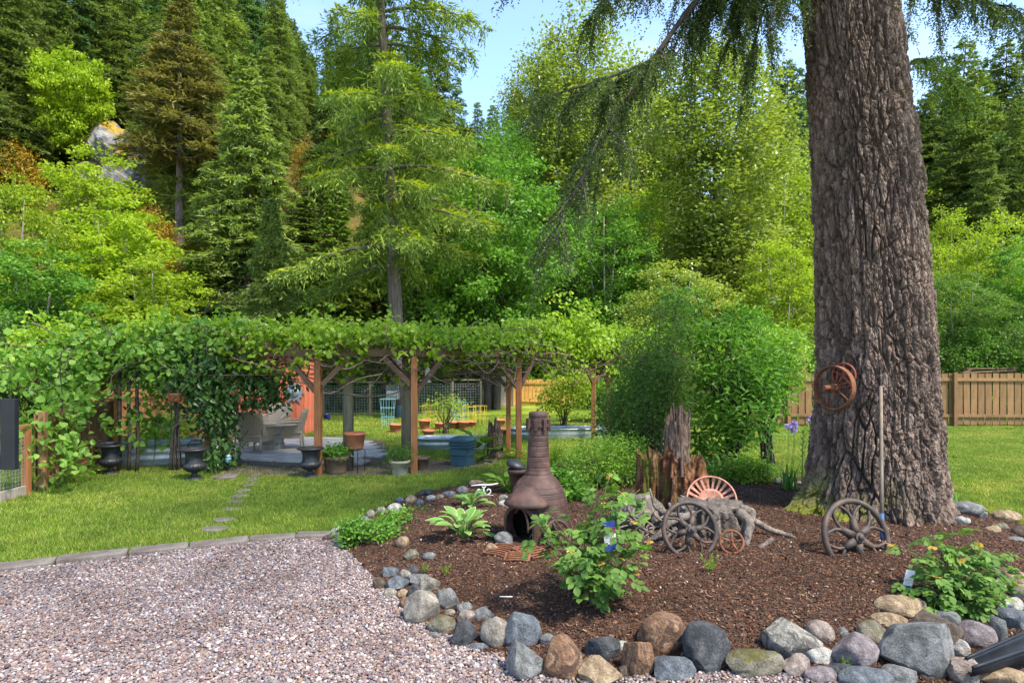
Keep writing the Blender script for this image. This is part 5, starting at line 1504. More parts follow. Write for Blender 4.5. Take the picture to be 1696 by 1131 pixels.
# ------------------------------------------------------------------ tractor seat
b = Gp(1180, 868); b.y += .3
t = thing('tractor_seat', 'pink rusty slotted iron tractor seat standing on the root stump', 'seat', P(1178, 826, b.y) + Vector((0, 0, -.02)), (RX(62), 0, RX(-12)))
R = .275
obj('rim', MB().ring((0, 0, .05), R, .011, n=52, k=8), M['rust_pink'], t, smooth=True)
obj('pan', MB().lathe([(.002, -.045), (.07, -.043), (.125, -.03), (.15, -.015), (.145, -.022), (.07, -.055), (.002, -.057)], 40, cap=False), M['rust_pink'], t, smooth=True)
for i in range(22):
    a = i * 2 * math.pi / 22
    c_, s_ = math.cos(a), math.sin(a)
    mb = MB()
    prof = [(.142, -.02, .012), (.19, .0, .013), (.235, .026, .015), (.272, .049, .018)]
    V = []
    for r, z, w_ in prof:
        V += [(r * c_ - w_ * s_, r * s_ + w_ * c_, z), (r * c_ + w_ * s_, r * s_ - w_ * c_, z), (r * c_ + w_ * s_, r * s_ - w_ * c_, z - .008), (r * c_ - w_ * s_, r * s_ + w_ * c_, z - .008)]
    F = []
    for k_ in range(3):
        for e in range(4): F.append((k_ * 4 + e, k_ * 4 + (e + 1) % 4, k_ * 4 + 4 + (e + 1) % 4, k_ * 4 + 4 + e))
    obj('rib', mb.add(V, F + [(3, 2, 1, 0), (12, 13, 14, 15)]), M['rust_pink'], t)

# ------------------------------------------------------------------ chiminea
b = Gp(893, 902); b.y += .2
t = thing('chiminea', 'brown cast iron chiminea with tall banded chimney and open arched mouth', 'chiminea', (b.x, b.y, gz(b.x, b.y))); t.scale = (.97, .97, .97)
MA = math.atan2(-.82, -.57)                                  # the mouth looks towards the camera and left
def brick_groove(prof, z0, z1, step, depth):
    out = []
    zs_ = [p[1] for p in prof]; rs_ = [p[0] for p in prof]
    z = zs_[0]
    marks = np.arange(z0, z1, step)
    allz = sorted(set(list(np.linspace(zs_[0], zs_[-1], 40)) + [m_ + e for m_ in marks for e in (-.006, -.002, .002, .006)]))
    for z in allz:
        r = np.interp(z, zs_, rs_)
        if any(abs(z - m_) < .004 for m_ in marks): r -= depth
        out.append((r, z))
    return out
belly = [(.20, .02), (.255, .08), (.295, .18), (.312, .30), (.302, .42), (.27, .53), (.215, .62), (.15, .68), (.135, .70)]
def mouth_skip(a, z):
    da = abs(math.atan2(math.sin(a - MA), math.cos(a - MA)))
    return z > .07 and da < .60 * math.sqrt(max(0, 1 - max(0, (z - .26) / .19) ** 2)) if z < .45 else False
obj('belly', MB().lathe(brick_groove(belly, .1, .62, .052, .0035), 64, skip=mouth_skip, cap=False), M['iron_brown'], t, smooth=True)
obj('firebox_lining', MB().lathe([(.002, .06), (.2, .06), (.26, .14), (.28, .3), (.26, .42), (.2, .54), (.12, .62)], 40, skip=mouth_skip, cap=False), M['soot'], t, smooth=True)
chim = [(.138, .69), (.142, .705), (.128, .73), (.121, .80), (.113, .95), (.105, 1.1), (.100, 1.2), (.098, 1.30)]
ch = obj('chimney', MB().lathe(brick_groove(chim, .77, 1.18, .055, .003), 48, cap=False), M['iron_brown'], t, smooth=True)
obj('chimney_cap', MB().lathe([(.099, 1.295), (.1015, 1.30), (.1015, 1.335), (.092, 1.345), (.02, 1.352), (.016, 1.368), (.018, 1.376), (.004, 1.384)], 40), M['iron_brown'], t, smooth=True)
obj('chimney_band', MB().lathe([(.108, 1.185), (.113, 1.19), (.113, 1.215), (.107, 1.22)], 40, cap=False), M['iron_brown'], t)
for i in range(8):
    a = MA + .35 + i * math.pi / 4
    obj('lug', MB().box((.118 * math.cos(a), .118 * math.sin(a), 1.215), (.03, .034, .12), (0, 0, a)), M['iron_brown'], t, bevel=.005)
# vertical brick joints
rg = np.random.default_rng(8)
dm = np.array((math.cos(MA), math.sin(MA)))
sm = np.array((-dm[1], dm[0]))
def ml(s, z, r): return (dm[0] * r + sm[0] * s, dm[1] * r + sm[1] * s, z)
# arched mouth frame, pushed out from the belly
mb = MB(); outer = []; inner = []
for i in range(17):
    u = i / 16
    if u < .25: so, zo = -.185, .03 + u / .25 * .25
    elif u > .75: so, zo = .185, .03 + (1 - u) / .25 * .25
    else:
        a = math.pi * (1 - (u - .25) / .5); so, zo = .185 * math.cos(a), .28 + .15 * math.sin(a)
    outer.append((so, zo)); inner.append((so * .86, .03 + (zo - .03) * .91 + (.012 if zo < .05 else 0)))
V = []; F = []
for r in (.235, .365):
    V += [ml(s, z, r) for s, z in outer] + [ml(s, z, r) for s, z in inner]
k = 17
for i in range(k - 1):
    F += [(i, i + 1, 2 * k + i + 1, 2 * k + i), (2 * k + i, 2 * k + i + 1, 3 * k + i + 1, 3 * k + i), (3 * k + i, 3 * k + i + 1, k + i + 1, k + i)]
F += [(0, 2 * k, 3 * k, k), (k - 1, 2 * k - 1, 4 * k - 1, 3 * k - 1)]
mo = obj('mouth_frame', mb.add(V, F), M['iron_brown'], t)
obj('mouth_sill', MB().box(ml(0, .035, .33), (.22, .36, .03), (0, 0, MA)), M['iron_brown'], t, bevel=.006)
# hood over the mouth: ringed half cone
hood = MB(); rows = 9; cols = 25; V = []
for i in range(rows):
    u = i / (rows - 1); r_ = .03 + .20 * u ** .85; z = .60 - .18 * u - (.012 if i == rows - 1 else 0)
    for j in range(cols):
        a = -math.pi * .62 + 1.24 * math.pi * j / (cols - 1)
        rr = r_ + (.005 if i % 2 else 0)
        V.append(ml(rr * math.sin(a) * 1.03, z, .20 + rr * math.cos(a)))
F = [(i * cols + j, i * cols + j + 1, (i + 1) * cols + j + 1, (i + 1) * cols + j) for i in range(rows - 1) for j in range(cols - 1)]
ho = obj('hood', hood.add(V, F), M['iron_brown'], t, smooth=True)
sm_ = ho.modifiers.new('solid', 'SOLIDIFY'); sm_.thickness = .018
obj('door_ring', MB().tube([ml(.11 * math.cos(a), .20 + .19 * math.sin(a), .33 + .03 * math.cos(a)) for a in np.linspace(-.2, 2.4, 14)], .013, 7), M['iron_brown'], mo, smooth=True)
for i in range(3):
    a = MA + math.pi / 6 + i * 2 * math.pi / 3
    obj('foot', MB().tube([(.15 * math.cos(a), .15 * math.sin(a), .06), (.21 * math.cos(a), .21 * math.sin(a), -.05)], [.045, .035], 8), M['iron_brown'], t, smooth=True)
b2 = Gp(925, 912)
valve_wheel('small spoked iron wheel leaning on the right side of the chiminea', b2 + Vector((0, .05, .14)), (RX(72), 0, RX(34)), .155, M['iron_brown'], 4, .017, 'spoked_wheel')

# grates in front
def grate(label, px, py, L, W, rz, n, arc=0.0):
    b = Gp(px, py)
    t = thing('iron_grate', label, 'grate', (b.x, b.y, b.z + .04), (rg.uniform(.06, .14), rg.uniform(-.06, .06), rz))
    for s in (-1, 1): obj('side_bar', MB().box((s * L / 2, 0, 0), (.02, W, .016)), M['rust'], t, bevel=.003)
    for i in range(n):
        y = -W / 2 + W * i / (n - 1)
        pts = [(-L / 2, y, 0), (-L / 4, y + arc * .7, 0), (0, y + arc, 0), (L / 4, y + arc * .7, 0), (L / 2, y, 0)]
        obj('bar', MB().tube(pts, .0085, 6), M['rust'], t, smooth=True)
grate('rusty iron grate with straight bars at the chiminea mouth, rightmost of three', 882, 919, .26, .30, .75, 7)
grate('rusty iron grate with curved bars lying left of the other grates', 830, 918, .24, .26, -.5, 7, .03)
grate('small rusty grate lying between the two larger grates', 857, 929, .22, .16, -.12, 5, .02)

# pot with a dark bowl behind the chiminea
b = Gp(857, 822); b.y += .1
t = thing('clay_pot', 'brown clay pot with a dark lid tilted on it behind the chiminea', 'pot', (b.x, b.y, gz(b.x, b.y)))
obj('pot_body', MB().lathe([(.08, 0), (.10, .18), (.12, .30), (.135, .30), (.135, .36), (.115, .36), (.1, .3)], 28), M['iron_brown'], t, smooth=True)
obj('lid', MB().lathe([(.02, -.02), (.13, -.02), (.14, .02), (.12, .05), (.04, .075), (.01, .08)], 28), M['black_iron'], t, smooth=True, loc=(-.02, 0, .40), rot=(.1, .35, 0))

# ------------------------------------------------------------------ pots, urns, tanks
def urn(label, px, py, s, plant=False):
    b = Gp(px, py)
    t = thing('garden_urn', label, 'urn', b); t.scale = (s, s, s)
    def gad(a, r, z): return r * (1 + .045 * np.abs(np.cos(a * 11))) if .16 < z < .34 else np.full(len(a), r)
    obj('foot', MB().lathe([(.17, 0), (.175, .03), (.14, .05), (.09, .075), (.055, .11), (.05, .15), (.07, .165)], 36), M['black_iron'], t, smooth=True)
    obj('bowl', MB().lathe([(.07, .16), (.13, .18), (.19, .23), (.21, .28), (.20, .32), (.175, .34), (.168, .35)], 88, fn=gad), M['black_iron'], t, smooth=True)
    obj('neck', MB().lathe([(.168, .345), (.16, .38), (.158, .46), (.17, .53), (.20, .58), (.235, .60)], 36, cap=False), M['black_iron'], t, smooth=True)
    obj('lip', MB().lathe([(.20, .585), (.26, .595), (.275, .61), (.262, .63), (.23, .635), (.2, .60)], 44, cap=False), M['black_iron'], t, smooth=True)
    obj('soil', MB().lathe([(.002, .605), (.215, .6)], 20, cap=False), M['soil'], t)
    return t
urn('black iron urn standing before the pergola post at the left, nothing growing in it', 183, 786, .86)
urn('black iron urn beside the vine-clad post, middle one of three', 322, 795, .86)
u3 = urn('black iron urn with a small plant beside the bright timber post', 514, 791, .84)

def potted(label, px, py, prof, mat, n=32, name='flower_pot', rot=0, cat='pot', soil=True, fn=None):
    b = Gp(px, py) if not isinstance(px, Vector) else px
    t = thing(name, label, cat, b, (0, 0, rot))
    obj('pot_body', MB().lathe(prof, n, fn=fn), mat, t, smooth=True)
    r, z = prof[-1]
    if soil: obj('soil', MB().lathe([(.002, z + .02), (r - .004, z)], 20, cap=False), M['soil'], t)
    return t
def pot_prof(r0, r1, h, rim=.02, lip=.05):
    return [(r0, 0), (r0 + .004, .01), (r1 - .01, h - lip), (r1 + rim, h - lip + .004), (r1 + rim, h), (r1 - .008, h), (r1 - .02, h - .05)]
potted('brown embossed planter full of green leaves, right of the bright post', 556, 784, [(.17, 0), (.185, .03), (.19, .05), (.205, .24), (.225, .25), (.235, .30), (.225, .325), (.205, .325), (.20, .29)], M['brown_pot'])
shrub('potted_plant', 'leafy green plant filling the brown embossed planter', 556, 0, 11.4, [(556, 749, 36, 22), (548, 752, 20, 14)], 90, 12, .06, .035, M['shrub_green'], .06, 4, 'plant', near=True)
# terracotta pot on a wire stand
b = Gp(588, 782); zt = .42
t = thing('plant_stand', 'thin wire plant stand under the large terracotta pot', 'stand', b)
for i in range(4):
    a = i * math.pi / 2 + .5
    obj('leg', MB().tube([(.11 * math.cos(a), .11 * math.sin(a), zt), (.17 * math.cos(a), .17 * math.sin(a), zt - .01), (.185 * math.cos(a), .185 * math.sin(a), zt - .05), (.18 * math.cos(a), .18 * math.sin(a), 0)], .008, 6), M['black_iron'], t, smooth=True)
obj('ring', MB().ring((0, 0, zt), .12, .008, n=28, k=6), M['black_iron'], t, smooth=True)
potted('large terracotta pot raised on a wire stand', b + Vector((0, 0, zt + .008)), 0, [(.135, 0), (.15, .02), (.178, .25), (.198, .255), (.20, .30), (.185, .305), (.17, .27)], M['terracotta'])
potted('pale stone-coloured pot with a bushy plant left of the timber post', 662, 787, pot_prof(.13, .17, .27, .018, .05), M['pale_pot'])
shrub('potted_plant', 'bushy grey-green plant in the pale stone-coloured pot', 662, 0, 11.3, [(658, 752, 34, 26), (668, 748, 24, 24)], 90, 14, .05, .016, M['rose_leaf'], .07, 4, 'plant')
potted('brown plastic pot behind the bright timber post', 697, 778, pot_prof(.12, .155, .25, .014, .05), M['brown_pot'])

def tank(label, px, py, L, W, H, rot, ribs=2, n=60):
    b = Gp(px, py)
    t = thing('metal_stock_tank', label, 'tank', (b.x, b.y, b.z), (0, 0, rot))
    R = W / 2; st = L / 2 - R
    pl = [(st + R * math.cos(a), R * math.sin(a)) for a in np.linspace(-math.pi / 2, math.pi / 2, 18)] + [(-st - R * math.cos(a), -R * math.sin(a)) for a in np.linspace(-math.pi / 2, math.pi / 2, 18)]
    pl = np.array(pl); dirn = pl / np.linalg.norm(pl, axis=1, keepdims=True)
    rows = [(0, 0)]
    for k in range(ribs):
        z = H * (k + 1) / (ribs + 1); rows += [(z - .03, 0), (z, .018), (z + .03, 0)]
    rows += [(H - .02, 0), (H - .015, .02), (H, .022), (H + .006, .0), (H - .02, -.015), (H - .10, -.015)]
    V = np.concatenate([np.column_stack([pl + dirn * o_, np.full(len(pl), z)]) for z, o_ in rows]); k = len(pl)
    F = [(i * k + j, i * k + (j + 1) % k, (i + 1) * k + (j + 1) % k, (i + 1) * k + j) for i in range(len(rows) - 1) for j in range(k)]
    obj('wall', MB().add(V, F), M['galv'], t, smooth=True)
    sp = pl - dirn * .02
    obj('soil', MB().add(np.column_stack([sp, np.full(k, H - .08)]), [tuple(range(k))]), M['soil'], t)
    return t
tank('round-ended galvanised tank by the left fence behind the first urns', 255, 767, 1.9, .8, .42, .35)
tank('oval galvanised tank bed among the pots, left of the blue bin', 748, 742, 1.7, .8, .26, .05, 1)
tank('long galvanised tank bed seen behind the chiminea chimney', 925, 724, 2.6, .85, .26, .12, 1)

# stacked blue bin
b = Gp(766, 771)
t = thing('compost_bin', 'blue stacked-tray plastic compost bin by the weathered log', 'bin', b, (0, 0, -.35))
z = 0
for q, (w_, h_) in enumerate([(.36, .20), (.38, .14), (.40, .055), (.40, .055), (.41, .055)]):
    obj('tray', MB().box((0, 0, z + h_ / 2), (w_, w_ * .95, h_ - .008)), M['blue_plastic'], t, bevel=.02)
    obj('tray_rim', MB().box((0, 0, z + h_ - .012), (w_ + .03, w_ * .95 + .03, .022)), M['blue_plastic'], t, bevel=.008); z += h_
obj('lid', MB().add([(-.21, -.2, z), (.21, -.2, z), (.21, .2, z), (-.21, .2, z), (-.16, -.15, z + .06), (.16, -.15, z + .06), (.16, .15, z + .06), (-.16, .15, z + .06)],
                    [(3, 2, 1, 0), (4, 5, 6, 7), (0, 1, 5, 4), (1, 2, 6, 5), (2, 3, 7, 6), (3, 0, 4, 7)]), M['blue_plastic'], t, bevel=.02)

b = Gp(820, 757)
t = thing('weathered_log', 'upright weathered log snag beside the giant-leaved plant', 'log', b)
mb, fu, ms = ragged(23, .78, .15, 90, 60, .25, .4, amp=.16)
obj('log_body', with_attr(mb, 'log_body', M['snag_wood'], fu * .9, ms * 0), parent=t)

# giant-leaved plant
def big_leaf(L, W, curl, cup=.2, ruffle=0.0, n=6, m=4):
    """leaf blade lying along +x, arching down at the tip"""
    V = []; F = []
    for i in range(n + 1):
        u = i / n; hw = W / 2 * (math.sin(math.pi * min(1, u * .92 + .06)) ** .75)
        for j in range(-m // 2, m // 2 + 1):
            v = j / (m / 2)
            V.append((L * u, hw * v, -curl * L * u * u + cup * abs(v) ** 1.4 * hw + ruffle * math.sin(i * 2.1 + j * 1.7)))
    c = m + 1
    for i in range(n):
        for j in range(m): F.append((i * c + j, (i + 1) * c + j, (i + 1) * c + j + 1, i * c + j + 1))
    return MB().add(V, F)

def rosette(name, label, px, py, n, L, W, mat, pet=.25, tilt=(.3, 1.0), curl=.35, cat='plant', seed=0, edge=None, z=0.0, cup=.2, ruffle=0.0):
    b = Gp(px, py) if not isinstance(px, Vector) else px
    rg = np.random.default_rng(seed + 5)
    t = thing(name, label, cat, b)
    ms_ = [big_leaf(L * f, W * f, curl, cup, ruffle).mesh('leaf', mat, True) for f in (1, .85, .7)]
    es_ = [big_leaf(L * f * 1.04, W * f * 1.14, curl, cup, ruffle).mesh('leaf_edge', edge, True) for f in (1, .85, .7)] if edge else None
    for i in range(n):
        az = i * 2.4 + rg.normal(0, .2); el = tilt[0] + (tilt[1] - tilt[0]) * (i / n) + rg.normal(0, .08)
        h = pet * rg.uniform(.7, 1.15); d = Vector((math.cos(az) * math.cos(el), math.sin(az) * math.cos(el), math.sin(el)))
        tip = d * h
        lf = obj('leaf', ms_[i % 3], parent=t, loc=tip, rot=(rg.normal(0, .15), -el * .75, az))
        st = MB().tube([(0, 0, 0), tuple(tip * .5 + Vector((0, 0, .02))), tuple(tip)], [.008, .006, .005], 5)
        if es_:
            e = obj('leaf_edge', es_[i % 3], parent=lf, loc=(-L * .01, 0, -.004))
        obj('stalk', st, mat, t)
    return t
rosette('giant_leaf_plant', 'rhubarb-like plant with huge crinkled leaves beside the blue bin', 797, 762, 14, .42, .44, M['leaf_dark'], .42, (.35, 1.25), .35, seed=2, ruffle=.02)
rosette('hosta', 'variegated hosta with pale leaf edges left of the chiminea', 768, 893, 26, .2, .10, M['hosta'], .22, (.5, 1.35), .45, seed=3, edge=M['hosta_edge'])
rosette('hosta', 'blue-green hosta behind the variegated one', 780, 840, 18, .17, .09, M['hosta'], .15, (.4, 1.25), .4, seed=4)
rosette('hosta', 'broad light green hosta against the lawn left of the chimney', 838, 812, 20, .2, .14, M['shrub_lime'], .2, (.35, 1.2), .4, seed=6)

# terracotta pots among the beds
for q, (px, py, r, h, lab) in enumerate([(655, 717, .17, .26, 'terracotta pot on the grass left of the timber post'), (672, 712, .13, .22, 'small terracotta pot half hidden by the round post'), (703, 712, .17, .30, 'tall terracotta pot right behind the bright post'),
                                          (710, 727, .15, .24, 'terracotta pot tipped beside the oval tank'), (728, 712, .15, .22, 'terracotta pot under the yellow-leaved shrub'), (752, 711, .17, .24, 'wide terracotta pot behind the oval tank'),
                                          (768, 712, .17, .26, 'terracotta pot right of the wide one behind the tank'), (782, 708, .12, .2, 'small terracotta pot near the giant-leaved plant'), (828, 708, .16, .26, 'terracotta pot behind the weathered log'), (834, 722, .16, .2, 'terracotta pot just right of the weathered log')]):
    t = potted(lab, px, py, pot_prof(r * .75, r, h, .012, .05), M['terracotta'], 24)

# wire plant cages
def cage(label, px, py, r, h, mat, n=8):
    b = Gp(px, py)
    t = thing('plant_cage', label, 'cage', b)
    for z in (h * .35, h * .68, h): obj('hoop', MB().ring((0, 0, z), r * (.8 + .2 * z / h), .0042, n=24, k=5), mat, t)
    for i in range(n):
        a = i * 2 * math.pi / n
        obj('upright', MB().tube([(r * .72 * math.cos(a), r * .72 * math.sin(a), 0), (r * math.cos(a), r * math.sin(a), h)], .0042, 5), mat, t)
cage('yellow wire plant cage left of the yellow-leaved shrub', 712, 706, .24, .66, M['yellow_wire'])
cage('yellow wire plant cage right of the yellow-leaved shrub', 775, 706, .26, .62, M['yellow_wire'])
cage('yellow wire plant cage close to the playhouse side, rightmost of the yellow ones', 795, 703, .22, .6, M['yellow_wire'])
cage('pale blue wire plant cage left of the pots, on the sunny lawn', 642, 706, .24, .85, M['blue_wire'])
cage('pale blue wire plant cage behind the oval tank', 760, 700, .24, .7, M['blue_wire'])

# small things of the far garden
b = Gp(544, 692)
t = potted('small cobalt blue glazed pot tipped on the sunny lawn', 544, 696, [(.07, 0), (.1, .1), (.12, .2), (.13, .22), (.115, .22), (.1, .15)], M['blue_glaze'], 24)
t.rotation_euler = (0, -.35, 0)
b = P(651, 656, 22.4)
t = thing('grill_box', 'grey metal box with dark lid standing by the wire fence', 'box', (b.x, b.y, gz(b.x, b.y)))
zc = b.z - gz(b.x, b.y)
obj('box_body', MB().box((0, 0, zc + .06), (.42, .36, .34)), M['galv'], t, bevel=.02)
obj('box_lid', MB().add([(-.25, -.21, zc + .23), (.25, -.21, zc + .23), (.25, .21, zc + .23), (-.25, .21, zc + .23), (-.22, -.12, zc + .4), (.22, -.12, zc + .4), (.22, .17, zc + .4), (-.22, .17, zc + .4)],
                        [(3, 2, 1, 0), (4, 5, 6, 7), (0, 1, 5, 4), (1, 2, 6, 5), (2, 3, 7, 6), (3, 0, 4, 7)]), M['black_iron'], t, bevel=.015)
for i in range(5): obj('vent_slot', MB().box((-.14 + .07 * i, -.182, zc - .02), (.03, .012, .1)), M['black_iron'], t)
for sx in (-.17, .17):
    for sy in (-.14, .14): obj('leg', MB().box((sx, sy, (zc - .1) / 2), (.035, .035, zc - .1 + .02)), M['black_iron'], t)
b = P(664, 683, 22.5)
t = thing('hanging_disc', 'blue-grey oval disc hung on the spruce trunk', 'ornament', b, (RX(90), 0, 0)); t.scale = (.75, 1.15, 1)
obj('plate', MB().lathe([(.02, -.02), (.2, -.015), (.24, .0), (.2, .02), (.02, .04)], 28), M['blue_plastic'], t, smooth=True)
b = P(708, 620, 12.2)
t = thing('bird_feeder', 'pale hanging bird feeder under the pergola beam', 'feeder', b)
obj('tube', MB().lathe([(.02, -.14), (.045, -.12), (.05, 0), (.045, .1), (.03, .13), (.01, .15)], 18), M['white'], t, smooth=True)
obj('tray', MB().lathe([(.03, -.16), (.07, -.15), (.075, -.13), (.03, -.13)], 18), M['white'], t, smooth=True)
obj('hook', MB().tube([(0, 0, .15), (.005, 0, .3), (0, 0, 2.15 - b.z)], .004, 5), M['black_iron'], t)
b = P(291, 657, 11.7)
t = thing('hanging_basket', 'terracotta hanging pot under the left part of the pergola', 'pot', b)
obj('pot_body', MB().lathe([(.085, -.09), (.10, -.05), (.125, .03), (.14, .035), (.14, .07), (.12, .07), (.11, .02)], 28), M['terracotta'], t, smooth=True)
for i in range(3):
    a = i * 2.1; obj('wire', MB().tube([(.13 * math.cos(a), .13 * math.sin(a), .07), (.02 * math.cos(a), .02 * math.sin(a), .42), (0, 0, 2.14 - b.z)], .003, 4), M['black_iron'], t)
shrub('hanging_plant', 'sparse trailing plant in the terracotta hanging pot', 291, 0, 11.7, [(291, 645, 22, 16), (284, 650, 12, 12)], 26, 8, .07, .012, M['rose_leaf'], .06, 3, 'plant')
b = Gp(374, 792)
t = thing('stone_disc', 'round dark stone disc on the ground at the foot of the dark climber', 'stone', (b.x, b.y, b.z))
obj('disc', MB().lathe([(.17, -.02), (.2, .0), (.2, .04), (.17, .055), (.01, .06)], 24), M['paver'], t)
b = Gp(378, 780)
t = thing('garden_lantern', 'small pale solar lantern on a stake beside the dark climber', 'lantern', b)
obj('stake', MB().tube([(0, 0, -.05), (0, 0, .16)], .012, 6), M['black_iron'], t)
obj('lamp_glass', MB().lathe([(.03, .15), (.05, .17), (.052, .25), (.04, .28), (.01, .30)], 16), M['blue_wire'], t, smooth=True)
obj('cap', MB().lathe([(.06, .27), (.062, .28), (.02, .32), (.004, .325)], 16), M['galv'], t, smooth=True)
# lumber behind the right fence
b = P(1632, 613, 23.2)
t = thing('lumber_stack', 'old planks and frame lying on the bank behind the right fence', 'lumber', (b.x, b.y, b.z - .1))
obj('plank', MB().bar((-.9, 0, 0), (1.1, .1, .1), .25, .05), M['beam_wood'], t)
obj('plank', MB().bar((-.6, .2, .16), (1.2, .1, .17), .22, .05), M['beam_wood'], t)
obj('plank', MB().bar((-.9, .1, -.1), (-.4, .15, .16), .12, .05), M['beam_wood'], t)
obj('plank', MB().bar((.8, .1, -.05), (1.3, .15, .22), .12, .05), M['beam_wood'], t)

# ------------------------------------------------------------------ wicker chairs and table
def wicker_chair(label, px, py, rz):
    b = Gp(px, py)
    t = thing('wicker_chair', label, 'chair', b, (0, 0, rz), 'wicker chairs on the patio')
    obj('seat', MB().box((0, 0, .41), (.54, .52, .09)), M['wicker'], t, bevel=.03)
    obj('apron', MB().box((0, 0, .33), (.52, .50, .08)), M['wicker'], t, bevel=.01)
    V = []; rows, cols = 8, 15
    for i in range(rows):
        u = i / (rows - 1)
        for j in range(cols):
            v = j / (cols - 1) * 2 - 1
            V.append((v * (.28 + .03 * u), .22 + .14 * u - .10 * abs(v) ** 2.2, .42 + u * (.48 + .05 * math.cos(v * 1.5))))
    F = [(i * cols + j, i * cols + j + 1, (i + 1) * cols + j + 1, (i + 1) * cols + j) for i in range(rows - 1) for j in range(cols - 1)]
    o = obj('backrest', MB().add(V, F), M['wicker'], t, smooth=True); s = o.modifiers.new('solid', 'SOLIDIFY'); s.thickness = .035
    for s in (-1, 1):
        obj('armrest', MB().tube([(s * .29, .24, .66), (s * .30, .05, .66), (s * .30, -.18, .65), (s * .29, -.26, .60), (s * .27, -.25, .42)], [.028, .03, .03, .028, .022], 8), M['wicker'], t, smooth=True)
        obj('side_panel', MB().box((s * .285, 0, .53), (.025, .44, .22)), M['wicker'], t)
        for y in (-.23, .23):
            obj('leg', MB().tube([(s * .24, y, .34), (s * .255, y * 1.08, 0)], [.026, .018], 8), M['wicker'], t, smooth=True)
wicker_chair('wicker armchair at the left side of the patio table, seen from behind', 426, 752, 2.9)
wicker_chair('wicker armchair at the right side of the patio table, seen sideways', 482, 745, -1.35)
wicker_chair('wicker armchair on the far side of the patio table, mostly hidden', 455, 731, -.1)
wicker_chair('wicker armchair left of the table, half behind the dark climber', 400, 742, 1.6)
b = Gp(452, 748)
t = thing('patio_table', 'round patio table on a concrete block base among the wicker chairs', 'table', b)
obj('table_top', MB().lathe([(.02, .597), (.55, .597), (.57, .612), (.55, .627), (.02, .627)], 40), M['grey_wood'], t)
for z in (0, .2, .4):
    for sx in (-1, 1):
        obj('block', MB().box((sx * .1, 0, z + .1), (.19, .39, .19), (0, 0, z * .5)), M['concrete'], t, bevel=.008)
# ------------------------------------------------------------------ border stones
def mat_stone(name, a, b, c, spot=.0, vein=None, scale=4.0, moss=False, patch=None):
    m, nt, out = new_mat(name)
    f = noise(nt, scale * 1.8, 8, .68, dist=.9); g = noise(nt, 26, 6, .75); s = noise(nt, 95, 2, .5)
    col = ramp(nt, f, [(.28, a), (.5, b), (.74, c)])
    col = mixc(nt, .55, col, ramp(nt, g, [(.32, (.45, .44, .43)), (.68, (1.4, 1.4, 1.4))]), 'MULTIPLY')
    col = mixc(nt, .5, col, ramp(nt, s, [(.36, (.35, .34, .33)), (.46, (1, 1, 1)), (.64, (1, 1, 1)), (.72, (1.7, 1.65, 1.6))]), 'MULTIPLY')
    if patch:
        pf = noise(nt, 8.0, 6, .68, dist=1.2)
        pm = N(nt, 'ShaderNodeMapRange'); pm.inputs['From Min'].default_value = .47; pm.inputs['From Max'].default_value = .56
        nt.links.new(pf, pm.inputs['Value']); col = mixc(nt, pm.outputs['Result'], col, patch)
    if moss:
        geo = N(nt, 'ShaderNodeNewGeometry'); sep = N(nt, 'ShaderNodeSeparateXYZ'); nt.links.new(geo.outputs['Normal'], sep.inputs[0])
        mm = N(nt, 'ShaderNodeMath', operation='MULTIPLY'); nt.links.new(sep.outputs['Z'], mm.inputs[0]); nt.links.new(g, mm.inputs[1])
        mr = N(nt, 'ShaderNodeMapRange'); mr.inputs['From Min'].default_value = .38; mr.inputs['From Max'].default_value = .52
        nt.links.new(mm.outputs[0], mr.inputs['Value']); col = mixc(nt, mr.outputs['Result'], col, (.11, .10, .018))
    big = noise(nt, 6.5, 6, .68, dist=.8)
    col = mixc(nt, 1.0, col, ramp(nt, big, [(.3, (.48, .46, .44)), (.5, (.82, .82, .82)), (.7, (1.08, 1.06, 1.03))]), 'MULTIPLY')
    finish(nt, out, col, .85, g, .9, .035, 0, .25)
    return m
ST = {
    'beige': mat_stone('stone_beige', (.19, .165, .135), (.30, .27, .23), (.40, .37, .32)),
    'grey': mat_stone('stone_grey', (.12, .125, .125), (.20, .205, .205), (.30, .30, .295)),
    'dark': mat_stone('stone_charcoal', (.035, .038, .042), (.075, .08, .088), (.14, .145, .15)),
    'blue': mat_stone('stone_bluegrey', (.075, .09, .11), (.14, .16, .185), (.23, .25, .27)),
    'rust': mat_stone('stone_rust', (.12, .06, .03), (.28, .165, .10), (.44, .33, .25), patch=(.10, .058, .04)),
    'pink': mat_stone('stone_pinkish', (.20, .15, .13), (.33, .27, .24), (.47, .42, .38)),
    'white': mat_stone('stone_whitish', (.30, .29, .27), (.46, .45, .42), (.62, .60, .57)),
    'tan': mat_stone('stone_tan', (.22, .15, .085), (.35, .26, .165), (.46, .37, .26)),
    'mauve': mat_stone('stone_mauve', (.15, .125, .135), (.24, .205, .215), (.34, .30, .31)),
    'moss': mat_stone('stone_mossy', (.12, .11, .08), (.20, .185, .14), (.30, .28, .22), moss=True),
    'spot': mat_stone('stone_spotted', (.14, .13, .12), (.34, .32, .28), (.55, .52, .46), patch=(.13, .12, .11), scale=9),
    'brown': mat_stone('stone_brown', (.06, .042, .032), (.12, .09, .07), (.2, .16, .13)),
}
BACKG = 'small stones along the back edge of the bed'; SIDEG = 'small stones among the larger border stones'
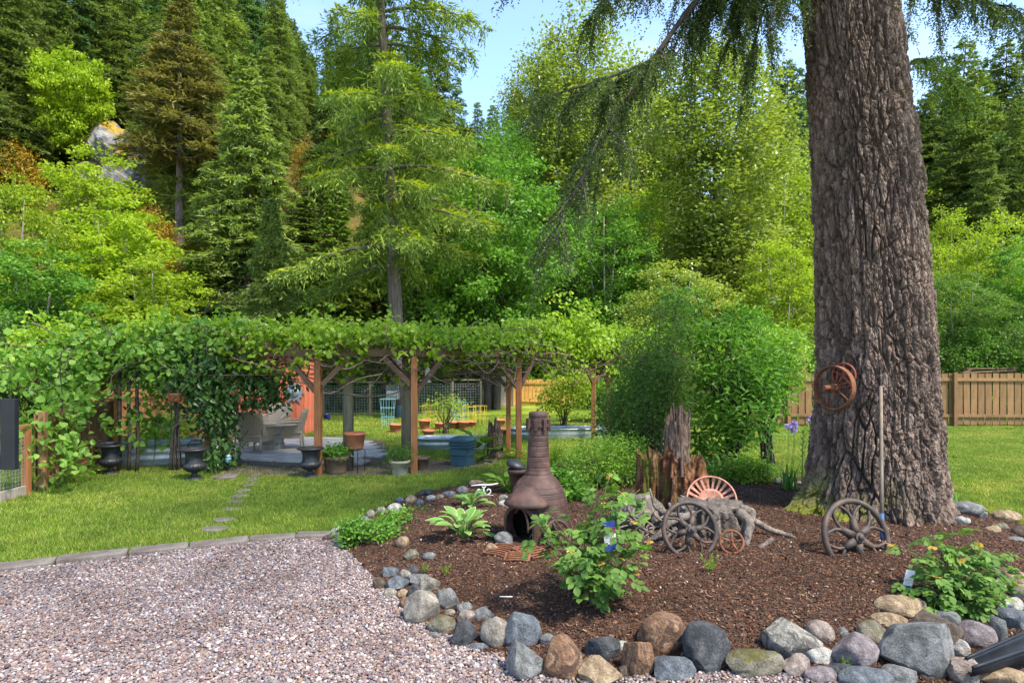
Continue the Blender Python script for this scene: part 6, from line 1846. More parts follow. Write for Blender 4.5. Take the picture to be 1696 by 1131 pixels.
ROCKS = [  # photo cx, cy, w, h, round r / angular a / flat slab s, colour, tilt, label
    (698, 1004, 64, 56, 'r', 'beige', .5, 'smooth beige egg-shaped boulder leaning at the gravel edge'),
    (731, 1034, 50, 32, 'r', 'moss', 0, 'rounded lichen-grey stone right below the beige egg-shaped boulder'),
    (657, 966, 44, 28, 'a', 'blue', .1, 'angular grey stone on top of two small tan stones'),
    (683, 945, 22, 20, 'a', 'dark', 0, 'small blue-black stone at the end of the leafy mound'),
    (672, 952, 20, 20, 'r', 'beige', 0, 'small cream stone left of the blue-black stone'),
    (647, 947, 30, 18, 'a', 'blue', .2, 'small slate stone behind the angular grey stone'),
    (628, 966, 22, 22, 'r', 'brown', 0, 'small dark brown stone at the left end of the front border'),
    (646, 982, 24, 18, 'r', 'beige', 0, 'small pale stone under the angular grey stone'),
    (667, 984, 22, 18, 'r', 'tan', 0, 'small tan stone under the angular grey stone'),
    (687, 980, 24, 28, 'a', 'dark', 0, 'dark grey stone behind the beige egg-shaped boulder'),
    (712, 968, 36, 32, 'a', 'beige', .3, 'pale squarish stone above the beige egg-shaped boulder'),
    (742, 992, 38, 38, 'a', 'grey', .2, 'mid grey triangular stone right of the beige egg-shaped boulder'),
    (695, 960, 40, 18, 'a', 'grey', 0, 'flat grey stone behind the pale squarish stone'),
    (770, 1006, 30, 20, 'r', 'grey', 0, 'small smooth grey stone at the mulch edge'),
    (800, 1016, 42, 24, 'r', 'grey', 0, 'low rounded grey stone behind the round beige boulder'),
    (773, 1022, 34, 26, 'r', 'pink', 0, 'pink banded stone on top of the charcoal rock'),
    (771, 1048, 44, 46, 'a', 'dark', .2, 'charcoal angular rock left of the round beige boulder'),
    (819, 1046, 50, 52, 'r', 'beige', 0, 'round grey-beige boulder between charcoal and blue-grey rocks'),
    (866, 1044, 66, 56, 'a', 'blue', .15, 'pointed blue-grey rock with a white vein'),
    (869, 1092, 64, 70, 'a', 'grey', -.3, 'smooth grey wedge rock in front of the pointed blue-grey rock'),
    (931, 1088, 70, 76, 'r', 'rust', 0, 'big rust-brown boulder with tan patches beside the grey wedge'),
    (955, 1096, 28, 38, 'a', 'pink', .2, 'pinkish white stone leaning on the big rust-brown boulder'),
    (790, 1071, 44, 14, 's', 'blue', 0, 'flat slate lying on the gravel under the round beige boulder'),
    (673, 999, 26, 22, 'r', 'rust', 0, 'small brown stone left of the beige egg-shaped boulder'),
    (998, 1072, 62, 44, 'a', 'dark', .1, 'dark blue angular rock on top of the tan block'),
    (994, 1112, 76, 48, 'a', 'tan', 0, 'coarse tan block at the bottom of the picture'),
    (1057, 1090, 58, 64, 'a', 'rust', 0, 'upright orange-brown rock right of the dark blue angular rock'),
    (1095, 1046, 84, 66, 'r', 'rust', 0, 'large burnt-orange and black boulder set back on the mulch'),
    (1116, 1106, 74, 46, 'a', 'blue', -.1, 'blue slate rock with sloping top at the bottom'),
    (1170, 1072, 82, 84, 'a', 'dark', .2, 'large jagged charcoal rock right of the burnt-orange boulder'),
    (1027, 1070, 30, 16, 'r', 'white', 0, 'small whitish stone beside the upright orange-brown rock'),
    (907, 1060, 28, 22, 'r', 'grey', 0, 'small pale grey stone behind the big rust-brown boulder'),
    (1248, 1098, 100, 46, 's', 'moss', 0, 'broad mossy slab between the jagged rock and the spotted boulder'),
    (1314, 1060, 100, 62, 'a', 'spot', .2, 'white and black spotted boulder right of the mossy slab'),
    (1359, 1045, 50, 40, 'r', 'pink', .3, 'speckled pale stone behind the spotted boulder'),
    (1416, 1077, 78, 62, 'r', 'mauve', 0, 'large smooth mauve-grey boulder'),
    (1358, 1085, 56, 32, 'r', 'white', .15, 'white oval stone left of the mauve-grey boulder'),
    (1517, 1074, 124, 100, 'a', 'grey', .55, 'largest grey boulder in the right corner, long sloping face'),
    (1470, 1026, 62, 24, 'r', 'tan', 0, 'orange-tan rounded stone behind the largest grey boulder'),
    (1443, 1043, 52, 34, 'r', 'moss', 0, 'greenish stone behind the mauve-grey boulder'),
    (1490, 1004, 90, 36, 'r', 'tan', .05, 'long tan boulder at the mulch edge, topmost of the right heap'),
    (1547, 1044, 92, 60, 'a', 'brown', .5, 'brown wedge-shaped slab leaning on the largest grey boulder'),
    (1566, 1028, 46, 36, 'r', 'grey', 0, 'rounded grey stone behind the brown wedge slab'),
    (1614, 1051, 68, 46, 'r', 'mauve', 0, 'dark grey pitted boulder below the right rose bush'),
    (1654, 1046, 32, 56, 'a', 'grey', .3, 'narrow upright grey stone right of the pitted boulder'),
    (1674, 1024, 60, 42, 'a', 'blue', 0, 'blue-grey angular rock at the right edge'),
    (1361, 1118, 60, 30, 'r', 'mauve', .1, 'mauve oval stone at the bottom under the white oval stone'),
    (1431, 1124, 92, 34, 'r', 'blue', 0, 'blue-grey boulder at the bottom under the mauve-grey boulder'),
    (1318, 1102, 48, 38, 'a', 'pink', 0, 'pinkish stone below the spotted boulder'),
    (1487, 1118, 60, 36, 'r', 'grey', 0, 'grey cobble under the largest grey boulder'),
    (1593, 1112, 50, 50, 'a', 'pink', 0, 'pale brown rock right under the largest grey boulder'),
    (1656, 1120, 100, 34, 's', 'tan', 0, 'flat sandstone slab at the bottom right corner'),
    (1592, 1074, 30, 32, 'r', 'white', 0, 'cream stone between the brown wedge slab and the black pipe'),
    (1390, 1108, 56, 22, 'a', 'dark', 0, 'dark stone wedged under the mauve-grey boulder'),
    (1600, 842, 58, 26, 'r', 'grey', 0, 'long grey rock at the right foot of the giant trunk'),
    (1668, 855, 48, 22, 'r', 'tan', 0, 'orange-tan rock at the lawn edge near the right margin'),
    (1834 - 1000, 893, 32, 28, 'a', 'grey', 0, 'grey stone at the left of the chiminea mouth'),
    (816, 907, 24, 17, 'r', 'tan', .2, 'orange-tan stone left of the grates'),
    (834, 902, 12, 10, 'r', 'blue', 0, 'small round bluish stone above the grates'),
    (591, 873, 40, 22, 'a', 'grey', 0, 'grey stone among the leaves at the lawn corner'),
    (559, 883, 24, 24, 'a', 'white', .3, 'pale stone standing at the end of the lawn edging'),
    (545, 890, 22, 12, 's', 'brown', 0, 'low brown stone touching the last edging paver'),
    (667, 897, 24, 20, 'r', 'tan', 0, 'pale tan stone at the right side of the leafy mound'),
    (681, 918, 28, 18, 'a', 'moss', 0, 'mossy stone below the pale tan stone'),
    (711, 920, 24, 14, 'r', 'grey', 0, 'flat grey stone at the tip of the mulch left of the hosta'),
    (706, 817, 24, 15, 'a', 'dark', 0, 'dark angular stone in the back row near the lawn'),
    (714, 825, 17, 12, 'r', 'white', 0, 'small white stone below the dark stone of the back row'),
    (790, 801, 28, 13, 'r', 'tan', 0, 'tan stone behind the white scroll ornament'),
]
for cx, cy, w_, h_, c_ in [(744, 818, 24, 12, 'grey'), (766, 811, 21, 14, 'grey'), (663, 829, 15, 12, 'blue'), (681, 827, 20, 14, 'tan'), (654, 841, 26, 17, 'white'), (614, 851, 16, 14, 'beige'), (695, 832, 13, 12, 'blue'), (632, 845, 18, 13, 'beige'), (603, 861, 18, 13, 'grey'), (835, 824, 20, 11, 'beige'), (834, 833, 18, 11, 'white'), (728, 823, 16, 10, 'tan')]:
    ROCKS.append((cx, cy, w_, h_, 'r', c_, 0, 'small stone in the row between lawn and mulch bed', BACKG))
for cx, cy, w_, h_, c_ in [(1290, 797, 18, 13, 'grey'), (1307, 800, 18, 12, 'white'), (1322, 801, 14, 10, 'beige'), (1217, 782, 24, 14, 'mauve')]:
    ROCKS.append((cx, cy, w_, h_, 'r', c_, 0, 'small stone at the back of the mulch left of the giant trunk', 'stones left of the giant trunk'))
for cx, cy, w_, h_, c_ in [(1657, 871, 28, 12, 'moss'), (1690, 880, 28, 20, 'brown'), (1596, 862, 25, 15, 'white'), (1682, 893, 30, 10, 'grey'), (1645, 876, 27, 13, 'tan'), (1625, 852, 22, 14, 'grey'), (1678, 956, 42, 34, 'tan'), (1670, 1001, 46, 28, 'white'), (1688, 981, 30, 30, 'pink'), (1650, 972, 30, 22, 'white')]:
    ROCKS.append((cx, cy, w_, h_, 'r', c_, 0, 'stone of the border line along the right side of the bed', 'stones of the right border line'))
for cx, cy, w_, h_, c_ in [(755, 1062, 20, 12, 'grey'), (845, 1072, 18, 12, 'brown'), (805, 1040, 18, 20, 'tan'), (900, 1112, 14, 22, 'rust'), (1035, 1110, 26, 20, 'brown'), (1395, 1047, 26, 18, 'grey'), (720, 1052, 20, 12, 'grey'), (1340, 1088, 24, 16, 'mauve'), (1280, 1080, 24, 14, 'brown'), (1535, 1120, 30, 20, 'brown'), (745, 1015, 20, 14, 'beige')]:
    ROCKS.append((cx, cy, w_, h_, 'r', c_, 0, 'small filler stone wedged between the front border rocks', SIDEG))
CN = {'grey': 'grey', 'blue': 'blue-grey', 'tan': 'tan', 'white': 'whitish', 'beige': 'beige', 'mauve': 'mauve', 'moss': 'mossy', 'brown': 'dark brown', 'pink': 'pinkish', 'rust': 'rusty'}
rk = np.random.default_rng(9)
for q, r_ in enumerate(ROCKS):
    cx, cy, w_, h_, kind, colr, tilt, lab = r_[:8]; grp = r_[8] if len(r_) > 8 else None
    if grp: lab = lab.replace('small ', '').replace('filler ', ''); lab = ('small ' if w_ < 40 else '') + CN[colr] + ' ' + lab
    yb = cy + h_ / 2; b = Gp(cx, yb)
    Y = b.y
    sx = w_ / 2 / FPX * Y; sz = h_ / 2 / FPX * Y
    sy = {'r': .85, 'a': .8, 's': .8}[kind] * max(min(sx, sz * 1.5), .7 * sx)
    Yc = Y + sy * .55
    f = Yc / Y
    if kind == 'r': V, F = rock_mesh(200 + q, .2, 3, 4, fine=.028)
    elif kind == 'a': V, F = rock_mesh(200 + q, .26, 20, 4, fine=.045, keep=.03)
    else: V, F = rock_mesh(200 + q, .2, 9, 4, fine=.03)
    if len(r_) > 8 or w_ < 26:
        V, F = (rock_mesh(200 + q, .2, 3 if kind == 'r' else 8, 3, fine=.02))
    ca, sa = math.cos(tilt), math.sin(tilt)
    V = V @ np.array([[ca, 0, sa], [0, 1, 0], [-sa, 0, ca]])
    lo, hi = V.min(0), V.max(0); V = (V - (lo + hi) / 2) / ((hi - lo) / 2)
    pc = P(cx, cy, Yc)
    szz = sz * f * 1.06
    o = obj('stone' if w_ < 30 else 'boulder', MB().add(V * (sx * f * .97, sy * .95, szz), F), ST[colr], smooth=(kind == 'r'),
            loc=(pc.x, Yc, pc.z - szz * .08))
    if kind != 'r':
        o.data.polygons.foreach_set('use_smooth', np.ones(len(o.data.polygons), bool)); o.data.set_sharp_from_angle(angle=math.radians(24))
    tag(o, lab, 'stone', grp)

# white vein on the pointed blue-grey rock is left to its material; scattered white chips lie on the mulch below

# ------------------------------------------------------------------ rose bushes
def leaflet(mb, base, d, n, L, W):
    d = d.normalized(); s = d.cross(n).normalized(); u = s.cross(d)
    pr = [(0, 0), (.22, .62), (.5, 1), (.8, .7), (1, 0)]
    V = [base]
    for t_, w_ in pr[1:-1]:
        V += [base + d * L * t_ + s * W / 2 * w_ + u * W * .10, base + d * L * t_, base + d * L * t_ - s * W / 2 * w_ + u * W * .10]
    V.append(base + d * L - u * L * .06)
    F = [(0, 2, 1), (0, 3, 2), (1, 2, 5, 4), (2, 3, 6, 5), (4, 5, 8, 7), (5, 6, 9, 8), (7, 8, 10), (8, 9, 10)]
    mb.add([tuple(v) for v in V], F)

def rose_leaf_mesh(seed, mat, size=1.0):
    rg = random.Random(seed); mb = MB(); n = Vector((0, 0, 1))
    mb.tube([(0, 0, 0), (.03 * size, 0, .004), (.075 * size, 0, -.004)], .0011, 4)
    for x, s in ((.03, 1), (.032, -1), (.055, 1), (.058, -1), (.075, 0)):
        d = Vector((.55 if s else 1, s * .85, rg.uniform(-.25, .05)))
        leaflet(mb, Vector((x * size, 0, 0)), d, n + Vector((rg.uniform(-.2, .2), rg.uniform(-.2, .2), 0)), .042 * size * rg.uniform(.85, 1.15), .030 * size * rg.uniform(.85, 1.1))
    return mb.mesh('leaf', mat, True)

def rose(label, px, py, canes, leaves_n, seed, size=1.0, weights=None):
    """canes: photo end points (px, py, dy)"""
    b = Gp(px, py); rg = np.random.default_rng(seed)
    t = thing('rose_bush', label, 'shrub', b)
    lm = [rose_leaf_mesh(seed + i, M['rose_leaf'], size * f) for i, f in enumerate((1, .85, 1.15, .95))]
    ym = [rose_leaf_mesh(seed + 9 + i, M['rose_young'], size * .6) for i in range(2)]
    cv = []
    for e in canes:
        end = P(e[0], e[1], b.y + e[2]) - b
        s = Vector((rg.normal(0, .03), rg.normal(0, .03), -.03))
        c = bez(s, Vector((end.x * .12, end.y * .12, end.z * .45)), Vector((end.x * .65, end.y * .65, end.z * .9)), end, 14)
        obj('cane', MB().tube(c, np.linspace(.0075, .0025, 14), 6), M['rose_stem'], t, smooth=True); cv.append(c)
    per = leaves_n // len(canes)
    for c in cv:
        for i in range(per):
            u = .22 + .78 * (i + rg.uniform(0, 1)) / per; k = min(12, int(u * 13)); p = c[k] + (c[k + 1] - c[k]) * (u * 13 - k)
            az = rg.uniform(0, 6.28); r = rg.uniform(.01, .09) * (1 - .5 * u)
            p = p + np.array((math.cos(az), math.sin(az), rg.uniform(-.2, .5))) * r
            young = u > .94 and rg.uniform() < .5
            obj('leaf', (ym[i % 2] if young else lm[rg.integers(4)]), parent=t, loc=p, rot=(rg.normal(0, .35), rg.normal(.25, .35), az))
    return t
CAN = [(905, 850, -.15), (880, 885, -.1), (925, 905, -.25), (955, 850, .1), (990, 800, .0), (1010, 790, .1), (1035, 830, .0), (1060, 810, .15), (1065, 870, -.1), (1050, 930, -.2), (970, 900, -.3), (1000, 850, -.15), (1020, 880, -.2), (940, 940, -.25), (1005, 940, -.3), (1045, 955, -.15), (985, 830, .2), (1080, 905, 0), (915, 868, .15), (1025, 815, -.1)]
rose('rose bush with fresh green leaves in the mulch right of the chiminea', 978, 1000, CAN, 240, 31, 1.45)
CAN2 = [(1490, 905, .1), (1500, 960, -.1), (1530, 880, .2), (1550, 900, 0), (1575, 870, .25), (1590, 905, .1), (1620, 895, .1), (1650, 910, .15), (1690, 915, .2), (1640, 950, -.05), (1600, 950, -.15), (1570, 975, -.2), (1625, 985, -.15), (1660, 965, 0), (1530, 950, -.15), (1700, 955, .1), (1560, 930, -.1), (1610, 925, -.1), (1545, 1000, -.2), (1600, 1005, -.2)]
rose('spreading rose bush above the boulders at the right edge', 1590, 1012, CAN2, 240, 57, 1.5)

M['tag_white'] = mat_noise('tag_white', [(.3, (.55, .56, .60)), (.7, (.66, .67, .70))], 8, rough=.5, bstr=0)
M['tag_blue'] = mat_noise('tag_blue', [(.3, (.012, .03, .16)), (.7, (.03, .06, .25))], 8, rough=.4, bstr=0)
M['tag_red'] = mat_noise('tag_red', [(.3, (.25, .03, .07)), (.7, (.4, .06, .12))], 30, rough=.4, bstr=0)
M['tag_text'] = mat_noise('tag_text', [(.3, (.2, .21, .25)), (.7, (.25, .26, .3))], 8, rough=.5, bstr=0)
def plant_tag(label, p, rot, s=1.0, band=True):
    t = thing('plant_tag', label, 'tag', p, rot); t.scale = (1.35 * s, s, s)
    outline = lambda w, z0, z1: [(-w, z0), (w, z0), (w, z1), (-w, z1)]
    R_ = Matrix.Rotation(math.pi / 2, 4, 'X')
    obj('card', MB().prism([(-.034, -.11), (-.03, -.118), (.03, -.118), (.034, -.11), (.034, .11), (-.034, .11)], -.0015, .0015, M=R_), M['tag_white'], t)
    obj('blue_foot', MB().prism(outline(.0345, -.117, -.062), .0016, .003, M=R_), M['tag_blue'], t)
    if band: obj('blue_head', MB().prism(outline(.0345, .066, .111), .0016, .003, M=R_), M['tag_blue'], t)
    if band: obj('photo_band', MB().prism(outline(.0345, .018, .066), .0016, .003, M=R_), M['tag_red'], t)
    for q in range(6): obj('text_line', MB().prism([(-.024, .006 - q * .011), (.024 - .008 * (q % 3), .006 - q * .011), (.024 - .008 * (q % 3), .009 - q * .011), (-.024, .009 - q * .011)], .0016, .0022, M=R_), M['tag_text'], t)
plant_tag('white and blue plant tag with a red band hanging in the middle rose bush', P(1010, 887, 4.62), (.1, -.12, .12), .98)
plant_tag('white and blue plant tag low in the right rose bush', P(1505, 960, 4.9), (.1, .15, -.1), .72, False)

# ------------------------------------------------------------------ irises, lilies, strap leaves, ferns
def strap_clump(name, label, px, py, n, L, w_, seed, mat, spread=.5, cat='plant', flowers=None):
    b = Gp(px, py); rg = np.random.default_rng(seed); t = thing(name, label, cat, b)
    for i in range(n):
        az = rg.uniform(0, 6.28); l = L * rg.uniform(.55, 1.05); lean = spread * rg.uniform(.1, 1.0)
        d = Vector((math.cos(az), math.sin(az), 0)); s = Vector((-d.y, d.x, 0)); V = []
        o0 = Vector((rg.normal(0, .05), rg.normal(0, .05), -.02))
        for k in range(6):
            u = k / 5; p = o0 + d * (lean * l * u ** 1.8) + Vector((0, 0, l * (u - .25 * lean * u * u))); ww = w_ / 2 * (1 - u ** 2.5) + .0008
            V += [tuple(p - s * ww), tuple(p + s * ww + d * .002)]
        obj('leaf', MB().add(V, [(2 * k, 2 * k + 1, 2 * k + 3, 2 * k + 2) for k in range(5)]), mat, t, smooth=True)
    return t
strap_clump('iris_clump', 'clump of sword-shaped iris leaves left of the giant trunk', 1305, 810, 30, .42, .03, 4, M['strap'], .45)
strap_clump('strap_leaf_plant', 'small clump of strap leaves at the right foot of the giant trunk', 1578, 838, 9, .28, .025, 6, M['strap'], .8)
strap_clump('strap_leaf_plant', 'tuft of strap leaves right of the rotten stump', 1193, 790, 10, .42, .022, 8, M['strap'], .5)
strap_clump('fern_clump', 'tall yellow-green fern-like grass between chimney and low shrub', 918, 775, 60, .62, .02, 10, M['fern'], .6)
strap_clump('fern_clump', 'yellow-green grassy clump beside the right pergola post', 962, 770, 50, .55, .02, 12, M['fern'], .6)

def flower_stalk(label, px, py, head, seed):
    b = Gp(px, py); rg = np.random.default_rng(seed); e = P(head[0], head[1], b.y) - b
    t = thing('columbine_flower', label, 'flower', b, (0, 0, 0), None)
    obj('stalk', MB().tube([(0, 0, 0), tuple(e * .5 + Vector((.01, 0, 0))), tuple(e)], [.004, .003, .0025], 5), M['strap'], t)
    mb = MB(); n = 26; v = rnd_dirs(rg, n)
    leaf_quads(mb, np.array(tuple(e)) + v * .012, v, rnd_dirs(rg, n), rg.uniform(.035, .06, n), rg.uniform(.03, .045, n), .1)
    o = obj('petals', mb, M['lilac'], t); o['kind'] = 'stuff'
flower_stalk('lilac flower on a thin stalk, leftmost of the three by the lily stems', 1303, 808, (1306, 706), 1)
flower_stalk('lilac flower at the upper right of its pair by the lily stems', 1311, 808, (1317, 702), 2)
flower_stalk('lilac flower lowest of the three left of the lily stems', 1308, 808, (1315, 712), 3)
flower_stalk('single lilac flower close to the giant trunk', 1336, 810, (1342, 694), 4)

def lily(label, px, py, top, seed):
    b = Gp(px, py); rg = np.random.default_rng(seed); e = P(top[0], top[1], b.y) - b
    t = thing('lily_stem', label, 'plant', b)
    obj('stem', MB().tube([(0, 0, 0), tuple(e * .5), tuple(e)], [.008, .006, .004], 6), M['strap'], t, smooth=True)
    lm = big_leaf(.11, .018, .3, .1, 0, 4, 2).mesh('leaf', M['strap'], True)
    for i in range(64):
        u = .08 + .92 * i / 64; az = i * 2.4
        obj('leaf', lm, parent=t, loc=e * u, rot=(0, -.35 - .6 * u, az))
lily('leafy lily stem nearest the giant trunk', 1341, 812, (1341, 702), 1)
lily('leafy lily stem just left of the one by the trunk', 1328, 811, (1330, 715), 2)
lily('leafy lily stem standing alone left of the lilac flowers', 1270, 806, (1275, 704), 3)

def sprig(label, px, py, s, seed, mat='fern'):
    b = Gp(px, py); rg = np.random.default_rng(seed); t = thing('seedling', label, 'plant', b); mb = MB(); st = MB()
    for q in range(9):
        e = np.array((rg.normal(0, .05), rg.normal(0, .05), rg.uniform(.08, .2))) * s; st.tube([(0, 0, -.01), tuple(e * .5), tuple(e)], .002, 4)
        n = 16; u = rg.uniform(.2, 1, (n, 1)); leaf_quads(mb, e * u, rnd_dirs(rg, n) + (0, 0, .5), rnd_dirs(rg, n), np.full(n, .03 * s), np.full(n, .007 * s))
    o = obj('stems', st, M['strap'], t); o['kind'] = 'stuff'
    o = obj('leaves', mb, M[mat], t); o['kind'] = 'stuff'
sprig('feathery seedling on the mulch in front of the flywheel', 1176, 950, 1.0, 1)
sprig('small green weed on the mulch right of the mossy stone', 738, 952, .55, 2)
sprig('tiny weed at the tip of the mulch beside the blue-black stone', 702, 950, .5, 3)
sprig('bright weed among the boulders below the mauve-grey boulder', 1400, 1112, .5, 4)

# white scroll ornament
b = Gp(801, 822)
t = thing('scroll_ornament', 'white painted scroll-work ornament at the back edge of the bed', 'ornament', b, (0, 0, .15))
for cx_, s in ((-.055, 1), (.06, -1)):
    pts = [(cx_ + s * (.008 + .0085 * a) * math.cos(a), 0, .075 + (.008 + .0085 * a) * math.sin(a)) for a in np.linspace(0, 7.4, 26)]
    obj('scroll', MB().tube(pts, .008, 6), M['white'], t, smooth=True)
obj('top_bar', MB().tube([(-.17, 0, .15), (-.05, 0, .16), (.1, 0, .155), (.2, .02, .17)], .009, 6), M['white'], t, smooth=True)
obj('base_bar', MB().box((0, 0, .008), (.26, .02, .018)), M['white'], t)
# white marker stick
b = Gp(838, 994)
t = tag(obj('marker_stick', MB().prism([(-.05, -.006), (.045, -.006), (.055, 0), (.045, .006), (-.05, .006)], 0, .002), M['white'], loc=b + Vector((0, 0, .03)), rot=(.05, -.04, -.12)), 'white plant marker lying flat on the mulch', 'marker')

# black drain pipe, bottom right
M['black_plastic'] = mat_noise('black_plastic', [(.3, (.006, .008, .012)), (.7, (.014, .017, .024))], 5, rough=.55, bstr=.1, spec=.25)
a = P(1606, 1108, 3.85); c = P(1720, 1064, 4.2)
t = thing('plastic_trough', 'black plastic downspout trough at the bottom right corner', 'trough', a)
d = (c - a); V = []; kk = 11
for u in np.linspace(0, 1, 8):
    for a_ in np.linspace(math.pi * .95, 2 * math.pi * 1.02, kk):
        r = .07 + .05 * u
        V.append(tuple(d * u + Vector((-.25 * r * math.cos(a_) * 0 + r * math.cos(a_) * .35, -r * math.cos(a_) * -.9, r * math.sin(a_) + .03))))
F = [(i * kk + j, i * kk + j + 1, (i + 1) * kk + j + 1, (i + 1) * kk + j) for i in range(7) for j in range(kk - 1)]
o = obj('channel', MB().add(V, F), M['black_plastic'], t, smooth=True); s = o.modifiers.new('solid', 'SOLIDIFY'); s.thickness = .008
for e in (0, kk - 1): obj('lip', MB().tube([V[i * kk + e] for i in range(8)], .011, 7), M['black_plastic'], t, smooth=True)

# ------------------------------------------------------------------ pebbles, bark chips, grass
rg = np.random.default_rng(123)
V0, F0 = ico(2)
peb = []
PEB = [(0.22, 0.155, 0.142), (0.161, 0.106, 0.102), (0.267, 0.215, 0.199), (0.117, 0.078, 0.082), (0.19, 0.132, 0.122), (0.328, 0.283, 0.263), (0.158, 0.142, 0.152), (0.099, 0.092, 0.105), (0.241, 0.169, 0.137), (0.175, 0.114, 0.117), (0.239, 0.207, 0.2), (0.13, 0.127, 0.15), (0.203, 0.135, 0.096), (0.389, 0.351, 0.331), (0.074, 0.055, 0.058), (0.187, 0.155, 0.168)]
M['pebble'] = mat_random('pebble', PEB, .85, .2, .15, 60)
for i in range(5):
    V = V0 * (1 + .22 * fbm(V0 * 1.2 + i * 5, 2, i))[:, None] * (1.0, .78 + .05 * i, .55 + .03 * i)
    peb.append(MB().add(V, F0).mesh('pebble', M['pebble'], True))
def in_gravel(x, y):
    return (~inpoly(x, y, BED)) & (((y < edge_y(x) - .10) & (x < -2.0)) | ((x >= -2.0) & (y < np.interp(x, [-2.0, -1.2, 0, 1, 6], [6.9, 6.1, 5.0, 4.6, 4.4]))))
n = 260000
y = rg.uniform(3.3, 7.3, n) ; x = (rg.uniform(-60, 1760, n) - 848) / FPX * y
k = in_gravel(x, y) & (x < 1.9 + .25 * np.sin(y * 5) + rg.normal(0, .12, n)) & (rg.uniform(size=n) < (y / 7.3)); x, y = x[k], y[k]
s = rg.uniform(.0068, .013, len(x)) * np.where(rg.uniform(size=len(x)) < .06, 1.5, 1)
z = ground_z(x, y) + .006 + s * .35 + rg.uniform(0, .012, len(x)) + .012 * fbm(np.stack([x * 2, y * 2, x * 0], 1), 3, 6)
scatter('gravel', np.stack([x, y, z], 1), rg.uniform(-.5, .5, (len(x), 3)) + np.stack([x * 0, x * 0, rg.uniform(0, 6.28, len(x))], 1), np.stack([s, s, s], 1), peb, 'pink and grey rounded pebbles covering the drive in the foreground', 'gravel')

chips = []
M['chip'] = mat_random('bark_chip', [(.06, .032, .022), (.10, .05, .03), (.04, .022, .016), (.15, .08, .05), (.075, .036, .022), (.14, .075, .05), (.045, .025, .018), (.10, .04, .022), (.24, .16, .11), (.035, .02, .015), (.09, .04, .022), (.16, .075, .04)], .9, .15, .3, 90)
for i in range(5):
    mb = MB(); w_ = [.35, .5, .25, .6, .2][i]
    V = np.array([(-1, -w_, 0), (1, -w_ * .6, .05), (.8, w_, 0), (-.7, w_ * .8, .08), (-.9, -w_ * .8, .22), (.9, -w_ * .5, .2), (.75, w_ * .8, .25), (-.6, w_ * .7, .2)], float)
    mb.add(V, [(3, 2, 1, 0), (4, 5, 6, 7), (0, 1, 5, 4), (1, 2, 6, 5), (2, 3, 7, 6), (3, 0, 4, 7)])
    chips.append(mb.mesh('bark_chip', M['chip']))
n = 190000
y = rg.uniform(3.6, 9.6, n); x = (rg.uniform(540, 1760, n) - 848) / FPX * y
k = (inpoly(x, y, BED) | ((x > 1.85) & (y < 5.5))) & (rg.uniform(size=n) < np.clip(1.15 - (y - 4) * .09, .4, 1)); x, y = x[k], y[k]
s = rg.uniform(.004, .0135, len(x)) * np.where(rg.uniform(size=len(x)) < .05, 1.8, 1)
z = bedz(x, y) + .014 + rg.uniform(0, .008, len(x))
scatter('bark_chips', np.stack([x, y, z], 1), np.stack([rg.normal(0, .45, len(x)), rg.normal(0, .45, len(x)), rg.uniform(0, 6.28, len(x))], 1), np.stack([s, s, s], 1), chips, 'brown bark chips strewn over the planting bed', 'mulch')
n = 260
y = rg.uniform(4.3, 8.5, n); x = (rg.uniform(560, 1700, n) - 848) / FPX * y; k = inpoly(x, y, BED); x, y = x[k], y[k]
s = rg.uniform(.004, .014, len(x)); M['white_chip'] = mat_random('white_chip', [(.36, .34, .31), (.26, .24, .21), (.44, .42, .38), (.3, .25, .2)], .8)
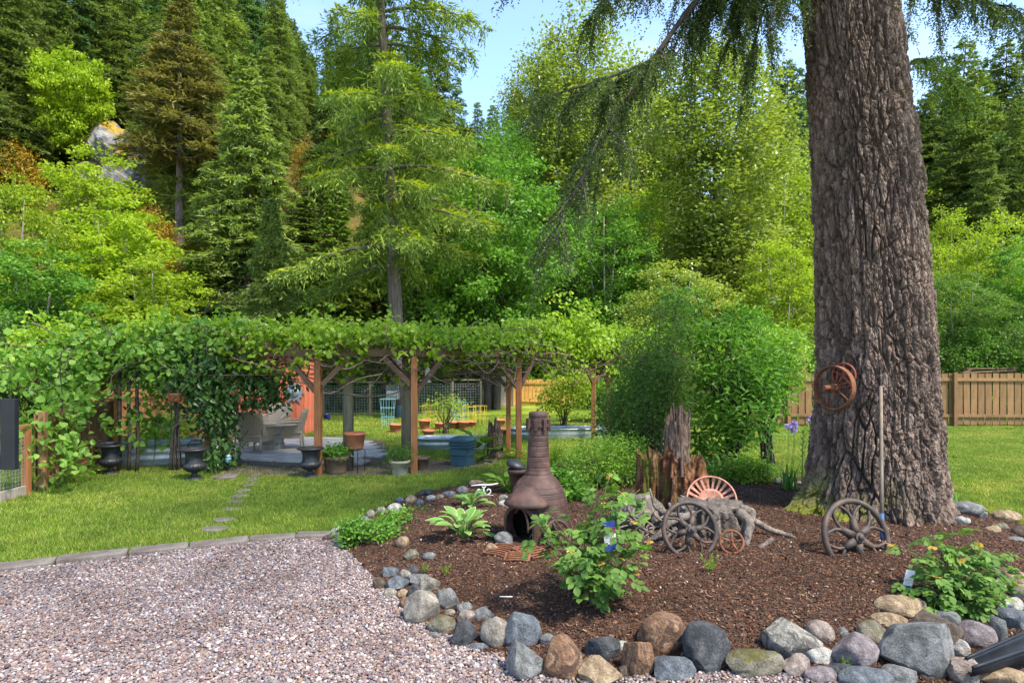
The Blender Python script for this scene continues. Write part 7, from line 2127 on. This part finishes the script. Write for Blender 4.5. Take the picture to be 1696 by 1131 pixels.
wp = [MB().add(V0 * (1, .8, .6) * (1 + .2 * fbm(V0 + i, 2, i))[:, None], F0).mesh('white_chip', M['white_chip'], True) for i in range(2)]
scatter('pale_pebbles', np.stack([x, y, bedz(x, y) + .018], 1), rg.uniform(0, 6, (len(x), 3)), np.stack([s, s, s], 1), wp, 'pale pebbles scattered over the dark mulch', 'pebbles')

tufts = []
for i in range(5):
    mb = MB(); m = 16; r2 = np.random.default_rng(i)
    b0 = np.column_stack([r2.normal(0, .035, (m, 2)), np.zeros(m)]); d = rnd_dirs(r2, m) * (.55, .55, .1) + (0, 0, .8)
    leaf_quads(mb, b0, d, rnd_dirs(r2, m), r2.uniform(.025, .065, m), r2.uniform(.005, .0095, m))
    tufts.append(mb.mesh('grass_tuft', M['grass']))
def on_lawn(x, y):
    ok = (~inpoly(x, y, BED)) & (~inpoly(x, y, PATIO)) & (y > edge_y(x) + .10)
    ok &= ~((x > -2.1) & (y < np.interp(x, [-2.1, -1.5, 0, 1, 6], [7.1, 6.6, 6.0, 5.5, 5.5])))
    for sx_, sy_, sr_ in STEPS: ok &= np.hypot(x - sx_, (y - sy_) * 1.2) > sr_ * .95
    ok &= ~(inpoly(x, y, DIRT) & (rg.uniform(size=len(x)) < .93))
    return ok
n = 230000
y = 5.0 + 19.0 * rg.uniform(0, 1, n) ** 1.35; x = (rg.uniform(-80, 1780, n) - 848) / FPX * y
k = on_lawn(x, y); x, y = x[k], y[k]
patch = fbm(np.stack([x * .8, y * .8, x * 0], 1), 3, 14)
k = rg.uniform(size=len(x)) < np.clip(1.0 + patch * 1.1, .35, 1); x, y = x[k], y[k]
s = rg.uniform(.7, 1.3, len(x)) * (1 + np.clip((y - 8) * .055, 0, .9))
hs = s * np.clip(1.05 + .3 * fbm(np.stack([x * 1.4, y * 1.4, x * 0], 1), 2, 15), .6, 1.6) / (1 + np.clip((y - 8) * .05, 0, .6))
scatter('lawn_grass', np.stack([x, y, ground_z(x, y) - .012], 1), np.stack([x * 0, x * 0, rg.uniform(0, 6.28, len(x))], 1), np.stack([s, s, hs], 1), tufts, 'short green and yellowish mown lawn grass', 'grass')
